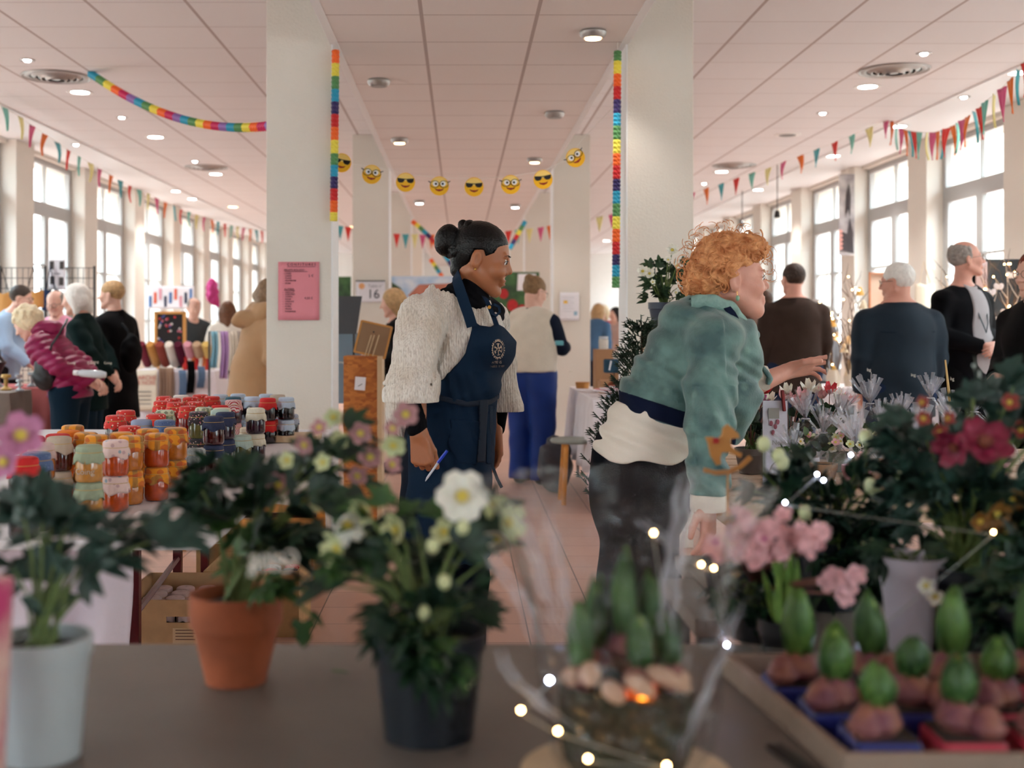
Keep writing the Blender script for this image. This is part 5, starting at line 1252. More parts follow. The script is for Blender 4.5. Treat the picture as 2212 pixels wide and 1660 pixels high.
JL = [  # reading of the crop: x, y of the lid top, level, cloth, jam
 (620, 415, 1, 'sage green', 'golden'), (815, 380, 1, 'pink patterned', 'orange'), (925, 348, 1, 'orange plaid', 'amber'), (1115, 330, 1, 'orange plaid', 'orange'), (1255, 288, 1, 'orange plaid', 'amber'),
 (1050, 297, 1, 'orange plaid', 'amber'), (860, 322, 1, 'orange plaid', 'amber'), (680, 342, 1, 'orange plaid', 'amber'), (590, 325, 1, 'orange plaid', 'orange'), (505, 270, 1, 'orange plaid', 'amber'), (475, 310, 1, 'plain orange', 'orange'),
 (390, 352, 1, 'beige', 'dark red'), (270, 402, 1, 'dusty pink', 'amber'), (400, 336, 1, 'bright red', 'red'), (235, 470, 1, 'denim blue', 'black'), (140, 505, 1, 'bright red', 'black'), (225, 350, 1, 'bright red', 'orange'),
 (920, 275, 1, 'red floral', 'red'), (820, 197, 1, 'red floral', 'dark red'), (895, 160, 1, 'red floral', 'red'), (1020, 230, 1, 'grey blue', 'purple'), (1165, 232, 1, 'denim blue', 'purple'), (1115, 187, 1, 'red floral', 'red'), (1180, 160, 1, 'green checked', 'olive'),
 (1175, 58, 1, 'red floral', 'red'), (1300, 50, 1, 'white', 'red'), (1440, 45, 1, 'red floral', 'red'), (1585, 45, 1, 'pale blue', 'purple'), (1715, 40, 1, 'pale blue', 'purple'), (1925, 42, 1, 'pale blue', 'black'), (2000, 47, 1, 'beige', 'black'),
 (1160, 92, 1, 'red floral', 'red'), (1240, 72, 1, 'red floral', 'red'), (1370, 64, 1, 'red floral', 'red'), (1525, 58, 1, 'red floral', 'red'), (1260, 102, 1, 'red floral', 'red'), (1400, 98, 1, 'red floral', 'red'), (1350, 130, 1, 'red floral', 'red'),
 (1730, 62, 1, 'teal', 'purple'), (1820, 62, 1, 'pale blue', 'black'), (1905, 72, 1, 'bright red', 'black'), (2020, 65, 1, 'pale blue', 'black'), (1680, 85, 1, 'red and white checked', 'purple'), (1580, 125, 1, 'bright red', 'dark red'), (1480, 140, 1, 'green checked', 'olive'),
 (1590, 145, 1, 'cream', 'purple'), (1425, 170, 1, 'black floral', 'olive'), (1620, 175, 1, 'navy', 'purple'), (1705, 150, 1, 'mint', 'olive'), (1765, 148, 1, 'cream', 'purple'), (1535, 205, 1, 'navy', 'dark red'),
 (2100, 188, 0, 'navy striped', 'black'), (2025, 215, 0, 'pale blue', 'black'), (1940, 225, 0, 'bright red', 'purple'), (1870, 240, 0, 'red and white checked', 'purple'), (1790, 285, 0, 'cream', 'purple'), (1690, 340, 0, 'mint', 'olive'), (1400, 440, 0, 'grey checked', 'purple')]
pts = []
for x, y, L, c, j in JL:
    py = 840 + y / 3.352; zt = TZ + .1 * (L + 1); D = F * (CH - zt) / (py - 700); p = P(x / 3.352, py, D); pts.append([p.x, p.y + .03])
pts = np.array(pts)
for it in range(400):
    mv = 0
    for i in range(len(pts)):
        for j in range(i + 1, len(pts)):
            d = pts[j] - pts[i]; l = np.hypot(*d); mn = .0845
            if l < mn:
                d = d / (l + 1e-6); pts[i] -= d * (mn - l) / 2; pts[j] += d * (mn - l) / 2; mv = 1
    if not mv: break
order = {}
for i in np.argsort([p[0] / p[1] for p in pts]): order.setdefault(JL[i][3] + ('' if JL[i][2] else ' low'), []).append(int(i))
nth = ['leftmost', 'second from left', 'third from left', 'fourth from left', 'fifth from left', 'sixth from left', 'seventh from left', 'eighth from left', 'ninth from left', 'tenth from left', 'eleventh from left', 'twelfth from left', 'thirteenth from left', 'fourteenth from left', 'fifteenth from left', 'sixteenth from left']
jar0 = make_jar(); first = True
def place_jar(x, y, z, cl, jm, label, rot):
    global first
    r = jar0 if first else copy_tree(jar0); first = False
    r.location = (x, y, z); r.rotation_euler = (0, 0, rot); r['label'] = label; r['group'] = 'cloth-topped jam jars on the white stall'
    for ch in r.children:
        b = ch.name.split('.')[0]
        if b == 'cloth_lid': setmat(ch, LID[cl])
        if b == 'glass_jar': setmat(ch, JAM[jm])
    return r
rnd = random.Random(3)
coing = None
for i, (x, y, L, c, j) in enumerate(JL):
    key = c + ('' if L else ' low'); k = order[key].index(i); n = len(order[key])
    lab = '%s jam jar, %s cloth lid, %s%s layer' % (j, c, '' if n == 1 else nth[k] + ' of its kind, ', 'upper' if L else 'bottom')
    r = place_jar(pts[i][0], pts[i][1], TZ + .1 * L + .001, c, j, lab, rnd.uniform(0, 6))
    if i == 0: coing = r
    if L:
        place_jar(pts[i][0], pts[i][1], TZ + .0005, c, j, 'lower jar right beneath the %s jar%s' % (c, (' %s of its kind' % nth[k]) if n > 1 else ''), rnd.uniform(0, 6))
coing.rotation_euler = (0, 0, 0)
m_chalk = M('white_marker', (240, 235, 225), .6)
t_ = text_part('Coing', m_chalk, None, Vector((pts[0][0] - .002, pts[0][1] - .0352, TZ + .1 + .03)), (1, 0, 0), (0, 0, 1), .022)
w0 = t_.data
for v in w0.vertices:
    dx = v.co.x - pts[0][0]; v.co.y = pts[0][1] - math.sqrt(max(.0378 ** 2 - min(abs(dx), .034) ** 2, 0)) - .0004
t_.parent = coing; t_.matrix_parent_inverse = Matrix.Translation(coing.location).inverted()
# the stall table: white top on a maroon steel trestle
tb = thing('jam_stall_table', 'white-topped stall table on maroon steel legs carrying the jam jars', 'table', (-1.35, 4.4, 0))
MB().bb((-2.35, 2.95, TZ - .028), (-.62, 6.05, TZ - .002)).build('tabletop', M('table_white', (224, 220, 222), .5, var=.04), tb, smooth=False, bevel=.004)
m_mar = M('maroon_steel', (92, 16, 26), .35)
for (x, y) in ((-1.057, 3.9), (-1.14, 4.84), (-1.15, 5.4), (-2.25, 3.9), (-2.25, 5.4)):
    MB().bb((x - .016, y - .016, 0), (x + .016, y + .016, TZ - .03)).build('leg', m_mar, tb, smooth=False)
for a, b in (((-2.25, 3.9, .31), (-1.057, 3.9, .31)), ((-1.15, 5.4, .42), (-.65, 5.4, .42)), ((-1.057, 3.9, .335), (-1.14, 4.84, .335))):
    MB().tube([a, b], .012, 6).build('crossbar', m_mar, tb)
cl_ = MB()
def hang(u, v): return Vector((-1.75 + .80 * u + .01 * math.sin(v * 7), 3.42 + .05 * math.sin(u * 26) * (.25 + v) + .03 * math.sin(u * 9), TZ - .03 - v * .68))
cl_.grid(hang, 90, 14)
tag(cl_.build('tablecloth', M('white_cotton', (226, 216, 226), .85, bump=.1), solid=.002), 'white cloth hanging in folds beneath the front left of the jam table', 'tablecloth')
# crumpled wrapping paper at the corner of the table
def crumple(u, v): return Vector((-.98 + .26 * u, 3.0 + .22 * v, TZ + .004 + .02 * abs(math.sin(u * 13 + v * 5)) * (.4 + abs(math.sin(v * 9 + u * 3)))))
tag(MB().grid(crumple, 24, 20).build('wrapping_paper', M('off_white_paper', (232, 216, 212), .8), smooth=False, solid=.001), 'crumpled white wrapping paper on the corner of the jam table', 'paper')
tag(MB().bb((-.95, 5.35, TZ), (-.64, 5.55, TZ + .03)).build('wooden_board', M('pale_pine', (214, 186, 150), .6, var=.1), smooth=False, bevel=.003), 'narrow pale wooden board at the right end of the jam table', 'board')
# crates below
def crate(lab, x0, x1, y0, y1, h, col, slot=True, label_txt=None, group='crates under the jam table', z0=0):
    r = thing('crate', lab, 'crate', ((x0 + x1) / 2, (y0 + y1) / 2, z0), group); m = M('crate_%d_%d_%d' % col, col, .75, var=.12, vscale=20); t_ = .008
    MB().bb((x0, y0, z0), (x1, y1, z0 + .01)).build('bottom_panel', m, r, smooth=False)
    for (a, b, nm) in (((x0, y0, z0), (x0 + t_, y1, z0 + h), 's'), ((x1 - t_, y0, z0), (x1, y1, z0 + h), 's'), ((x0, y1 - t_, z0), (x1, y1, z0 + h), 's')):
        MB().bb(a, b).build('side_panel', m, r, smooth=False)
    g = MB(); xm = (x0 + x1) / 2; sw = .055; s0 = z0 + h * .72; s1 = s0 + .022
    g.bb((x0, y0, z0), (x1, y0 + t_, s0)); g.bb((x0, y0, s1), (x1, y0 + t_, z0 + h)); g.bb((x0, y0, s0), (xm - sw, y0 + t_, s1)); g.bb((xm + sw, y0, s0), (x1, y0 + t_, s1))
    g.build('front_panel', m, r, smooth=False)
    return r, m
c1, m1 = crate('open cardboard crate of pink-topped jars under the jam table', -1.235, -.765, 4.3, 4.78, .29, (196, 152, 108))
MB().bb((-1.03, 4.296, .135), (-.94, 4.2995, .19)).build('paper_label', M('label_tan', (214, 178, 140), .7), c1, smooth=False)
for k in range(4): MB().bb((-1.02, 4.294, .182 - k * .011), (-.955 + .006 * (k % 2), 4.296, .185 - k * .011)).build('text_line', M('label_ink', (120, 80, 60), .7), c1, smooth=False)
c2, m2 = crate('crate with blue and grey cloth-topped jars behind the big cardboard crate', -1.05, -.66, 4.9, 5.3, .27, (204, 162, 112))
c3, m3 = crate('cardboard crate with red print at the left of the big crate', -1.68, -1.245, 4.4, 4.85, .25, (190, 148, 104))
text_part('LO', M('crate_red_print', (190, 50, 35), .6), c3, (-1.285, 4.397, .2), (1, 0, 0), (0, 0, 1), .07)
c4, m4 = crate('farthest tilted crate with checked cloth jars under the jam table', -1.20, -.80, 5.45, 5.85, .28, (188, 146, 98))
m_card0 = M('inner_card', (186, 142, 100), .8)
for ci, (x0, y0, zc, nx, ny, lids) in enumerate(((-1.165, 4.36, .19, 5, 5, ['dusty pink']), (-.99, 4.96, .17, 4, 4, ['red floral', 'grey checked', 'navy striped', 'black floral']), (-1.62, 4.46, .15, 4, 4, ['grey checked', 'navy striped']), (-1.15, 5.5, .18, 4, 3, ['red floral', 'grey checked', 'green checked']))):
    cr_ = (c1, c2, c3, c4)[ci]
    MB().bb((x0 - .04, y0 - .04, zc - .045), (x0 + nx * .087 - .045, y0 + ny * .087 - .045, zc - .04)).build('inner_board', m_card0, cr_, smooth=False)
    for a in range(nx):
        for b in range(ny):
            c = lids[(a * 3 + b) % len(lids)]
            place_jar(x0 + a * .087, y0 + b * .087, zc - .0395, c, 'purple', '%s-lidded jar in %s crate, row %s, %s' % (c, ['the big front', 'the second', 'the left', 'the farthest'][ci], ['one', 'two', 'three', 'four', 'five'][b], nth[a]), rnd.uniform(0, 6))
# low orange plank bench
bn = thing('low_bench', 'low orange-stained plank bench behind the jam table', 'bench', P(560, 1190, 6.3) * 1)
bn.location.z = 0; m_or = M('orange_pine', (222, 148, 60), .5, var=.2, vscale=12)
for a, b, h in ((P(385, 1128, 6.75), P(678, 1183, 6.05), .085),):
    d = (b - a); 
    for k in range(3):
        z = .30 - k * .10; a2 = Vector((a.x, a.y, z)); b2 = Vector((b.x, b.y, z)); mid = (a2 + b2) / 2; ang = math.atan2(d.y, d.x)
        if z - .045 > .05: MB().box(mid, ((b2 - a2).length, .025, .09), ang).build('plank', m_or, bn, smooth=False, bevel=.003)
MB().box(Vector((P(690, 1, 6.0).x, 6.0, .19)), (.055, .055, .38), .2).build('post', m_or, bn, smooth=False, bevel=.003)
MB().box(Vector((P(392, 1, 6.78).x, 6.78, .19)), (.055, .055, .38), .2).build('post', m_or, bn, smooth=False, bevel=.003)
# ---------------- stalls and displays around the hall ----------------
def cloth_table(lab, x0, x1, y0, y1, col, h=.75, drop=.70, group=None, name='covered_table'):
    r = thing(name, lab, 'table', ((x0 + x1) / 2, (y0 + y1) / 2, 0), group)
    MB().bb((x0, y0, h - .03), (x1, y1, h - .004)).build('tabletop', M('table_board', (200, 195, 188), .6), r, smooth=False)
    for x in (x0 + .06, x1 - .06):
        for y in (y0 + .06, y1 - .06): MB().tube([(x, y, 0), (x, y, h - .03)], .014, 6).build('leg', M('grey_steel', (110, 110, 112), .4), r)
    # cloth: top and skirt following the perimeter with folds
    per = [(x0, y0), (x1, y0), (x1, y1), (x0, y1)]; L = []
    for i in range(4):
        a, b = Vector(per[i]), Vector(per[(i + 1) % 4]); n = max(8, int((b - a).length / .03))
        for k in range(n): L.append((a.lerp(b, k / n), Vector(((b - a).y, -(b - a).x)).normalized()))
    N = len(L); g = MB(); vs = [(p.x, p.y, h) for p, n in L]; s = 0
    for j in range(1, 7):
        for i, (p, n) in enumerate(L):
            u = i * .03; w = .012 + (j / 6) * (.02 + .022 * math.sin(u * 17) + .012 * math.sin(u * 41)); q = p + n * w
            vs.append((q.x, q.y, h - drop * j / 6))
    fs = [tuple(range(N))] + [((j + 1) * N + i, (j + 1) * N + (i + 1) % N, j * N + (i + 1) % N, j * N + i) for j in range(6) for i in range(N)]
    g.add(vs, fs); c = g.build('table_cover', col, r, solid=.002)
    return r
def blob(name, lab, cat, c, rad, mat, amp=.004, fr=40, res=.008, group=None, cut=None):
    m = max(rad) * 1.3; S = SDF(Vector(c) - Vector((m, m, m)), Vector(c) + Vector((m, m, m)), res); S.ell(c, rad, None, 0); S.near(folds(amp, fr, c[0] * 3)); 
    if cut is not None: S.plane((0, 0, cut), (0, 0, -1))
    return tag(S.build(name, mat), lab, cat, group)
cloth_table('table under a taupe grey cloth at the far left edge', -4.5, -3.46, 9.2, 9.68, cloth('taupe_cloth', (128, 116, 106), sheen=0))
cloth_table('table under a long rose red cloth behind the woman in magenta', -4.5, -3.36, 9.9, 10.6, cloth('rose_cloth', (170, 88, 86), sheen=0))
rnd = random.Random(8)
m_brass = M('brass', (190, 150, 80), .3, metal=.9)
tr = [('small black beaded bowl', (25, 24, 26), 'bowl'), ('tiny white porcelain dish', (225, 222, 218), 'dish'), ('dark green glass bottle', (30, 60, 45), 'bottle'), ('little brass candle holder', (190, 150, 80), 'candle holder'), ('clear glass ornament stand', (170, 180, 185), 'ornament'), ('white ceramic cup', (230, 226, 222), 'cup'), ('black jewellery bust', (25, 25, 28), 'jewellery stand'), ('silver ring tray', (150, 150, 150), 'tray'), ('grey felt jewellery roll', (110, 108, 110), 'jewellery roll'), ('small amber jar', (150, 90, 40), 'jar')]
for i, (lb, c, ct) in enumerate(tr):
    x = -4.05 + (i % 5) * .145 + (i // 5) * .03; y = (9.45, 10.05)[i // 5] + .1 * (i % 2); z = .751; s = rnd.uniform(.8, 1.3)
    pr = {'bowl': [(.001, 0), (.03, 0), (.07, .04), (.075, .07), (.068, .07), (.03, .02), (.001, .018)], 'dish': [(.001, 0), (.04, .004), (.06, .02), (.055, .02), (.001, .01)], 'bottle': [(.001, 0), (.03, 0), (.032, .12), (.012, .16), (.012, .22), (.001, .22)], 'jewellery stand': [(.001, 0), (.05, 0), (.015, .03), (.02, .09), (.055, .16), (.02, .2), (.018, .24), (.001, .24)]}.get(ct, [(.001, 0), (.035, 0), (.04, .01), (.012, .03), (.014, .08), (.035, .09), (.03, .11), (.001, .105)])
    tag(MB().lathe([(r * s, q * s) for r, q in pr], (x, y, z), 16).build(ct.replace(' ', '_'), M('trinket_%d' % i, c, .3)), '%s standing on the %s stall at the far left' % (lb, 'taupe' if i < 5 else 'rose red'), ct)
# wire grid panels with bags and a poster behind the left stalls
m_wire = M('black_wire', (40, 40, 42), .4)
for k, (xa, xb, y) in enumerate(((-4.6, -4.15, 12.0), (-4.1, -3.66, 12.0))):
    xa = max(xa, -4.6); r = thing('wire_grid_panel', ('left' if k == 0 else 'right') + ' black wire display grid panel behind the left stall', 'display grid', ((xa + xb) / 2, y, 0), 'wire display grids')
    g = MB()
    for i in range(9): x = xa + (xb - xa) * i / 8; g.tube([(x, y, .1), (x, y, 1.84)], .0035, 4)
    for i in range(18): z = .1 + 1.74 * i / 17; g.tube([(xa, y, z), (xb, y, z)], .0035, 4)
    g.build('mesh_wires', m_wire, r)
    for x in (xa, xb): MB().tube([(x, y, 0), (x, y, 1.86)], .012, 6).build('post', m_wire, r)
def tote(lab, px, py, D, w, h, cm, hm):
    c = P(px, py, D); r = thing('tote_bag', lab, 'bag', c, 'bags hung on the wire grids')
    def fn(u, v): return c + Vector(((u - .5) * w * (1 - .1 * v), -.04 * math.sin(math.pi * u) - .01, (v - .5) * h + .01 * math.sin(u * 9)))
    MB().grid(fn, 12, 8).build('bag_body', cm, r, solid=.03)
    MB().tube([c + Vector((-w * .3, -.03, h * .45)), c + Vector((-.01, -.02, h * .5 + .24)), c + Vector((w * .3, -.03, h * .45))], .014, 6, flat=.4).build('handle', hm, r)
m_tan = M('tan_leather', (205, 145, 75), .6); 
tote('tan shopper bag with black handles hanging left of the balding man', 76, 648, 11.97, .24, .17, m_tan, m_blk)
tote('tan bag with black handles at the left picture edge', 8, 655, 11.97, .22, .2, m_tan, m_blk)
tote('dark blue cloth bag hung beside the poster', 112, 650, 11.97, .16, .2, cnavy, cnavy)
root, c, w_, h_, R = sheet('poster', 'white poster with four small dark photos standing above the left stall', 105, 560, 141, 626, 11.985, m_wpap)
for dx, dz in ((-.05, .09), (.05, .09), (-.045, -.06), (.045, -.07)): MB().bb(c + Vector((dx - .022, -.008, dz - .04)), c + Vector((dx + .022, -.0065, dz + .04))).build('photo', M('photo_dark', (70, 64, 62), .6), root, smooth=False)
MB().bb(c + Vector((-.03, -.008, 0)), c + Vector((.035, -.0065, .012))).build('text_line', M('pale_ink', (150, 150, 160), .6), root, smooth=False)
# middle-left fabric stall
cloth_table('fabric stall table under a white cloth in the left aisle', -3.72, -2.75, 13.4, 14.2, cloth('stall_white', (226, 220, 226), sheen=0))
root, c, w_, h_, R = sheet('christmas_market_banner', 'cream poster with red title and line drawings on the front of the fabric stall', 287, 800, 340, 888, 13.36, M('cream_poster', (224, 214, 194), .8))
text_part('MARCHE', M('poster_red', (190, 90, 75), .7), root, c + Vector((0, -.01, .14)), (1, 0, 0), (0, 0, 1), .065); text_part('DE NOEL', MATS['poster_red'], root, c + Vector((0, -.01, .085)), (1, 0, 0), (0, 0, 1), .06)
for k in range(4): MB().bb(c + Vector((-.07, -.009, -.02 - .045 * k)), c + Vector((.07, -.0075, -.008 - .045 * k))).build('text_line', M('poster_grey', (130, 122, 112), .7), root, smooth=False)
def drapecloth(lab, x0, x1, y0, y1, D, mat, name='draped_fabric', fold=.012, n=5):
    a = P(x0, y0, D); b = P(x1, y1, D)
    def fn(u, v): return Vector((a.x + (b.x - a.x) * u + .01 * math.sin(v * 4), D - .01 + fold * math.sin(u * n * 6.28) * (.3 + v), a.z + (b.z - a.z) * v))
    return tag(MB().grid(fn, 30, 8).build(name, mat, solid=.004), lab, 'fabric')
drapecloth('brown checked fabric panel on the front of the fabric stall', 342, 376, 795, 885, 13.35, pattern_mat('brown_plaid', 'plaid', (120, 92, 74), (150, 120, 98), (80, 60, 50), 8))
drapecloth('blue grey knitted scarf hung on the fabric stall front', 386, 402, 800, 875, 13.35, cloth('dusty_blue', (98, 126, 158)))
drapecloth('black scarf hung on the fabric stall front', 404, 420, 780, 850, 13.35, cblk)
drapecloth('small slate blue cloth hung at the right of the stall front', 427, 442, 792, 838, 13.35, MATS['cloth_dusty_blue'])
cols = [('maroon', (110, 22, 40)), ('ochre', (190, 130, 60)), ('brick', (140, 60, 45)), ('cream', (225, 212, 196)), ('plum', (84, 24, 44)), ('rose', (205, 140, 150)), ('tan', (184, 150, 118)), ('mustard', (214, 176, 96))]
for i, (n, c) in enumerate(cols):
    x = -3.62 + i * .105; b = Vector((x, 13.75, .84)); R = Matrix.Rotation(math.radians(52), 3, 'X') @ Matrix.Rotation(.0, 3, 'Y')
    g = MB().lathe([(.001, -.2), (.04, -.2), (.052, -.18), (.055, 0), (.052, .18), (.04, .2), (.001, .2)], b + Vector((0, 0, .09)), 14, R)
    tag(g.build('fabric_roll', cloth('roll_' + n, c)), 'rolled %s fabric leaning on the fabric stall, %s of the eight rolls' % (n, nth[i]), 'fabric', 'rolled fabrics')
# black jewellery board in a wooden frame
jb = thing('jewellery_board', 'black jewellery display board in a wooden frame above the fabric stall', 'display board', P(367, 750, 14.0))
a = P(337, 756, 14.0); b = P(399, 676, 14.0); cx_ = (a + b) / 2; wz = b.z - a.z; wx = b.x - a.x
MB().box(cx_, (wx, .02, wz)).build('backing', m_blk, jb, smooth=False)
for s in (-1, 1):
    MB().box(cx_ + Vector((s * wx / 2, -.005, 0)), (.035, .04, wz + .03)).build('frame_side', m_tan, jb, smooth=False)
    MB().box(cx_ + Vector((0, -.005, s * wz / 2)), (wx, .04, .03)).build('frame_rail', m_tan, jb, smooth=False)
MB().tube([(a.x + .02, 14.02, .75), (a.x + .02, 14.02, a.z)], .015, 6).build('prop', m_tan, jb); MB().tube([(b.x - .02, 14.02, .75), (b.x - .02, 14.02, a.z)], .015, 6).build('prop', m_tan, jb)
for i in range(26):
    q = cx_ + Vector((rnd.uniform(-.42, .42) * wx, -.018, rnd.uniform(-.42, .42) * wz)); MB().ell(q, .014, None, 8, 6).build('brooch', [M('bead_red', (190, 30, 40), .3), M('bead_pink', (205, 110, 130), .3), M('bead_blue', (60, 80, 150), .3), M('bead_white', (220, 215, 210), .3)][i % 4], jb)
# other pieces of the left aisle
root, c, w_, h_, R = sheet('printed_panel', 'white and blue printed display panel with small coloured shapes by the left windows', 318, 618, 420, 668, 16.5, m_wpap)
for i in range(9):
    MB().bb(c + Vector((-.3 + i * .07, -.012, -.13 + .05 * (i % 3))), c + Vector((-.265 + i * .07, -.008, .02 + .05 * (i % 3)))).build('print_shape', [M('shape_blue', (60, 110, 170), .6), M('shape_orange', (225, 90, 50), .6), M('shape_pink', (220, 150, 165), .6), M('shape_navy', (40, 50, 80), .6)][i % 4], root, smooth=False)
for x_ in (-.3, .3): MB().tube([(c.x + x_, 16.52, 0), (c.x + x_, 16.52, c.z + .1)], .015, 6).build('stand_leg', m_frame, root)
bl = thing('foil_balloon', 'shiny pink foil balloon beside the far left windows', 'balloon', P(461, 640, 15.5))
S = SDF(P(461, 640, 15.5) - Vector((.2, .15, .3)), P(461, 640, 15.5) + Vector((.2, .15, .3)), .012); S.ell(P(458, 630, 15.5), (.085, .06, .17), None, 0); S.cone(P(462, 645, 15.5), P(470, 660, 15.5), .06, .03, .03); S.near(folds(.006, 50, 1)); S.build('balloon_skin', M('foil_pink', (190, 60, 125), .25, metal=.5), bl)
MB().tube([P(462, 665, 15.5), P(463, 700, 15.5), Vector((P(463, 700, 15.5).x, 15.5, .02))], .003, 4).build('ribbon', m_string, bl)
st = thing('scarf_stand', 'scarf rail of the left aisle, with a thin dark crossbar', 'clothes rail', P(490, 900, 12.4)); st.location.z = 0
xa, xb = P(452, 700, 12.4).x, P(530, 700, 12.4).x
MB().tube([(xa, 12.4, 0), (xa, 12.4, 1.2), (xb, 12.4, 1.2), (xb, 12.4, 0)], .012, 6).build('rail', m_wire, st)
for x in (xa, xb): MB().tube([(x, 12.2, .015), (x, 12.6, .015)], .012, 6).build('foot', m_wire, st)
for nm, c, x0, x1, y1 in (('lilac', (178, 140, 190), 476, 493, 818), ('cream', (222, 210, 192), 498, 512, 800), ('pale turquoise', (130, 180, 196), 456, 470, 795), ('grey beige', (170, 158, 150), 514, 526, 815)):
    drapecloth('%s scarf hanging on the scarf rail in the left aisle' % nm, x0, x1, 716, y1, 12.36, cloth('scarf_' + nm.replace(' ', '_'), c), 'scarf', .02, 2)
for i in range(8):
    p = P(402 + i * 8, 752 - (i % 3) * 6, 13.75); p.z = .752
    g = MB().lathe([(.001, 0), (.03, 0), (.045, .05), (.02, .1), (.028, .13), (.02, .16), (.001, .17)], p, 12)
    tag(g.build('felt_figure', [M('felt_red', (190, 40, 36), .9), M('felt_white', (228, 222, 214), .9), M('felt_orange', (210, 110, 60), .9)][i % 3]), 'little %s felt figure on the fabric stall, %s' % (['red', 'white', 'orange'][i % 3], nth[i]), 'figurine', 'felt figures')
# ---- easel corner by the left column ----
ob = thing('particle_board_plinth', 'tall orange strand-board plinth with a taped paper beside the left column', 'plinth', P(783, 900, 7.7)); ob.location.z = 0
m, t, b = newmat('strand_board'); tc = t.n('ShaderNodeTexCoord'); vv = t.n('ShaderNodeTexVoronoi', i_Scale=26.0); mp = t.n('ShaderNodeMapping'); mp.inputs['Scale'].default_value = (1, 1, 2.2); mp.inputs['Rotation'].default_value = (0, .6, 0)
t.link(tc.outputs['Object'], mp.inputs[0]); t.link(mp.outputs[0], vv.inputs['Vector']); sc_ = t.n('ShaderNodeSeparateColor'); t.link(vv.outputs['Color'], sc_.inputs[0])
t.link(t.mix(sc_.outputs[0], lin((205, 128, 58)), lin((158, 84, 34))), b.inputs['Base Color']); b.inputs['Roughness'].default_value = .6; m_osb = m
a = P(742, 0, 7.7).x; b2 = P(815, 0, 7.7).x; zt = P(0, 770, 7.7).z
MB().bb((a, 7.7, 0), (b2, 7.95, zt)).build('board_body', m_osb, ob, smooth=False)
MB().bb((b2, 7.69, 0), (b2 + .03, 7.95, zt)).build('edge_batten', M('pale_pine', (214, 186, 150), .6, var=.1), ob, smooth=False)
R = Matrix.Rotation(.08, 3, 'Y'); cpt = P(778, 829, 7.69)
MB().box(cpt, (.068, .002, .085), R=R).build('taped_paper', m_wpap, ob, smooth=False)
MB().box(cpt + Vector((0, -.002, -.01)), (.03, .001, .004), R=Matrix.Rotation(-.5, 3, 'Y')).build('signature', m_ink, ob, smooth=False)
fe = thing('framed_picture', 'back of a framed picture leaning on a small easel on the plinth', 'picture', P(805, 770, 7.8))
R = Matrix.Rotation(.22, 3, 'Y') @ Matrix.Rotation(-.25, 3, 'X'); cpt = P(806, 734, 7.8)
MB().box(cpt, (.19, .008, .20), R=R).build('backing_board', M('kraft_board', (150, 118, 90), .8), fe, smooth=False)
for q, d in (((-.1, 0, 0), (.012, .016, .215)), ((.1, 0, 0), (.012, .016, .215)), ((0, 0, .105), (.2, .016, .012)), ((0, 0, -.105), (.2, .016, .012))): MB().box(cpt + R @ Vector(q), d, R=R).build('frame_rail', m_tan, fe, smooth=False)
for dx in (-.02, .0, .03): MB().tube([cpt + Vector((dx - .03, -.05, -.105)), cpt + Vector((dx + .01, -.02, .03))], .004, 5).build('easel_leg', M('pale_pine', (214, 186, 150), .6), fe)
MB().ell(cpt + Vector((.005, -.012, .05)), .006, None, 8, 6).build('hanger', m_blk, fe)
def board(lab, x0, y0, x1, y1, D, mat, slant=0, name='display_panel', foot=True):
    a = P(x0, y1, D); b = P(x1, y0, D); r = thing(name, lab, 'panel', ((a.x + b.x) / 2, D, 0))
    g = MB().prism([(0, 0), (b.x - a.x - slant, 0), (b.x - a.x, b.z - a.z), (0, b.z - a.z)], (a.x, D, a.z), (1, 0, 0), (0, 0, 1), -.012); g.build('panel_sheet', mat, r, smooth=False)
    if foot:
        for x in (a.x + .02, b.x - slant - .02): MB().tube([(x, D + .02, 0), (x, D + .02, a.z + .01)], .01, 5).build('stand_leg', m_wire, r)
    return r
board('dark grey display panel just right of the left column', 716, 640, 782, 722, 8.6, M('anthracite', (66, 68, 72), .6), .04)
board('blue grey fabric-covered panel beneath the dark grey one', 716, 720, 778, 872, 8.75, M('blue_grey_cloth', (120, 138, 152), .8), -.02)
# paintings far back in the aisle
def paint_mat(name, c1, c2, sc=4):
    return M(name, c1, .7, col2=c2, vscale=sc)
pa = thing('painting', 'large canvas of a red-roofed house under blue sky at the far stall', 'painting', P(920, 660, 16.4))
a = P(846, 668, 16.4); b = P(1005, 597, 16.4)
MB().bb((a.x, 16.4, a.z), (b.x, 16.43, b.z)).build('canvas', paint_mat('painted_sky', (150, 180, 210), (205, 212, 220), 5), pa, smooth=False)
def flat(poly, D, mat, nm, root, off): 
    g = MB(); vs = [P(x, y, D - off) for x, y in poly]; vs2 = [v + Vector((0, .001, 0)) for v in vs]; k = len(vs)
    return g.add(vs + vs2, [tuple(range(k)), tuple(range(k, 2 * k))[::-1]] + [(i, (i + 1) % k, k + (i + 1) % k, k + i) for i in range(k)]).build(nm, mat, root, smooth=False)
flat([(885, 668), (885, 638), (990, 636), (990, 668)], 16.4, M('paint_wall', (190, 170, 150), .7), 'painted_wall', pa, .004)
flat([(880, 640), (905, 615), (985, 612), (1000, 640)], 16.4, M('paint_roof', (176, 108, 88), .7, var=.2), 'painted_roof', pa, .006)
flat([(846, 668), (846, 610), (865, 622), (880, 650), (882, 668)], 16.4, M('paint_tree', (62, 88, 62), .7, var=.4), 'painted_tree', pa, .008)
MB().bb((a.x, 16.41, 0), (a.x + .04, 16.44, a.z)).build('stand_leg', m_tan, pa, smooth=False); MB().bb((b.x - .04, 16.41, 0), (b.x, 16.44, a.z)).build('stand_leg', m_tan, pa, smooth=False)
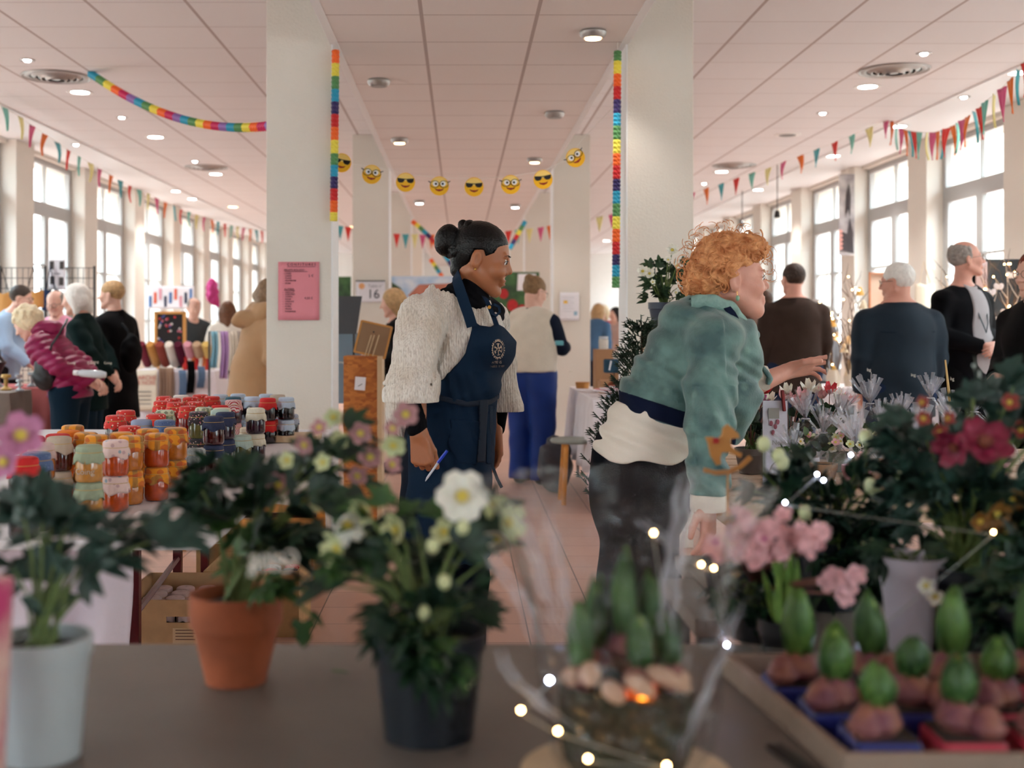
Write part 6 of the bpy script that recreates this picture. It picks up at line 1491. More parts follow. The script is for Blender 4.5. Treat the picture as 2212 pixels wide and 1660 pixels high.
pb = thing('painting', 'green canvas with red apples behind the woman in the cream vest', 'painting', P(1135, 690, 16.2))
a = P(1062, 735, 16.2); b = P(1165, 588, 16.2)
MB().bb((a.x, 16.2, a.z), (b.x, 16.23, b.z)).build('canvas', paint_mat('painted_leaves', (70, 112, 66), (38, 66, 44), 9), pb, smooth=False)
for (x, y, r_) in ((1088, 635, 10), (1107, 660, 12), (1092, 690, 10), (1128, 668, 9), (1090, 720, 9)):
    flat([(x + r_ * math.cos(t), y + r_ * math.sin(t) * 1.1) for t in [2 * math.pi * k / 16 for k in range(16)]], 16.2, M('paint_red', (196, 38, 42), .6, var=.3, vscale=20), 'painted_apple', pb, .004)
flat([(1119, 592), (1158, 592), (1158, 628), (1117, 628)], 16.2, m_wpap, 'white_card', pb, .01)
MB().bb((a.x, 16.21, 0), (a.x + .04, 16.24, a.z)).build('stand_leg', m_tan, pb, smooth=False); MB().bb((b.x - .04, 16.21, 0), (b.x, 16.24, a.z)).build('stand_leg', m_tan, pb, smooth=False)
pc = thing('painting', 'small dark green leafy canvas beside the second left column', 'painting', P(742, 650, 15.8))
a = P(722, 668, 15.8); b = P(758, 598, 15.8); MB().bb((a.x, 15.8, a.z), (b.x, 15.83, b.z)).build('canvas', MATS['painted_leaves'], pc, smooth=False)
MB().bb((a.x, 15.81, 0), (a.x + .03, 15.83, a.z)).build('stand_leg', m_tan, pc, smooth=False)
# ---- craft stall between the right columns ----
cloth_table('white-clothed craft stall between the two right columns', .92, 1.75, 8.35, 10.1, cloth('linen_white', (232, 226, 230), sheen=0), drop=.52)
m_card = M('cardboard', (188, 142, 104), .8, var=.08)
for i, (x0, y, s, h) in enumerate(((1.05, 9.35, .14, .33), (1.20, 9.35, .13, .24), (1.34, 9.35, .14, .18), (1.06, 9.1, .20, .10))):
    tag(MB().bb((x0, y, .751), (x0 + s, y + .18, .751 + h)).build('cardboard_box', m_card, smooth=False, bevel=.003), '%s cardboard box on the craft stall' % ['tallest', 'middle-sized', 'third stepped', 'low flat'][i], 'box', 'stepped cardboard boxes')
    if i < 3:
        r = thing('candle_jar', 'white candle jar on the %s cardboard box' % ['tallest', 'middle-sized', 'third stepped'][i], 'candle jar', (x0 + s / 2, y + .06, .751 + h), 'white candle jars')
        MB().lathe([(.001, .002), (.036, .002), (.038, .01), (.038, .075), (.03, .08), (.001, .08)], (x0 + s / 2, y + .06, .751 + h), 18).build('jar_body', M('milky_glass', (226, 220, 210), .2), r)
        MB().lathe([(.001, .08), (.036, .08), (.036, .1), (.001, .1)], (x0 + s / 2, y + .06, .751 + h), 18).build('lid', M('clear_plastic', (200, 205, 210), .15), r)
for i in range(6):
    b0 = Vector((1.00 + i * .035, 8.72 + .02 * (i % 2), .79 + i * .006))
    tag(MB().box(b0 + Vector((.03, 0, .0)), (.19, .05, .012), R=Matrix.Rotation(.45, 3, 'Z') @ Matrix.Rotation(.12, 3, 'Y')).build('gift_packet', [M('packet_white', (228, 220, 224), .3), M('packet_pink', (216, 130, 130), .35)][i % 2], smooth=False, bevel=.003), '%s wrapped packet on the craft stall, %s of the fan' % (['white', 'pink'][i % 2], nth[i]), 'packet', 'wrapped packets')
sd = thing('ornament_stand', 'wooden ornament stand with white baubles on the craft stall', 'stand', (1.30, 8.9, .75))
MB().lathe([(.001, 0), (.07, 0), (.07, .015), (.001, .015)], (1.30, 8.9, .751), 20).build('base', m_tan, sd); MB().tube([(1.30, 8.9, .76), (1.30, 8.9, 1.30)], .012, 8).build('post', m_tan, sd)
for z, L in ((1.12, .16), (1.27, .12), (1.0, .18)): MB().tube([(1.30 - L, 8.88, z), (1.30 + L, 8.88, z)], .007, 6).build('arm', m_tan, sd)
for i, (x, z) in enumerate(((1.16, 1.07), (1.22, 1.05), (1.36, 1.22), (1.42, 1.06), (1.20, .95), (1.45, .94), (1.27, 1.03))): MB().ell((x, 8.86, z - .02), .04, None, 12, 8).build('bauble', M('wool_white', (235, 228, 220), .9, bump=.5), sd)
pc_ = thing('pouch', 'petrol blue zipped pouch with a white tag hanging on the ornament stand', 'pouch', (1.17, 8.8, .99))
a = P(1304, 806, 8.78); b = P(1338, 776, 8.78); MB().bb((a.x, 8.75, a.z), (b.x, 8.81, b.z)).build('pouch_body', M('petrol', (14, 62, 84), .7), pc_, bevel=.012); MB().tube([P(1320, 780, 8.73), P(1316, 800, 8.72)], .006, 5).build('tag', m_wpap, pc_)
blob('fur_pompom', 'rust brown fluffy pompom under the petrol pouch', 'pompom', (1.13, 8.84, .80), (.055, .055, .06), M('rust_fur', (140, 64, 36), .95, bump=1, bscale=120), .004, 120)
blob('folded_scarf', 'folded pale blue scarf lying on the craft stall', 'scarf', (1.12, 8.50, .765), (.09, .05, .022), cloth('pale_slate', (160, 172, 192)), .004, 60)
r = thing('basket', 'small orange woven tray at the left of the craft stall', 'basket', (1.0, 9.85, .751)); MB().lathe([(.001, 0), (.05, 0), (.06, .05), (.055, .05), (.045, .01), (.001, .01)], (1.0, 9.85, .751), 18).build('tray', m_tan, r)
sl = thing('stool', 'stool with a grey green round seat and orange wooden leg under the craft stall', 'stool', (.80, 8.6, 0))
MB().lathe([(.001, .43), (.15, .43), (.16, .445), (.15, .46), (.001, .462)], (.80, 8.6, 0), 28).build('seat', M('grey_green', (146, 154, 146), .5), sl)
for k in range(3): a_ = k * 2.1; MB().tube([(.80 + .1 * math.cos(a_), 8.6 + .1 * math.sin(a_), .435), (.80 + .15 * math.cos(a_), 8.6 + .15 * math.sin(a_), 0)], .018, 8).build('leg', m_or, sl)
blob('shopping_bag', 'crumpled pale pink bag on the floor beneath the stool', 'bag', (.98, 8.22, .16), (.12, .11, .17), M('bag_pink', (214, 190, 192), .5), .012, 30, .01, cut=.002)
blob('shopping_bag', 'dark bag with white cloth on top beside the stool', 'bag', (.72, 9.15, .2), (.13, .12, .22), M('bag_dark', (52, 52, 60), .6), .012, 30, .01, cut=.002)
# ---- right side: banner, branches, chair, black backdrop ----
bn_ = thing('banner', 'tall photo banner of a dancer hanging on a right window pier', 'banner', P(1829, 550, 14.5))
a = P(1812, 552, 14.55); b = P(1846, 376, 14.55); H_ = b.z - a.z
MB().bb((a.x, 14.55, a.z), (b.x, 14.56, b.z)).build('banner_sheet', M('banner_print', (196, 186, 182), .6, col2=(120, 110, 112), vscale=3.5), bn_, smooth=False)
MB().tube([P(1829, 376, 14.55), Vector((P(1829, 0, 14.55).x, 14.55, ZS))], .003, 4).build('hanging_cord', m_string, bn_)
flat([(1815, 540), (1817, 500), (1830, 505), (1836, 470), (1842, 500), (1845, 548)], 14.55, M('banner_dark', (58, 48, 50), .7, var=.3), 'printed_crowd', bn_, .01)
flat([(1826, 470), (1828, 420), (1834, 395), (1838, 425), (1836, 470), (1832, 450)], 14.55, MATS['banner_dark'], 'printed_figure', bn_, .01)
for k in range(5): flat([(1816 + 5 * math.cos(t), 500 + k * 9 + 4 * math.sin(t)) for t in [i * 1.05 for i in range(6)]], 14.55, M('banner_rose', (200, 140, 130), .7), 'printed_dot', bn_, .012)
def branches(lab, px, D, z0, h, n, spread, seed, mat, lights=12, orn=0, name='branch_display'):
    rnd = random.Random(seed); c = P(px, 700, D); base = Vector((c.x, D, z0)); r = thing(name, lab, 'branches', base)
    g = MB(); ends = []
    for i in range(n):
        p = base.copy(); d = Vector((rnd.uniform(-1, 1) * spread, rnd.uniform(-.3, .3), 1)).normalized(); pts = [p.copy()]
        for k in range(7):
            d = (d + Vector((rnd.uniform(-.25, .25), rnd.uniform(-.2, .2), .05))).normalized(); p = p + d * h / 7; pts.append(p.copy())
            if k > 1 and rnd.random() < .7:
                q = p.copy(); e = (d + Vector((rnd.uniform(-1, 1), rnd.uniform(-.4, .4), rnd.uniform(0, .4)))).normalized(); sp_ = [q.copy()]
                for _ in range(3): q = q + e * h / 14; e = (e + Vector((rnd.uniform(-.3, .3), 0, rnd.uniform(-.1, .3)))).normalized(); sp_.append(q.copy())
                g.tube(sp_, [.004, .003, .002, .001], 4); ends.append(sp_[-1]); ends.append(sp_[1])
        g.tube(pts, [.008 * (1 - .8 * k / 7) for k in range(8)], 5); ends += pts[2:]
    g.build('twigs', mat, r)
    for i in range(lights): MB().ell(rnd.choice(ends) + Vector((rnd.uniform(-.02, .02), -.02, 0)), .006, None, 6, 5).build('light_bulb', emit('fairy_warm', (255, 190, 110), 40), r)
    for i in range(orn):
        q = rnd.choice(ends) - Vector((0, .03, .05)); MB().lathe([(.001, .04), (.012, .035), (.03, -.01), (.036, -.035), (.03, -.03), (.001, .0)], q, 12).build('bell_ornament', [M('bell_cream', (222, 206, 176), .5), M('bell_gold', (196, 160, 84), .4)][i % 2], r)
    return r
cloth_table('white-clothed stall of lit branches behind the slate blue jacket', 2.95, 4.1, 9.9, 10.6, MATS['cloth_linen_white'])
m_twig = M('twig_brown', (96, 78, 66), .8); m_twigw = M('twig_white', (214, 200, 186), .8)
for i, (px, z0, h, n, sp, mt, li, orn) in enumerate(((1800, .76, .62, 6, .5, m_twig, 7, 3), (1838, .76, .72, 7, .45, m_twig, 10, 6), (1866, .76, .9, 6, .5, m_twig, 10, 6), (1890, .76, .6, 5, .6, m_twigw, 7, 2))):
    b_ = branches('%s bunch of bare branches with bells left of the slate blue jacket' % nth[i], px, 10.15, z0, h, n, sp, i + 3, mt, li, orn)
    q = Vector((P(px, 0, 10.15).x, 10.15, .752)); MB().lathe([(.001, 0), (.05, 0), (.06, .08), (.04, .14), (.035, .13), (.001, .02)], q, 16).build('vase', M('vase_cream', (220, 208, 190), .5), b_)
of = thing('picture_frame', 'copper coloured frame standing left of the white-haired man\'s head', 'frame', P(1897, 680, 10.5))
for q, d in (((-.075, 0, 0), (.012, .02, .42)), ((.075, 0, 0), (.012, .02, .42)), ((0, 0, .2), (.15, .02, .012)), ((0, 0, -.2), (.15, .02, .012))): MB().box(P(1897, 640, 10.5) + Vector(q), d).build('frame_rail', M('copper', (206, 140, 100), .5), of, smooth=False)
MB().box(P(1897, 640, 10.52), (.14, .006, .4)).build('backing', M('warm_card', (226, 200, 180), .7), of, smooth=False); MB().tube([P(1897, 690, 10.55), Vector((P(1897, 0, 10.55).x, 10.55, .76))], .012, 6).build('easel_leg', m_tan, of)
tote('cream cotton tote bag hung on the right pier between the two men', 1996, 640, 12.42, .2, .24, M('ecru_cotton', (220, 206, 184), .8), M('ecru_cotton', (220, 206, 184), .8))
# black backdrop with fairy-lit branches
bk = thing('backdrop_screen', 'tall black folding screen behind the lit branches at the right', 'screen', (4.0, 9.3, 0))
a = P(2092, 0, 9.3).x; b = 4.75
MB().bb((a, 9.3, .05), ((a + b) / 2, 9.32, P(0, 560, 9.3).z)).build('screen_panel', m_blk, bk, smooth=False); MB().bb(((a + b) / 2 + .01, 9.28, .05), (b, 9.3, P(0, 552, 9.3).z)).build('screen_panel', m_blk, bk, smooth=False)
for x in (a + .05, b - .05): MB().bb((x, 9.15, 0), (x + .03, 9.45, .05)).build('foot', m_blk, bk, smooth=False)
root, c, w_, h_, R = sheet('pinned_sheet', 'pale pink sheet pinned on the black screen beside the bald man\'s face', 2107, 566, 2132, 640, 9.27, M('blush_paper', (206, 186, 190), .7))
cloth_table('white-clothed table before the black screen at the right', 3.95, 4.6, 8.62, 9.1, MATS['cloth_linen_white'])
for i, (px, z0, h, n, sp, li) in enumerate(((2120, .76, .88, 7, .35, 26), (2165, .76, .95, 8, .5, 24), (2205, .76, .95, 7, .4, 12))):
    b_ = branches('%s bunch of fairy-lit branches in front of the black screen' % nth[i], px, 8.78 + .13 * i, z0, h, n, sp, i + 30, m_twigw if i == 0 else m_twig, li, 0)
    for k in range(7 if i else 2):
        q = Vector((P(px, 0, 8.85).x + rnd.uniform(-.16, .16), 8.82, rnd.uniform(1.05, 1.65)))
        for s in (-1, 1): MB().ell(q + Vector((s * .016, 0, .004)), (.02, .004, .026), Matrix.Rotation(s * .5, 3, 'Y'), 10, 6).build('paper_wing', m_wpap, b_)
    q = Vector((P(px, 0, 8.9).x, 8.9, .752)); MB().lathe([(.001, 0), (.05, 0), (.05, .1), (.03, .14), (.001, .02)], q, 16).build('vase', M('vase_grey', (90, 86, 84), .5), b_)
ch = thing('chair', 'white chair with rounded back between the bald man and the red-haired woman in black', 'chair', (3.75, 7.95, 0)); x0 = P(2168, 0, 8.35).x
MB().bb((x0 - .2, 8.15, .44), (x0 + .2, 8.55, .47)).build('seat', m_white, ch, bevel=.01)
for dx in (-.18, .18):
    for dy in (8.18, 8.52): MB().tube([(x0 + dx, dy, 0), (x0 + dx, dy, .44)], .015, 6).build('leg', m_white, ch)
MB().tube([(x0 - .18, 8.53, .45), (x0 - .19, 8.56, .95), (x0 - .12, 8.57, 1.03), (x0 + .12, 8.57, 1.03), (x0 + .19, 8.56, .95), (x0 + .18, 8.53, .45)], .018, 8).build('back_frame', m_white, ch)
for k in range(3): MB().tube([(x0 - .09 + k * .09, 8.54, .46), (x0 - .09 + k * .09, 8.565, 1.02)], .009, 6).build('back_slat', m_white, ch)
# ---------------- flower stall: plants, pots, cellophane ----------------
def leafmat(n, c, c2): return M('leaf_' + n, c, .45, bump=.15, bscale=60, col2=c2, vscale=25, spec=.35)
L_dark = leafmat('dark', (34, 62, 38), (22, 42, 34)); L_mid = leafmat('mid', (70, 104, 50), (44, 78, 40)); L_blue = leafmat('bluish', (44, 72, 62), (28, 50, 42)); L_lite = leafmat('fresh', (128, 158, 72), (84, 122, 50)); L_sh = leafmat('shoot', (92, 128, 56), (58, 94, 44)); L_br = leafmat('bronze', (96, 70, 48), (60, 60, 38))
m_stem = M('stem_green', (98, 118, 60), .6, var=.2); m_stemr = M('stem_reddish', (120, 70, 60), .6)
def leaflet(g, p, d, up, L, w, droop=.25, seg=5):
    d = d.normalized(); s = d.cross(up); s = s.normalized() if s.length > 1e-4 else Vector((1, 0, 0)); n = s.cross(d); vs = []
    for i in range(seg + 1):
        t = i / seg; ww = w * (math.sin(math.pi * min(1, t * .93 + .05)) ** .8) * (1.15 - .45 * t); c = p + d * (L * t) - Vector((0, 0, 1)) * (droop * L * t * t)
        vs += [c - s * ww / 2 + n * ww * .14, c, c + s * ww / 2 + n * ww * .14]
    fs = []
    for i in range(seg):
        b = i * 3; fs += [(b, b + 1, b + 4, b + 3), (b + 1, b + 2, b + 5, b + 4)]
    g.add(vs, fs)
def palm_leaf(g, p, d, up, R, n=5, w=.32, rnd=random):
    d = d.normalized(); s = d.cross(up).normalized(); nn = s.cross(d)
    for i in range(n):
        a = (i - (n - 1) / 2) * (2.4 / n); e = d * math.cos(a) + s * math.sin(a) + nn * rnd.uniform(-.1, .15)
        leaflet(g, p, e, nn, R * (1 - .12 * abs(i - (n - 1) / 2)) * rnd.uniform(.85, 1.1), R * w * rnd.uniform(.85, 1.1), rnd.uniform(.1, .5))
def ivy_leaf(g, p, d, up, R, rnd=random):
    d = d.normalized(); s = d.cross(up).normalized()
    pts = [(0, -.1), (.35, -.3), (.55, .05), (.3, .25), (.35, .6), (0, 1), (-.35, .6), (-.3, .25), (-.55, .05), (-.35, -.3)]
    c = p + d * R * .3; n = s.cross(d); vs = [c + n * R * .05] + [p + d * (y * R) + s * (x * R) - n * R * .12 * abs(x) for x, y in pts]
    g.add(vs, [(0, i + 1, (i + 1) % 10 + 1) for i in range(10)])
def soil(c, r, root): return MB().lathe([(.001, .004), (r * .5, .006), (r, 0), (r, -.01), (.001, -.01)], c, 20, wob=lambda a, j: .002 * math.sin(7 * a)).build('soil', M('potting_soil', (48, 34, 26), .95, bump=1, bscale=150), root)
def pot(root, c, r, h, mat, rim=.014, taper=.74, name='pot'):
    return MB().lathe([(.001, .001), (r * taper, .001), (r * taper, .004), (r * .97, h - rim * 1.6), (r * 1.03, h - rim * 1.55), (r * 1.04, h), (r * .96, h), (r * .93, h - .02), (r * .8, h - .02), (.001, h - .022)], c, 36).build(name, mat, root)
def flower(root, c, d, R, pm, cm, n=5, cup=.35, name='flower', rnd=random, w=.95):
    d = Vector(d).normalized(); u = d.cross(Vector((0, 0, 1)) if abs(d.z) < .9 else Vector((1, 0, 0))).normalized(); v = d.cross(u); g = MB()
    for i in range(n):
        a = 2 * math.pi * i / n + rnd.uniform(-.1, .1); e = u * math.cos(a) + v * math.sin(a); s = -u * math.sin(a) + v * math.cos(a)
        def fn(x, y, e=e, s=s): 
            ww = R * w * math.sin(math.pi * min(1, .12 + y * .8)) ** .6
            return c + e * (R * y) + s * ((x - .5) * ww) + d * (R * cup * y * y + .12 * R * (x - .5) ** 2 * 4 + .02 * R * math.sin(x * 9 + i))
        g.grid(fn, 4, 4)
    f = g.build(name, pm, root, solid=.0006)
    h = MB().ell(c + d * R * .12, (R * .2,) * 3, None, 8, 6)
    for i in range(12): a = i * .524; h.tube([c + d * R * .1, c + d * R * .32 + (u * math.cos(a) + v * math.sin(a)) * R * .26], [.0008, .0014], 4)
    s = h.build('stamens', cm, f); s.matrix_parent_inverse = Matrix.Identity(4)
    return f
def foliage(root, name, base, blobs, n, mat, kind='palm', size=(.05, .08), seed=1, stems=True, stemmat=None, facing=0):
    """blobs: (px, py, D, rx px, ry px, rz m) regions the leaves fill"""
    rnd = random.Random(seed); g = MB(); st = MB(); wt = [b[3] * b[4] for b in blobs]
    for i in range(n):
        bx, by, D, rx, ry, rz = rnd.choices(blobs, wt)[0]
        while 1:
            a, b, c = rnd.uniform(-1, 1), rnd.uniform(-1, 1), rnd.uniform(-1, 1)
            if a * a + b * b + c * c < 1: break
        p = P(bx + a * rx, by + b * ry, D) + Vector((0, c * rz, 0))
        o = (p - base); o.z *= .5; d = (o.normalized() + Vector((rnd.uniform(-.5, .5), rnd.uniform(-.7, .4), rnd.uniform(-.35, .5)))).normalized()
        up = Vector((rnd.uniform(-.5, .5), rnd.uniform(-1.1, .2), rnd.uniform(.3, 1)))
        R = rnd.uniform(*size)
        if kind == 'palm': palm_leaf(g, p, d, up, R, rnd.choice((3, 5, 5, 7)), .34, rnd)
        elif kind == 'ivy': ivy_leaf(g, p, d, up, R, rnd)
        elif kind == 'oval': leaflet(g, p, d, up, R, R * .55, .2)
        elif kind == 'round': leaflet(g, p, d, up, R, R * .95, .1)
        if stems and rnd.random() < .45:
            m = base.lerp(p, .5) + Vector((0, 0, .18 * (p - base).length)); st.tube([base + Vector((rnd.uniform(-.02, .02), rnd.uniform(-.02, .02), 0)), m, p], [.0026, .0022, .0014], 5)
    f = g.build(name, mat, root, smooth='all')
    if stems and st.v: st.build('stems', stemmat or m_stem, root)
    return f
FZ = .75
# stall tabletop
ft = thing('flower_stall_table', 'grey-brown tabletop of the flower stall in the foreground', 'table', (.1, 1.5, 0))
MB().bb((-1.0, .95, FZ - .03), (.48, 1.99, FZ)).build('tabletop', M('stone_laminate', (112, 102, 94), .5, var=.12, vscale=7, bump=.05), ft, smooth=False, bevel=.003)
for x in (-.94, .42):
    for y in (1.02, 1.92): MB().bb((x - .02, y - .02, 0), (x + .02, y + .02, FZ - .03)).build('leg', m_wire, ft, smooth=False)
f2 = thing('flower_stall_table', 'right part of the flower stall, carrying the bulb tray and the dark hellebores', 'table', (1.0, 1.8, 0))
MB().bb((.49, .95, FZ - .03), (1.7, 2.75, FZ)).build('tabletop', MATS['stone_laminate'], f2, smooth=False, bevel=.003)
for x in (.55, 1.64):
    for y in (1.02, 2.68): MB().bb((x - .02, y - .02, 0), (x + .02, y + .02, FZ - .03)).build('leg', m_wire, f2, smooth=False)
# F1 grey-white pot at the left edge
c = P(88, 1640, 1.47); c.z = FZ
r = thing('potted_hellebore', 'hellebore in a tall pale grey plastic pot at the left picture edge', 'potted plant', c)
pot(r, c, .060, .148, M('pale_grey_plastic', (176, 182, 184), .4), taper=.78); soil(c + Vector((0, 0, .13)), .053, r)
foliage(r, 'foliage', c + Vector((0, 0, .13)), [(110, 1190, 1.52, 150, 80, .08), (250, 1170, 1.6, 150, 60, .08), (40, 1100, 1.55, 70, 50, .06), (80, 1260, 1.5, 90, 80, .06), (330, 1150, 1.6, 60, 45, .05), (140, 1090, 1.56, 50, 30, .04)], 48, L_blue, size=(.05, .072), seed=4)
m_pkp = M('petal_orchid_pink', (202, 130, 170), .5, var=.2, vscale=40); m_yc = M('stamen_yellow', (220, 200, 90), .6); m_wp = M('petal_white', (240, 236, 222), .45, sub=.1); m_gp = M('petal_green_white', (206, 212, 160), .5); m_dp = M('petal_dusty_rose', (190, 138, 140), .5, var=.25, vscale=60); m_bu = M('petal_burgundy', (132, 22, 58), .5, var=.3, vscale=40); m_ck = M('petal_baby_pink', (244, 190, 194), .5, var=.2, vscale=80); m_mag = M('petal_magenta', (176, 20, 120), .45); m_redp = M('petal_red', (206, 24, 44), .45)
flower(r, P(45, 945, 1.5), (.3, -.8, .4), .03, m_pkp, m_yc); flower(r, P(12, 1000, 1.55), (-.2, -.8, .2), .024, m_pkp, m_yc)
# pink-wrapped thing cut by the left edge
wp = thing('wrapped_bouquet', 'bouquet wrapped in pink and cream paper, cut by the left picture edge', 'bouquet', Vector((P(-30, 0, 1.36).x, 1.36, FZ)))
cc_ = Vector((P(-34, 0, 1.36).x, 1.36, FZ)); MB().lathe([(.02, .001), (.022, .06), (.026, .14), (.03, .24), (.024, .24), (.001, .12)], cc_, 14, wob=lambda a, j: .002 * math.sin(5 * a)).build('wrapping', M('wrap_pink_cream', (222, 196, 176), .6, col2=(190, 60, 110), vscale=14), wp)
# F2 terracotta pot
c = P(510, 1474, 1.78); c.z = FZ
r = thing('potted_ivy_hellebore', 'terracotta pot with ivy and tall pink-tinged hellebore', 'potted plant', c)
pot(r, c, .066, .132, M('terracotta', (176, 92, 56), .75, var=.25, vscale=18, bump=.2, bscale=80), rim=.03, taper=.68); soil(c + Vector((0, 0, .115)), .055, r)
b0 = c + Vector((0, 0, .115))
foliage(r, 'foliage', b0, [(500, 1060, 1.8, 110, 80, .08), (640, 1090, 1.8, 110, 90, .1), (740, 1000, 1.85, 110, 75, .08), (430, 1060, 1.8, 50, 45, .05), (600, 1180, 1.78, 80, 70, .07)], 72, L_dark, size=(.045, .07), seed=9)
foliage(r, 'foliage', b0, [(520, 1200, 1.78, 60, 90, .06), (590, 1250, 1.75, 40, 60, .05)], 16, L_mid, size=(.035, .055), seed=19)
g = MB()
tr_ = [b0, P(600, 1280, 1.74), P(650, 1310, 1.72), P(688, 1345, 1.7)]; g.tube(tr_, [.003, .0028, .002, .0015], 6); g.build('trailing_stem', m_stem, r)
g = MB(); ivy_leaf(g, P(655, 1350, 1.7), Vector((0, 0, -1)), Vector((0, -1, 0)), .034); leaflet(g, P(672, 1320, 1.7), Vector((.6, 0, -.6)), Vector((0, -1, 0)), .026, .010); g.build('ivy_leaf', L_mid, r)
rnd = random.Random(7)
for i, (x, y) in enumerate([(622, 995), (660, 960), (690, 925), (735, 955), (780, 935), (800, 990), (850, 960), (876, 895), (845, 1005), (700, 1000), (600, 1050), (655, 1078), (688, 1085), (770, 1030), (850, 925), (720, 900)]):
    flower(r, P(x, y, 1.82 + rnd.uniform(-.06, .06)), (rnd.uniform(-.6, .6), -1, rnd.uniform(-.4, .5)), rnd.uniform(.013, .021), m_dp if i % 3 else m_gp, m_yc, rnd=rnd)
# F3 dark pot, white hellebore
c = P(926, 1590, 1.545); c.z = FZ
r = thing('potted_hellebore', 'white-flowered hellebore in a large dark plastic pot in the centre foreground', 'potted plant', c)
pot(r, c, .072, .137, M('dark_plastic_pot', (22, 28, 36), .4), taper=.80); soil(c + Vector((0, 0, .12)), .062, r); b0 = c + Vector((0, 0, .12))
foliage(r, 'foliage', b0, [(900, 1200, 1.6, 130, 100, .09), (820, 1150, 1.62, 90, 80, .08), (990, 1230, 1.58, 80, 120, .07), (1030, 1150, 1.6, 60, 60, .06), (890, 1340, 1.52, 110, 60, .06), (930, 1440, 1.46, 50, 70, .02), (760, 1260, 1.6, 60, 60, .06)], 78, L_dark, size=(.042, .066), seed=12)
foliage(r, 'foliage', b0, [(880, 1120, 1.58, 120, 50, .06), (780, 1230, 1.56, 60, 80, .05), (960, 1400, 1.45, 40, 50, .02)], 18, L_mid, size=(.035, .055), seed=31)
flower(r, P(998, 1072, 1.55), (.05, -1, .1), .034, m_wp, m_yc, n=6, cup=.15, rnd=rnd)
for x, y, s, m_ in ((745, 1130, .026, m_wp), (735, 1185, .024, m_gp), (860, 1145, .02, m_gp), (1090, 1130, .026, m_gp), (1075, 1160, .02, m_wp), (960, 1150, .016, m_gp), (790, 1100, .018, m_gp), (1060, 1085, .018, m_gp)): flower(r, P(x, y, 1.57), (rnd.uniform(-1, 1), -.8, rnd.uniform(-.6, .3)), s, m_, m_yc, rnd=rnd, cup=.6)
for x, y in ((960, 1258), (915, 1325), (935, 1180), (1000, 1140), (1012, 1470)): MB().ell(P(x, y, 1.5), (.008, .008, .010), None, 8, 6).build('bud', m_gp, r)
lf = MB(); leaflet(lf, Vector((P(715, 1460, 1.82).x, 1.82, FZ + .004)), Vector((1, -.4, 0)), Vector((0, 0, 1)), .03, .010, 0); tag(lf.build('fallen_leaf', L_mid, solid=.0005), 'small fallen green leaf on the tabletop between terracotta and dark pots', 'leaf')
# ---- cellophane ----
m, t, b = newmat('cellophane'); m_cello = m
tr = t.n('ShaderNodeBsdfTransparent'); tr.inputs[0].default_value = (.96, .96, .97, 1); gl = t.n('ShaderNodeBsdfGlossy', i_Roughness=.12); lw = t.n('ShaderNodeLayerWeight', i_Blend=.35)
tc = t.n('ShaderNodeTexCoord'); nz = t.n('ShaderNodeTexNoise', i_Scale=22.0, i_Detail=3.0, i_Distortion=1.5); t.link(tc.outputs['Object'], nz.inputs['Vector'])
bp = t.n('ShaderNodeBump', i_Strength=.9, i_Distance=.02); t.link(nz.outputs[0], bp.inputs['Height']); t.link(bp.outputs[0], gl.inputs['Normal'])
f_ = t.math('ADD', t.math('MULTIPLY', t.math('POWER', lw.outputs['Facing'], 2.0), .6), .035); mx = t.n('ShaderNodeMixShader'); t.link(f_, mx.inputs[0]); t.link(tr.outputs[0], mx.inputs[1]); t.link(gl.outputs[0], mx.inputs[2])
t.link(mx.outputs[0], m.node_tree.nodes['Material Output'].inputs[0])
m_fold = M('cellophane_fold_streak', (225, 225, 235), .1, alpha=.34, spec=1.0)
def cello_bag(root, c, prof, seed, spray=None, n=44, amp=.012):
    rnd = random.Random(seed); ph = [rnd.uniform(0, 6.28) for _ in range(6)]
    def wob(a, j):
        t_ = j / len(prof); return amp * (.25 + t_) * (math.sin(3 * a + ph[0] + j * .5) + .7 * math.sin(7 * a + ph[1] - j * .8) + .5 * math.sin(13 * a + ph[2] + j))
    MB().lathe(prof, c, n, wob=wob, cap=False).build('cellophane', m_cello, root)
def spray_fan(root, tie, up, R, n, seed):
    rnd = random.Random(seed); up = Vector(up).normalized(); u = up.cross(Vector((0, 1, 0.1))).normalized(); v = up.cross(u); g = MB()
    for i in range(n):
        a = rnd.uniform(0, 6.28); sp = rnd.uniform(.15, .75); d = (up + (u * math.cos(a) + v * math.sin(a)) * sp).normalized(); s = d.cross(Vector((rnd.uniform(-1, 1), rnd.uniform(-1, 1), rnd.uniform(-1, 1)))).normalized(); L = R * rnd.uniform(.6, 1.05); w = R * rnd.uniform(.06, .2)
        g.grid(lambda x, y: tie + d * (L * y) + s * ((x - .5) * w * (.15 + y)) + v * .006 * math.sin(x * 6 + y * 5 + i), 2, 4)
    g.build('gathered_top', m_fold, root)
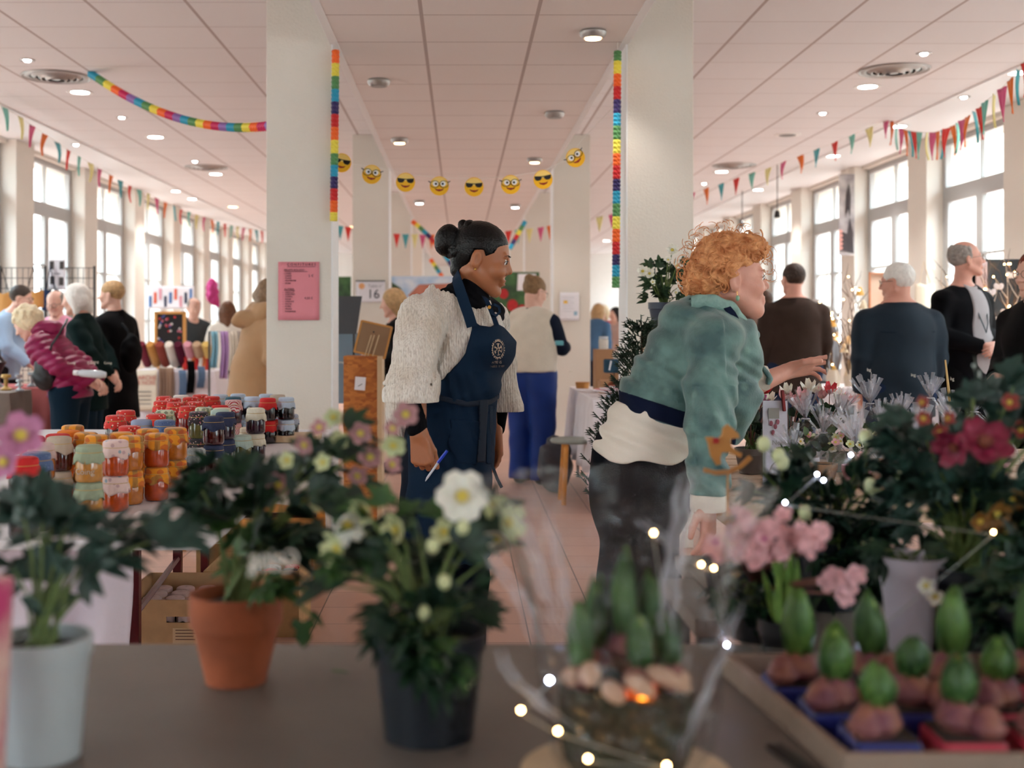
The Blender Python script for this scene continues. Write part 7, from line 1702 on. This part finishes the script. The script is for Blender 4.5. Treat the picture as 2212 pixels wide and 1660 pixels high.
# F4 big cellophane basket
c = P(1352, 1640, 1.42); c.z = FZ
r = thing('bulb_arrangement', 'cellophane-wrapped basket of sprouting hyacinth bulbs with a glowing candle glass', 'flower arrangement', c)
MB().lathe([(.001, .002), (.062, .002), (.074, .02), (.080, .06), (.078, .098), (.070, .108), (.062, .1), (.06, .05), (.001, .045)], c, 40, wob=lambda a, j: .003 * math.sin(11 * a + j)).build('moss_basket', M('moss_bark', (58, 44, 24), .95, bump=1, bscale=90, col2=(40, 44, 22), vscale=30), r)
m_wslice = M('pale_driftwood', (206, 168, 140), .8, bump=.5, bscale=60, var=.25, vscale=30)
for i in range(13):
    a = i * .483; q = c + Vector((.062 * math.cos(a), .062 * math.sin(a), .112 + .008 * (i % 3))); MB().ell(q, (.020, .013, .010), Matrix.Rotation(a + .8, 3, 'Z') @ Matrix.Rotation(.4, 3, 'Y'), 10, 6).build('wood_chip', m_wslice, r)
m_bulb = M('bulb_brown', (150, 96, 74), .6, bump=.5, bscale=70, col2=(110, 56, 70), vscale=30)
def sprout(root, p, h, r_, mat, seed, bulb=True):
    rnd = random.Random(seed)
    if bulb:
        b_ = MB().lathe([(.001, -.004), (r_ * 1.2, 0), (r_ * 1.9, r_ * 1.1), (r_ * 1.5, r_ * 2.2), (r_ * .7, r_ * 3.0), (.001, r_ * 3.1)], p, 16).build('bulb', m_bulb, root)
        p = p + Vector((0, 0, r_ * 2.4))
    g = MB()
    for i in range(5):
        a = i * 1.257 + rnd.uniform(-.2, .2); u = Vector((math.cos(a), math.sin(a), 0)); s = Vector((-math.sin(a), math.cos(a), 0)); hh = h * rnd.uniform(.8, 1.1); tip = rnd.uniform(.1, .6)
        g.grid(lambda x, y: p + Vector((0, 0, hh * y)) + u * r_ * (.45 + .95 * math.sin(math.pi * min(1, y * .9 + .06)) - .25 * y + tip * .5 * y ** 4) + s * ((x - .5) * r_ * 2.3 * (1 - y ** 4.5)) - u * r_ * 1.2 * (x - .5) ** 2, 4, 6)
    g.build('shoot', mat, root, solid=.001)
    MB().ell(p + Vector((0, 0, h * .6)), (r_ * .65, r_ * .65, h * .34), None, 10, 8).build('flower_bud', L_lite, root)
for i, (x, y, z, h) in enumerate(((-.055, -.01, .10, .075), (-.03, .04, .11, .085), (.00, .02, .13, .10), (.035, .035, .12, .08), (.012, -.03, .105, .065), (.05, -.0, .10, .06))): sprout(r, c + Vector((x, y, z)), h, .011, L_mid, i)
gp = c + Vector((.010, -.056, .075)); MB().lathe([(.016, 0), (.018, .03), (.0175, .045)], gp, 18, cap=False).build('candle_glass', M('amber_glass', (200, 110, 40), .1, alpha=.6), r)
MB().ell(gp + Vector((0, -.010, .022)), (.009, .008, .012), None, 10, 8).build('flame', emit('candle_glow', (255, 150, 40), 12), r)
cello_bag(r, c, [(.075, .002), (.092, .03), (.10, .09), (.105, .15), (.115, .22), (.135, .30), (.165, .345)], 3, amp=.012, n=60)
g = MB()   # light streaks along the film's folds, put in as pale strips
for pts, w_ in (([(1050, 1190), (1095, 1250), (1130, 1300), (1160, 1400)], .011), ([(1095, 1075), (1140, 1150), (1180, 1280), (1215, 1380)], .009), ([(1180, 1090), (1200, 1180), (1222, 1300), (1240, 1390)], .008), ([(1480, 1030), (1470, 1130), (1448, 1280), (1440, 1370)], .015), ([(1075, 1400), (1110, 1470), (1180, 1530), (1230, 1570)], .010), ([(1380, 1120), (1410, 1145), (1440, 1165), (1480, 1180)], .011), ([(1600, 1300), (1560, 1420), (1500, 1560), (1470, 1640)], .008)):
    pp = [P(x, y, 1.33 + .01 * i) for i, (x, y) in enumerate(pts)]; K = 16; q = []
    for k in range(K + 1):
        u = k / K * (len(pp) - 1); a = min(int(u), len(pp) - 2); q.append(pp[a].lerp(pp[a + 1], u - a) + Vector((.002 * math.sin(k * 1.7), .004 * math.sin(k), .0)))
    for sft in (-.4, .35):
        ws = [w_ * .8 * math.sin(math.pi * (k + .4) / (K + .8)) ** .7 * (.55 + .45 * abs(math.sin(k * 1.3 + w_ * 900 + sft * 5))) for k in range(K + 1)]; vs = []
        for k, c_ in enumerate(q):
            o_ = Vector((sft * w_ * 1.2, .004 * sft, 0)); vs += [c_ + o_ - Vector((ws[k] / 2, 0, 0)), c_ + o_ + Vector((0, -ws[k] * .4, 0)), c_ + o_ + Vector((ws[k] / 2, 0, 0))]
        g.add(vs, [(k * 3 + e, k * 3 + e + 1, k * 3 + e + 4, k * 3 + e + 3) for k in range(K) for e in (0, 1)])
g.build('cellophane_fold_streak', m_fold, r, smooth='all')['kind'] = 'stuff'
pd = thing('wooden_disc', 'round pale wooden board beneath the cellophane basket', 'board', c)
MB().lathe([(.001, -.0005), (.12, -.0005), (.125, .0005), (.12, .0018), (.001, .0018)], c, 40).build('disc', M('pale_pine', (214, 186, 150), .6), pd)
# F6 tray of hyacinth bulbs
tx0, tx1, ty0, ty1 = .49, 1.16, 1.385, 1.80
tr_ = thing('bulb_tray', 'wooden tray holding small blue and red pots of hyacinth bulbs', 'tray', ((tx0 + tx1) / 2, (ty0 + ty1) / 2, FZ))
m_tray = M('grey_wood', (150, 128, 112), .7, var=.15, vscale=12, bump=.3); Z1 = FZ + .03
off = .06   # the tray's left side runs obliquely
cor = [(.445, 1.385), (1.2, 1.385), (1.2, 1.80), (.40, 1.80)]
MB().prism([(x, y) for x, y in cor], (0, 0, FZ + .001), (1, 0, 0), (0, 1, 0), .004).build('tray_bottom', m_tray, tr_, smooth=False)
for i in range(4):
    a = Vector((*cor[i], FZ + .018)); b_ = Vector((*cor[(i + 1) % 4], FZ + .018)); MB().box((a + b_) / 2, ((b_ - a).length + .01, .012, .034), math.atan2((b_ - a).y, (b_ - a).x)).build('tray_side', m_tray, tr_, smooth=False, bevel=.002)
k = 0
for (x, y, D, colr, h) in ((.50, 1.435, 0, 'blue', .055), (.60, 1.435, 0, 'red', .062), (.70, 1.435, 0, 'red', .065), (.80, 1.435, 0, 'red', .06), (.48, 1.54, 0, 'blue', .085), (.585, 1.54, 0, 'blue', .07), (.69, 1.54, 0, 'red', .075), (.80, 1.54, 0, 'red', .085), (.46, 1.65, 0, 'blue', .10), (.565, 1.65, 0, 'red', .09), (.68, 1.65, 0, 'red', .10), (.79, 1.66, 0, 'red', .11), (.90, 1.6, 0, 'red', .09), (.90, 1.47, 0, 'red', .08)):
    p = Vector((x, y, FZ + .0055)); row = 'front' if y < 1.48 else 'middle' if y < 1.6 else 'back'
    r = thing('hyacinth_pot', 'sprouting hyacinth bulb in a small %s pot, %s row of the tray, %s' % (colr, row, nth[(4 if k == 13 else k if row == 'front' else k - 4 if row == 'middle' else k - 8) % 14]), 'potted bulb', p, 'hyacinth bulbs in the tray'); k += 1
    pm_ = M('pot_' + colr, (30, 40, 110) if colr == 'blue' else (176, 46, 66), .4)
    MB().box(p + Vector((0, 0, .018)), (.078, .078, .036)).build('pot', pm_, r, smooth=False, bevel=.006)
    MB().lathe([(.001, -.004), (.014, 0), (.022, .014), (.016, .028), (.008, .038), (.001, .04)], p + Vector((.022 - .044 * (k % 2), -.018, .034)), 14).build('bulb', m_bulb, r)
    sprout(r, p + Vector((.004 * math.sin(k * 5), .006 * math.cos(k * 3), .034)), h * (.85 + .1 * math.sin(k * 7)), .0150, L_sh if k % 2 else L_mid, k * 3)
    MB().box(p + Vector((0, 0, .036)), (.07, .07, .006)).build('soil', MATS['potting_soil'], r, smooth=False)
    if y < 1.48 and k in (1, 3, 4): MB().box(p + Vector((.005, -.0405, .010)), (.05, .002, .02), R=Matrix.Rotation(.15, 3, 'X')).build('price_tag', m_wpap, r, smooth=False)
sk_ = thing('dark_slat', 'dark strip lying on the tabletop left of the bulb tray', 'strip', Vector((.43, 1.40, FZ)))
MB().box(Vector((.415, 1.40, FZ + .003)), (.02, .2, .006), .25).build('strip_body', m_blk, sk_, smooth=False)
# tall fresh shoots left behind the tray
c = Vector((P(1700, 0, 1.88).x, 1.88, FZ)); r = thing('potted_narcissus', 'pot of tall pale green shoots behind the left corner of the bulb tray', 'potted plant', c); pot(r, c, .045, .07, m_blk); soil(c + Vector((0, 0, .055)), .038, r); rnd = random.Random(2); g = MB()
for i in range(16): leaflet(g, c + Vector((rnd.uniform(-.02, .02), rnd.uniform(-.02, .02), .055)), Vector((rnd.uniform(-.4, .4), rnd.uniform(-.2, .2), 1)), Vector((0, -1, 0)), rnd.uniform(.08, .14), .014, .1)
g.build('foliage', L_lite, r)
# F5 pink flower clusters
c = Vector((P(1640, 0, 2.0).x, 2.02, FZ)); r = thing('potted_cyclamen', 'frilly baby pink flower heads in the right foreground', 'potted plant', c); pot(r, c, .055, .10, m_blk); soil(c + Vector((0, 0, .085)), .045, r); rnd = random.Random(4); b0 = c + Vector((0, 0, .085)); g = MB()
for i in range(84):
    x, y = (rnd.gauss(1622, 50), rnd.gauss(1168, 26)) if i < 64 else (rnd.gauss(1755, 22), rnd.gauss(1165, 12)); y = min(y, 1222) if x > 1600 else y
    p = P(x, y, 1.62 + rnd.uniform(-.04, .05)); flower(r, p, (rnd.uniform(-.7, .7), -1, rnd.uniform(-.3, .9)), rnd.uniform(.008, .013), m_ck, m_mag if i % 9 == 0 else m_ck, rnd=rnd, cup=.5)
    if i % 5 == 0: g.tube([b0, b0.lerp(p, .5) + Vector((0, 0, .03)), p], [.003, .0025, .002], 5)
for x, y in ((1800, 1245), (1830, 1262), (1845, 1240), (1822, 1285), (1790, 1255)): p = P(x, y, 1.72); flower(r, p, (rnd.uniform(-.5, .5), -1, 0), .016, m_ck, m_ck, rnd=rnd, cup=.5); g.tube([b0, b0.lerp(p, .5), p], .002, 5)
g.build('stems', m_stemr, r); foliage(r, 'foliage', b0, [(1650, 1310, 1.95, 70, 60, .06), (1600, 1290, 1.95, 60, 40, .05)], 40, L_dark, 'round', (.03, .045), 5)
# dark hellebore masses at the right
def bush(lab, px, D, blobs, n, mat, seed, pr=.07, ph=.13, size=(.045, .07), kind='palm', potm=None, name='potted_hellebore'):
    c = Vector((P(px, 0, D).x, D, FZ)); r = thing(name, lab, 'potted plant', c); pot(r, c, pr, ph, potm or MATS['dark_plastic_pot']); soil(c + Vector((0, 0, ph - .017)), pr * .85, r)
    foliage(r, 'foliage', c + Vector((0, 0, ph - .02)), blobs, n, mat, kind, size, seed); return r, c + Vector((0, 0, ph - .02))
r, b0 = bush('bushy dark green hellebore with yellow-green buds right of the pink flowers', 1790, 2.25, [(1720, 1100, 2.2, 120, 80, .1), (1850, 1080, 2.2, 110, 90, .1), (1780, 1200, 2.2, 120, 80, .1), (1860, 1180, 2.15, 90, 100, .08), (1720, 1030, 2.25, 80, 40, .06)], 150, L_dark, 21)
for x, y in ((1650, 960), (1690, 1000), (1880, 1050), (1893, 1070), (1925, 1040), (1870, 945), (1740, 1108), (1873, 1170), (1940, 1035), (1682, 985)): MB().ell(P(x, y, 2.12), (.012, .012, .014), None, 10, 8).build('bud', m_gp, r); 
g = MB()
for x, y in ((1650, 960), (1690, 1000), (1870, 945), (1925, 1040)): g.tube([b0, P(x, y + 60, 2.18), P(x, y, 2.12)], [.003, .0025, .002], 5)
g.build('flower_stems', m_stem, r)
r, b0 = bush('tall dark hellebore with a burgundy flower at the right picture edge', 2085, 1.95, [(2060, 1010, 2.0, 110, 90, .1), (2160, 900, 2.0, 90, 90, .1), (2130, 1080, 1.95, 110, 80, .1), (1990, 1060, 1.98, 70, 90, .08), (2180, 1180, 1.9, 70, 120, .08), (1950, 960, 2.05, 50, 60, .05)], 170, L_blue, 33, pr=.075, ph=.14, size=(.05, .075))
flower(r, P(2125, 962, 1.85), (-.1, -.75, .75), .045, m_bu, M('stamen_dark', (120, 60, 40), .6), rnd=rnd, cup=.25); flower(r, P(2065, 965, 1.88), (-.8, -.6, -.2), .03, m_bu, MATS['stamen_dark'], rnd=rnd, cup=.7)
for x, y, s in ((1995, 905, .012), (2030, 935, .013), (2180, 870, .014), (1990, 870, .01), (2045, 905, .011), (2205, 930, .014)): flower(r, P(x, y, 1.9), (rnd.uniform(-.5, .5), -1, .2), s, M('petal_salmon', (150, 66, 58), .5), m_yc, rnd=rnd, cup=.8)
for x, y, s in ((2150, 1110, .022), (2180, 1080, .02), (2115, 1125, .016), (2170, 1145, .016)): flower(r, P(x, y, 1.86), (rnd.uniform(-.5, .5), -1, -.2), s, M('petal_mustard', (140, 100, 44), .55, var=.3, vscale=50), m_yc, rnd=rnd, cup=.5)
for x in (2000, 2020): flower(r, P(x, 1265 + (x - 2000) * 1.2, 1.85), (-.3, -1, 0), .013, m_wp, m_yc, rnd=rnd, cup=.6)
r, b0 = bush('low glossy green leaves in front of the bulb tray pots at the far right', 2240, 1.78, [(2170, 1300, 1.8, 60, 60, .05), (2200, 1230, 1.8, 50, 50, .05)], 34, L_dark, 44, pr=.06, ph=.12)
c = Vector((P(1968, 0, 1.95).x, 1.95, FZ)); r = thing('tall_white_pot', 'tall lavender-white pot standing behind the bulb tray', 'pot', c)
MB().lathe([(.001, .001), (.034, .001), (.044, .09), (.054, .150), (.056, .154), (.052, .154), (.040, .09), (.001, .08)], c, 32).build('pot', M('lavender_white', (206, 200, 214), .5), r); foliage(r, 'foliage', c + Vector((0, 0, .14)), [(1925, 1195, 1.95, 40, 22, .03), (2010, 1190, 1.95, 40, 22, .03)], 9, L_dark, size=(.04, .06), seed=3)
# rocking-horse flower pick
hp = thing('rocking_horse_pick', 'small wooden rocking horse decoration on a stick', 'decoration', P(1570, 975, 2.3))
m_hw = M('plywood_horse', (206, 142, 74), .6, var=.1, vscale=40)
horse = [(1545, 1000), (1535, 985), (1530, 960), (1524, 945), (1540, 945), (1552, 948), (1560, 940), (1562, 925), (1572, 917), (1582, 925), (1596, 938), (1598, 948), (1586, 947), (1578, 950), (1580, 965), (1592, 975), (1604, 980), (1600, 990), (1588, 984), (1574, 978), (1560, 978), (1556, 990), (1558, 1003), (1548, 1006)]
D_ = 2.3; g = MB(); vs = [P(x, y, D_) for x, y in horse]; v2 = [v + Vector((0, .006, 0)) for v in vs]; k = len(vs); g.add(vs + v2, [tuple(range(k)), tuple(range(k, 2 * k))[::-1]] + [(i, (i + 1) % k, k + (i + 1) % k, k + i) for i in range(k)]); g.build('horse_cutout', m_hw, hp, smooth=False)
ribbon([P(1520, 1015, 2.297), P(1545, 1022, 2.297), P(1575, 1020, 2.297), (P(1600, 1008, 2.297)), P(1622, 988, 2.297)], .0085, (0, -1, 0), .006).build('rocker', m_hw, hp)
MB().bb(P(1540, 958, 2.296), P(1553, 947, 2.292)).build('saddle', M('saddle_red', (176, 34, 34), .6), hp, smooth=False)
q = P(1572, 1020, 2.303); MB().tube([q, Vector((q.x, 2.31, FZ + .12))], .002, 5).build('stick', m_tan, hp)
c = Vector((q.x - .0, 2.31, FZ)); r = thing('small_pot', 'small dark pot holding the rocking horse stick', 'pot', c); pot(r, c, .045, .08, m_blk); soil(c + Vector((0, 0, .12 - .055)), .036, r)
foliage(r, 'foliage', c + Vector((0, 0, .065)), [(1575, 1270, 2.3, 40, 30, .03)], 14, L_dark, size=(.03, .045), seed=8)
tb_ = thing('flower_stall_table', 'narrow shelf end under the rocking horse pot', 'table', (.52, 2.3, 0)); MB().bb((.42, 2.15, FZ - .03), (.485, 2.5, FZ)).build('tabletop', MATS['stone_laminate'], tb_, smooth=False)
for y in (2.18, 2.47): MB().bb((.43, y - .01, 0), (.47, y + .02, FZ - .03)).build('leg', m_wire, tb_, smooth=False)
# fairy lights along the stall
m_fl = emit('fairy_cold', (205, 215, 255), 55); m_flw = emit('fairy_warm_bulb', (255, 200, 130), 30)
fl = [(1187, 1470, 1.36, 0), (1412, 1152, 1.45, 1), (1515, 1220, 1.6, 1), (1542, 1228, 1.62, 1), (1570, 1394, 1.7, 0), (1696, 1086, 1.95, 0), (1765, 1025, 2.05, 0), (1779, 1038, 2.05, 0), (1838, 983, 2.1, 0), (1832, 1408, 1.7, 0), (2146, 1150, 1.8, 1), (1125, 1535, 1.34, 1), (1445, 1400, 1.42, 0), (1205, 1580, 1.33, 1), (1270, 1640, 1.3, 1), (1440, 1655, 1.3, 1), (1590, 1100, 2.3, 1)]
r = thing('fairy_light_chain', 'chain of tiny cold and warm fairy lights threaded between the foreground plants', 'string lights', P(1412, 1152, 1.45))
rt = sorted(fl, key=lambda q: q[2]); MB().tube([P(x, y + 6, d + .01) for x, y, d, _ in rt], .0009, 4).build('wire', M('wire_clear', (150, 150, 140), .4), r)
for x, y, d, k_ in fl: MB().ell(P(x, y, d), .0024, None, 8, 6).build('light_bulb', m_flw if k_ else m_fl, r)
# ---------------- right-hand plant table ----------------
rt_ = thing('plant_table', 'slatted pale wooden pallet table carrying the wrapped plants', 'table', (1.7, 4.1, 0))
m_pal = M('pallet_wood', (206, 178, 150), .7, var=.15, vscale=9, bump=.3)
for k in range(9):
    y = 3.32 + k * .2; MB().bb((.80, y, FZ - .02), (2.75, y + .17, FZ)).build('slat', m_pal, rt_, smooth=False, bevel=.003)
for x in (.84, 1.75, 2.66): MB().bb((x, 3.32, FZ - .11), (x + .06, 5.08, FZ - .021)).build('bearer', m_or, rt_, smooth=False)
for x in (.85, 2.66):
    for y in (3.36, 5.0): MB().bb((x, y, 0), (x + .06, y + .06, FZ - .111)).build('leg', m_or, rt_, smooth=False)
rnd = random.Random(6)
def cyclamen(lab, px, D, cols, blobs, fl, seed, potm, group='cyclamen plants'):
    c = Vector((P(px, 0, D).x, D, FZ + .001)); r = thing('potted_cyclamen', lab, 'potted plant', c, group); pot(r, c, .055, .09, potm); soil(c + Vector((0, 0, .075)), .046, r); b0 = c + Vector((0, 0, .08))
    foliage(r, 'foliage', b0, blobs, 46, L_dark, 'round', (.03, .05), seed); g = MB()
    for i, (x, y, cm) in enumerate(fl):
        p = P(x, y, D + rnd.uniform(-.04, .04))
        for k in range(1): flower(r, p, (rnd.uniform(-.3, .3), -.5, .8), rnd.uniform(.022, .03), cm, cm, n=5, cup=1.3, rnd=rnd)
        g.tube([b0, b0.lerp(p, .6), p], [.0025, .002, .002], 5)
    g.build('flower_stems', m_stemr, r); return r
m_tp = M('taupe_plastic_pot', (96, 86, 82), .45)
cyclamen('cyclamen in a taupe pot with white, red and magenta flowers beside the red-haired woman', 1622, 4.25, 0, [(1625, 935, 4.25, 55, 28, .08)], [(1640, 875, m_mag), (1632, 862, m_wp), (1650, 850, m_redp), (1622, 852, m_wp), (1660, 868, m_wp), (1630, 885, m_wp), (1612, 870, m_ck)], 61, m_tp)
cyclamen('cyclamen with white and soft pink flowers behind the plastic card', 1705, 4.4, 0, [(1712, 925, 4.4, 40, 30, .07)], [(1700, 850, m_wp), (1712, 872, m_ck), (1722, 880, m_ck), (1690, 862, m_ck), (1748, 845, m_wp), (1730, 860, m_ck)], 62, m_tp)
cyclamen('white cyclamen with a red bloom deeper among the wrapped plants', 1790, 4.7, 0, [(1795, 900, 4.7, 50, 26, .07)], [(1760, 848, m_wp), (1775, 860, m_ck), (1792, 850, m_redp), (1806, 862, m_wp), (1820, 868, m_ck), (1838, 872, m_ck)], 63, m_tp)
# card in a clear sleeve held by a red clothes peg
cd = thing('card_sleeve', 'white card in a clear plastic sleeve with a red clothes peg', 'card', P(1675, 985, 3.95))
a = P(1648, 1012, 3.95); b = P(1701, 866, 3.95); R = Matrix.Rotation(.03, 3, 'Y')
MB().bb((a.x, 3.95, FZ + .001), (b.x, 3.953, b.z)).build('card', M('card_white', (226, 222, 232), .4), cd, smooth=False)
MB().bb((a.x - .004, 3.946, FZ + .001), (b.x + .004, 3.9475, b.z + .006)).build('sleeve', m_cello, cd, smooth=False)
MB().bb(P(1660, 905, 3.944), P(1683, 882, 3.9455)).build('printed_photo', M('print_grey', (150, 146, 140), .6), cd, smooth=False)
for x, y in ((1666, 915), (1675, 922), (1670, 935), (1680, 912)): MB().ell(P(x, y, 3.944), (.006, .001, .009), None, 8, 6).build('printed_petal', M('print_plum', (150, 80, 96), .6), cd)
text_part('Noël', M('print_grey', (150, 146, 140), .6), cd, P(1682, 957, 3.944), (1, 0, 0), (0, 0, 1), .022)
MB().box(P(1692, 866, 3.94), (.010, .012, .07), R=Matrix.Rotation(-.1, 3, 'Y')).build('clothes_peg', M('peg_red', (130, 24, 26), .6), cd, bevel=.002)
m_gift = [M('gift_white', (224, 220, 226), .5), M('gift_kraft', (176, 136, 100), .7), M('gift_green', (70, 96, 60), .7, var=.3), M('gift_pink', (214, 150, 160), .6)]
bags = [(1740, 905, 4.15, 850, -.1), (1778, 935, 3.95, 880, .1), (1812, 900, 4.3, 845, .3), (1850, 960, 3.9, 885, -.25), (1880, 872, 4.5, 818, -.15), (1905, 930, 4.05, 870, .05), (1945, 900, 4.25, 850, .2), (1985, 950, 3.95, 880, -.2), (2010, 860, 4.6, 815, .0), (2060, 915, 4.1, 850, -.3), (2105, 890, 4.3, 838, .2), (2150, 930, 4.0, 870, .1), (1715, 975, 3.75, 925, -.2)]
for i, (px, ty, D, topy, tilt) in enumerate(bags):
    c = Vector((P(px, 0, D).x, D, FZ + .001)); tie = P(px, ty, D); h = tie.z - c.z
    r = thing('wrapped_plant', 'plant in a tied clear cellophane bag, %s of the wrapped row' % nth[i] if i < 12 else 'small cellophane-wrapped plant nearest the card sleeve', 'wrapped plant', c, 'cellophane-wrapped plants')
    pot(r, c, .045, .07, m_gift[i % 4]); soil(c + Vector((0, 0, .06)), .038, r)
    foliage(r, 'foliage', c + Vector((0, 0, .06)), [(px, 700 + (CH - (FZ + .12)) / D * F, D, 24, 18, .04)], 12, [L_mid, L_dark][i % 2], 'round', (.025, .04), i, stems=False)
    for k in range(3): flower(r, c + Vector((rnd.uniform(-.03, .03), rnd.uniform(-.05, 0), rnd.uniform(.1, .15))), (rnd.uniform(-.4, .4), -1, .6), .014, [m_wp, m_ck, m_gp][(i + k) % 3], m_yc, rnd=rnd)
    cello_bag(r, c, [(.058, .002), (.072, h * .15), (.078, h * .4), (.068, h * .65), (.042, h * .85), (.016, h * .97), (.014, h * 1.0)], i + 50, amp=.007, n=36)
    MB().tube([tie + Vector((.014 * math.cos(a), .014 * math.sin(a), 0)) for a in [k * .63 for k in range(11)]], .0022, 5).build('ribbon_tie', m_fold, r)
    spray_fan(r, tie, (tilt, -.1, 1), (ty - topy) / F * D * 1.2, 24, i)
    if i % 3 == 0: MB().ell(c + Vector((rnd.uniform(-.04, .04), -.075, h * .5)), .003, None, 6, 5).build('light_bulb', MATS['fairy_warm'], r)
for i, (x0, y0, x1, y1, D) in enumerate(((1915, 985, 1855, 880, 3.7), (1830, 990, 1800, 900, 3.72))): pass
sw = thing('bamboo_stick', 'thin bamboo stick rising among the wrapped plants before the slate blue jacket', 'stick', P(2050, 1020, 4.2)); q = P(2050, 850, 4.2)
MB().tube([Vector((P(2056, 0, 4.2).x, 4.2, FZ)), P(2050, 850, 4.2), P(2042, 778, 4.2)], [.005, .005, .003], 8).build('cane', M('bamboo', (206, 168, 104), .5), sw)
# hellebore on a tall plinth and conifer in front of the right column
pl = thing('plinth', 'tall narrow wooden plinth under the potted hellebore by the right column', 'plinth', (.94, 5.75, 0))
zt = P(0, 708, 5.7).z; MB().bb((.88, 5.68, 0), (1.02, 5.84, zt - .02)).build('post', m_pal, pl, smooth=False); MB().bb((.865, 5.64, zt - .02), (1.06, 5.86, zt)).build('top_board', M('grey_wood', (150, 128, 112), .7), pl, smooth=False)
c = Vector((.975, 5.75, zt)); r = thing('potted_hellebore', 'cream-flowered hellebore in a navy plastic pot on the tall plinth', 'potted plant', c); pot(r, c, .074, .12, M('navy_plastic', (44, 52, 72), .4), rim=.02); soil(c + Vector((0, 0, .1)), .062, r)
foliage(r, 'foliage', c + Vector((0, 0, .1)), [(1440, 610, 5.75, 48, 32, .09), (1415, 590, 5.75, 30, 22, .06), (1460, 585, 5.75, 24, 26, .06), (1395, 640, 5.72, 16, 20, .04), (1450, 640, 5.68, 36, 12, .05)], 60, leafmat('hellebore', (58, 84, 50), (32, 56, 38)), 'palm', (.05, .075), 71)
g = MB()
for x, y, s in ((1388, 587, .028), (1403, 592, .026), (1452, 541, .03), (1443, 562, .016), (1462, 575, .018), (1465, 665, .032), (1470, 625, .014), (1460, 632, .012), (1410, 610, .013)):
    p = P(x, y, 5.66); flower(r, p, (rnd.uniform(-.5, .3), -1, .3), s, m_wp, m_yc, rnd=rnd, cup=.55)
    if y < 600: g.tube([c + Vector((0, 0, .1)), c.lerp(p, .6) + Vector((0, 0, .05)), p], [.004, .003, .0025], 5)
g.build('flower_stems', m_stem, r)
c = Vector((.815, 5.4, .001)); r = thing('small_conifer', 'spiky dark green conifer in a pot between craft stall and red-haired woman', 'tree', c)
pot(r, c, .13, .22, MATS['terracotta']); soil(c + Vector((0, 0, .2)), .11, r)
MB().tube([c + Vector((0, 0, .2)), c + Vector((0, 0, 1.24))], [.018, .004], 8).build('trunk', M('bark', (80, 62, 48), .9), r)
g = MB(); rnd = random.Random(14)
for i in range(460):
    t = rnd.random() ** .8; z = .46 + t * .80; R0 = .27 * (1 - t) ** .85 + .02; a = rnd.uniform(0, 6.28); u = Vector((math.cos(a), math.sin(a), 0)); L = rnd.uniform(.05, .085); q = c + u * (R0 * rnd.uniform(.55, 1.0)) + Vector((0, 0, z)); d = (u * .8 + Vector((0, 0, .9))).normalized()
    g.tube([q, q + d * L], [.003, .002], 4)
    for k in range(9):
        p = q + d * (L * k / 9); b = k * 2.4; s = (d.cross(u if k % 2 else Vector((0, 0, 1)))).normalized(); e = (Matrix.Rotation(b, 3, d) @ s + d * .7).normalized(); g.add([p - d * .004, p + e * .026, p + d * .005], [(0, 1, 2)]); g.add([p - s * .004, p + e * .024, p + s * .004], [(0, 1, 2)])
g.build('needles', leafmat('conifer', (44, 66, 46), (28, 48, 38)), r)
MB().tube([P(1403, 733, 5.1), P(1410, 741, 5.08), P(1418, 745, 5.1)], .006, 6).build('pink_cord', M('cord_pink', (226, 120, 110), .6), r)
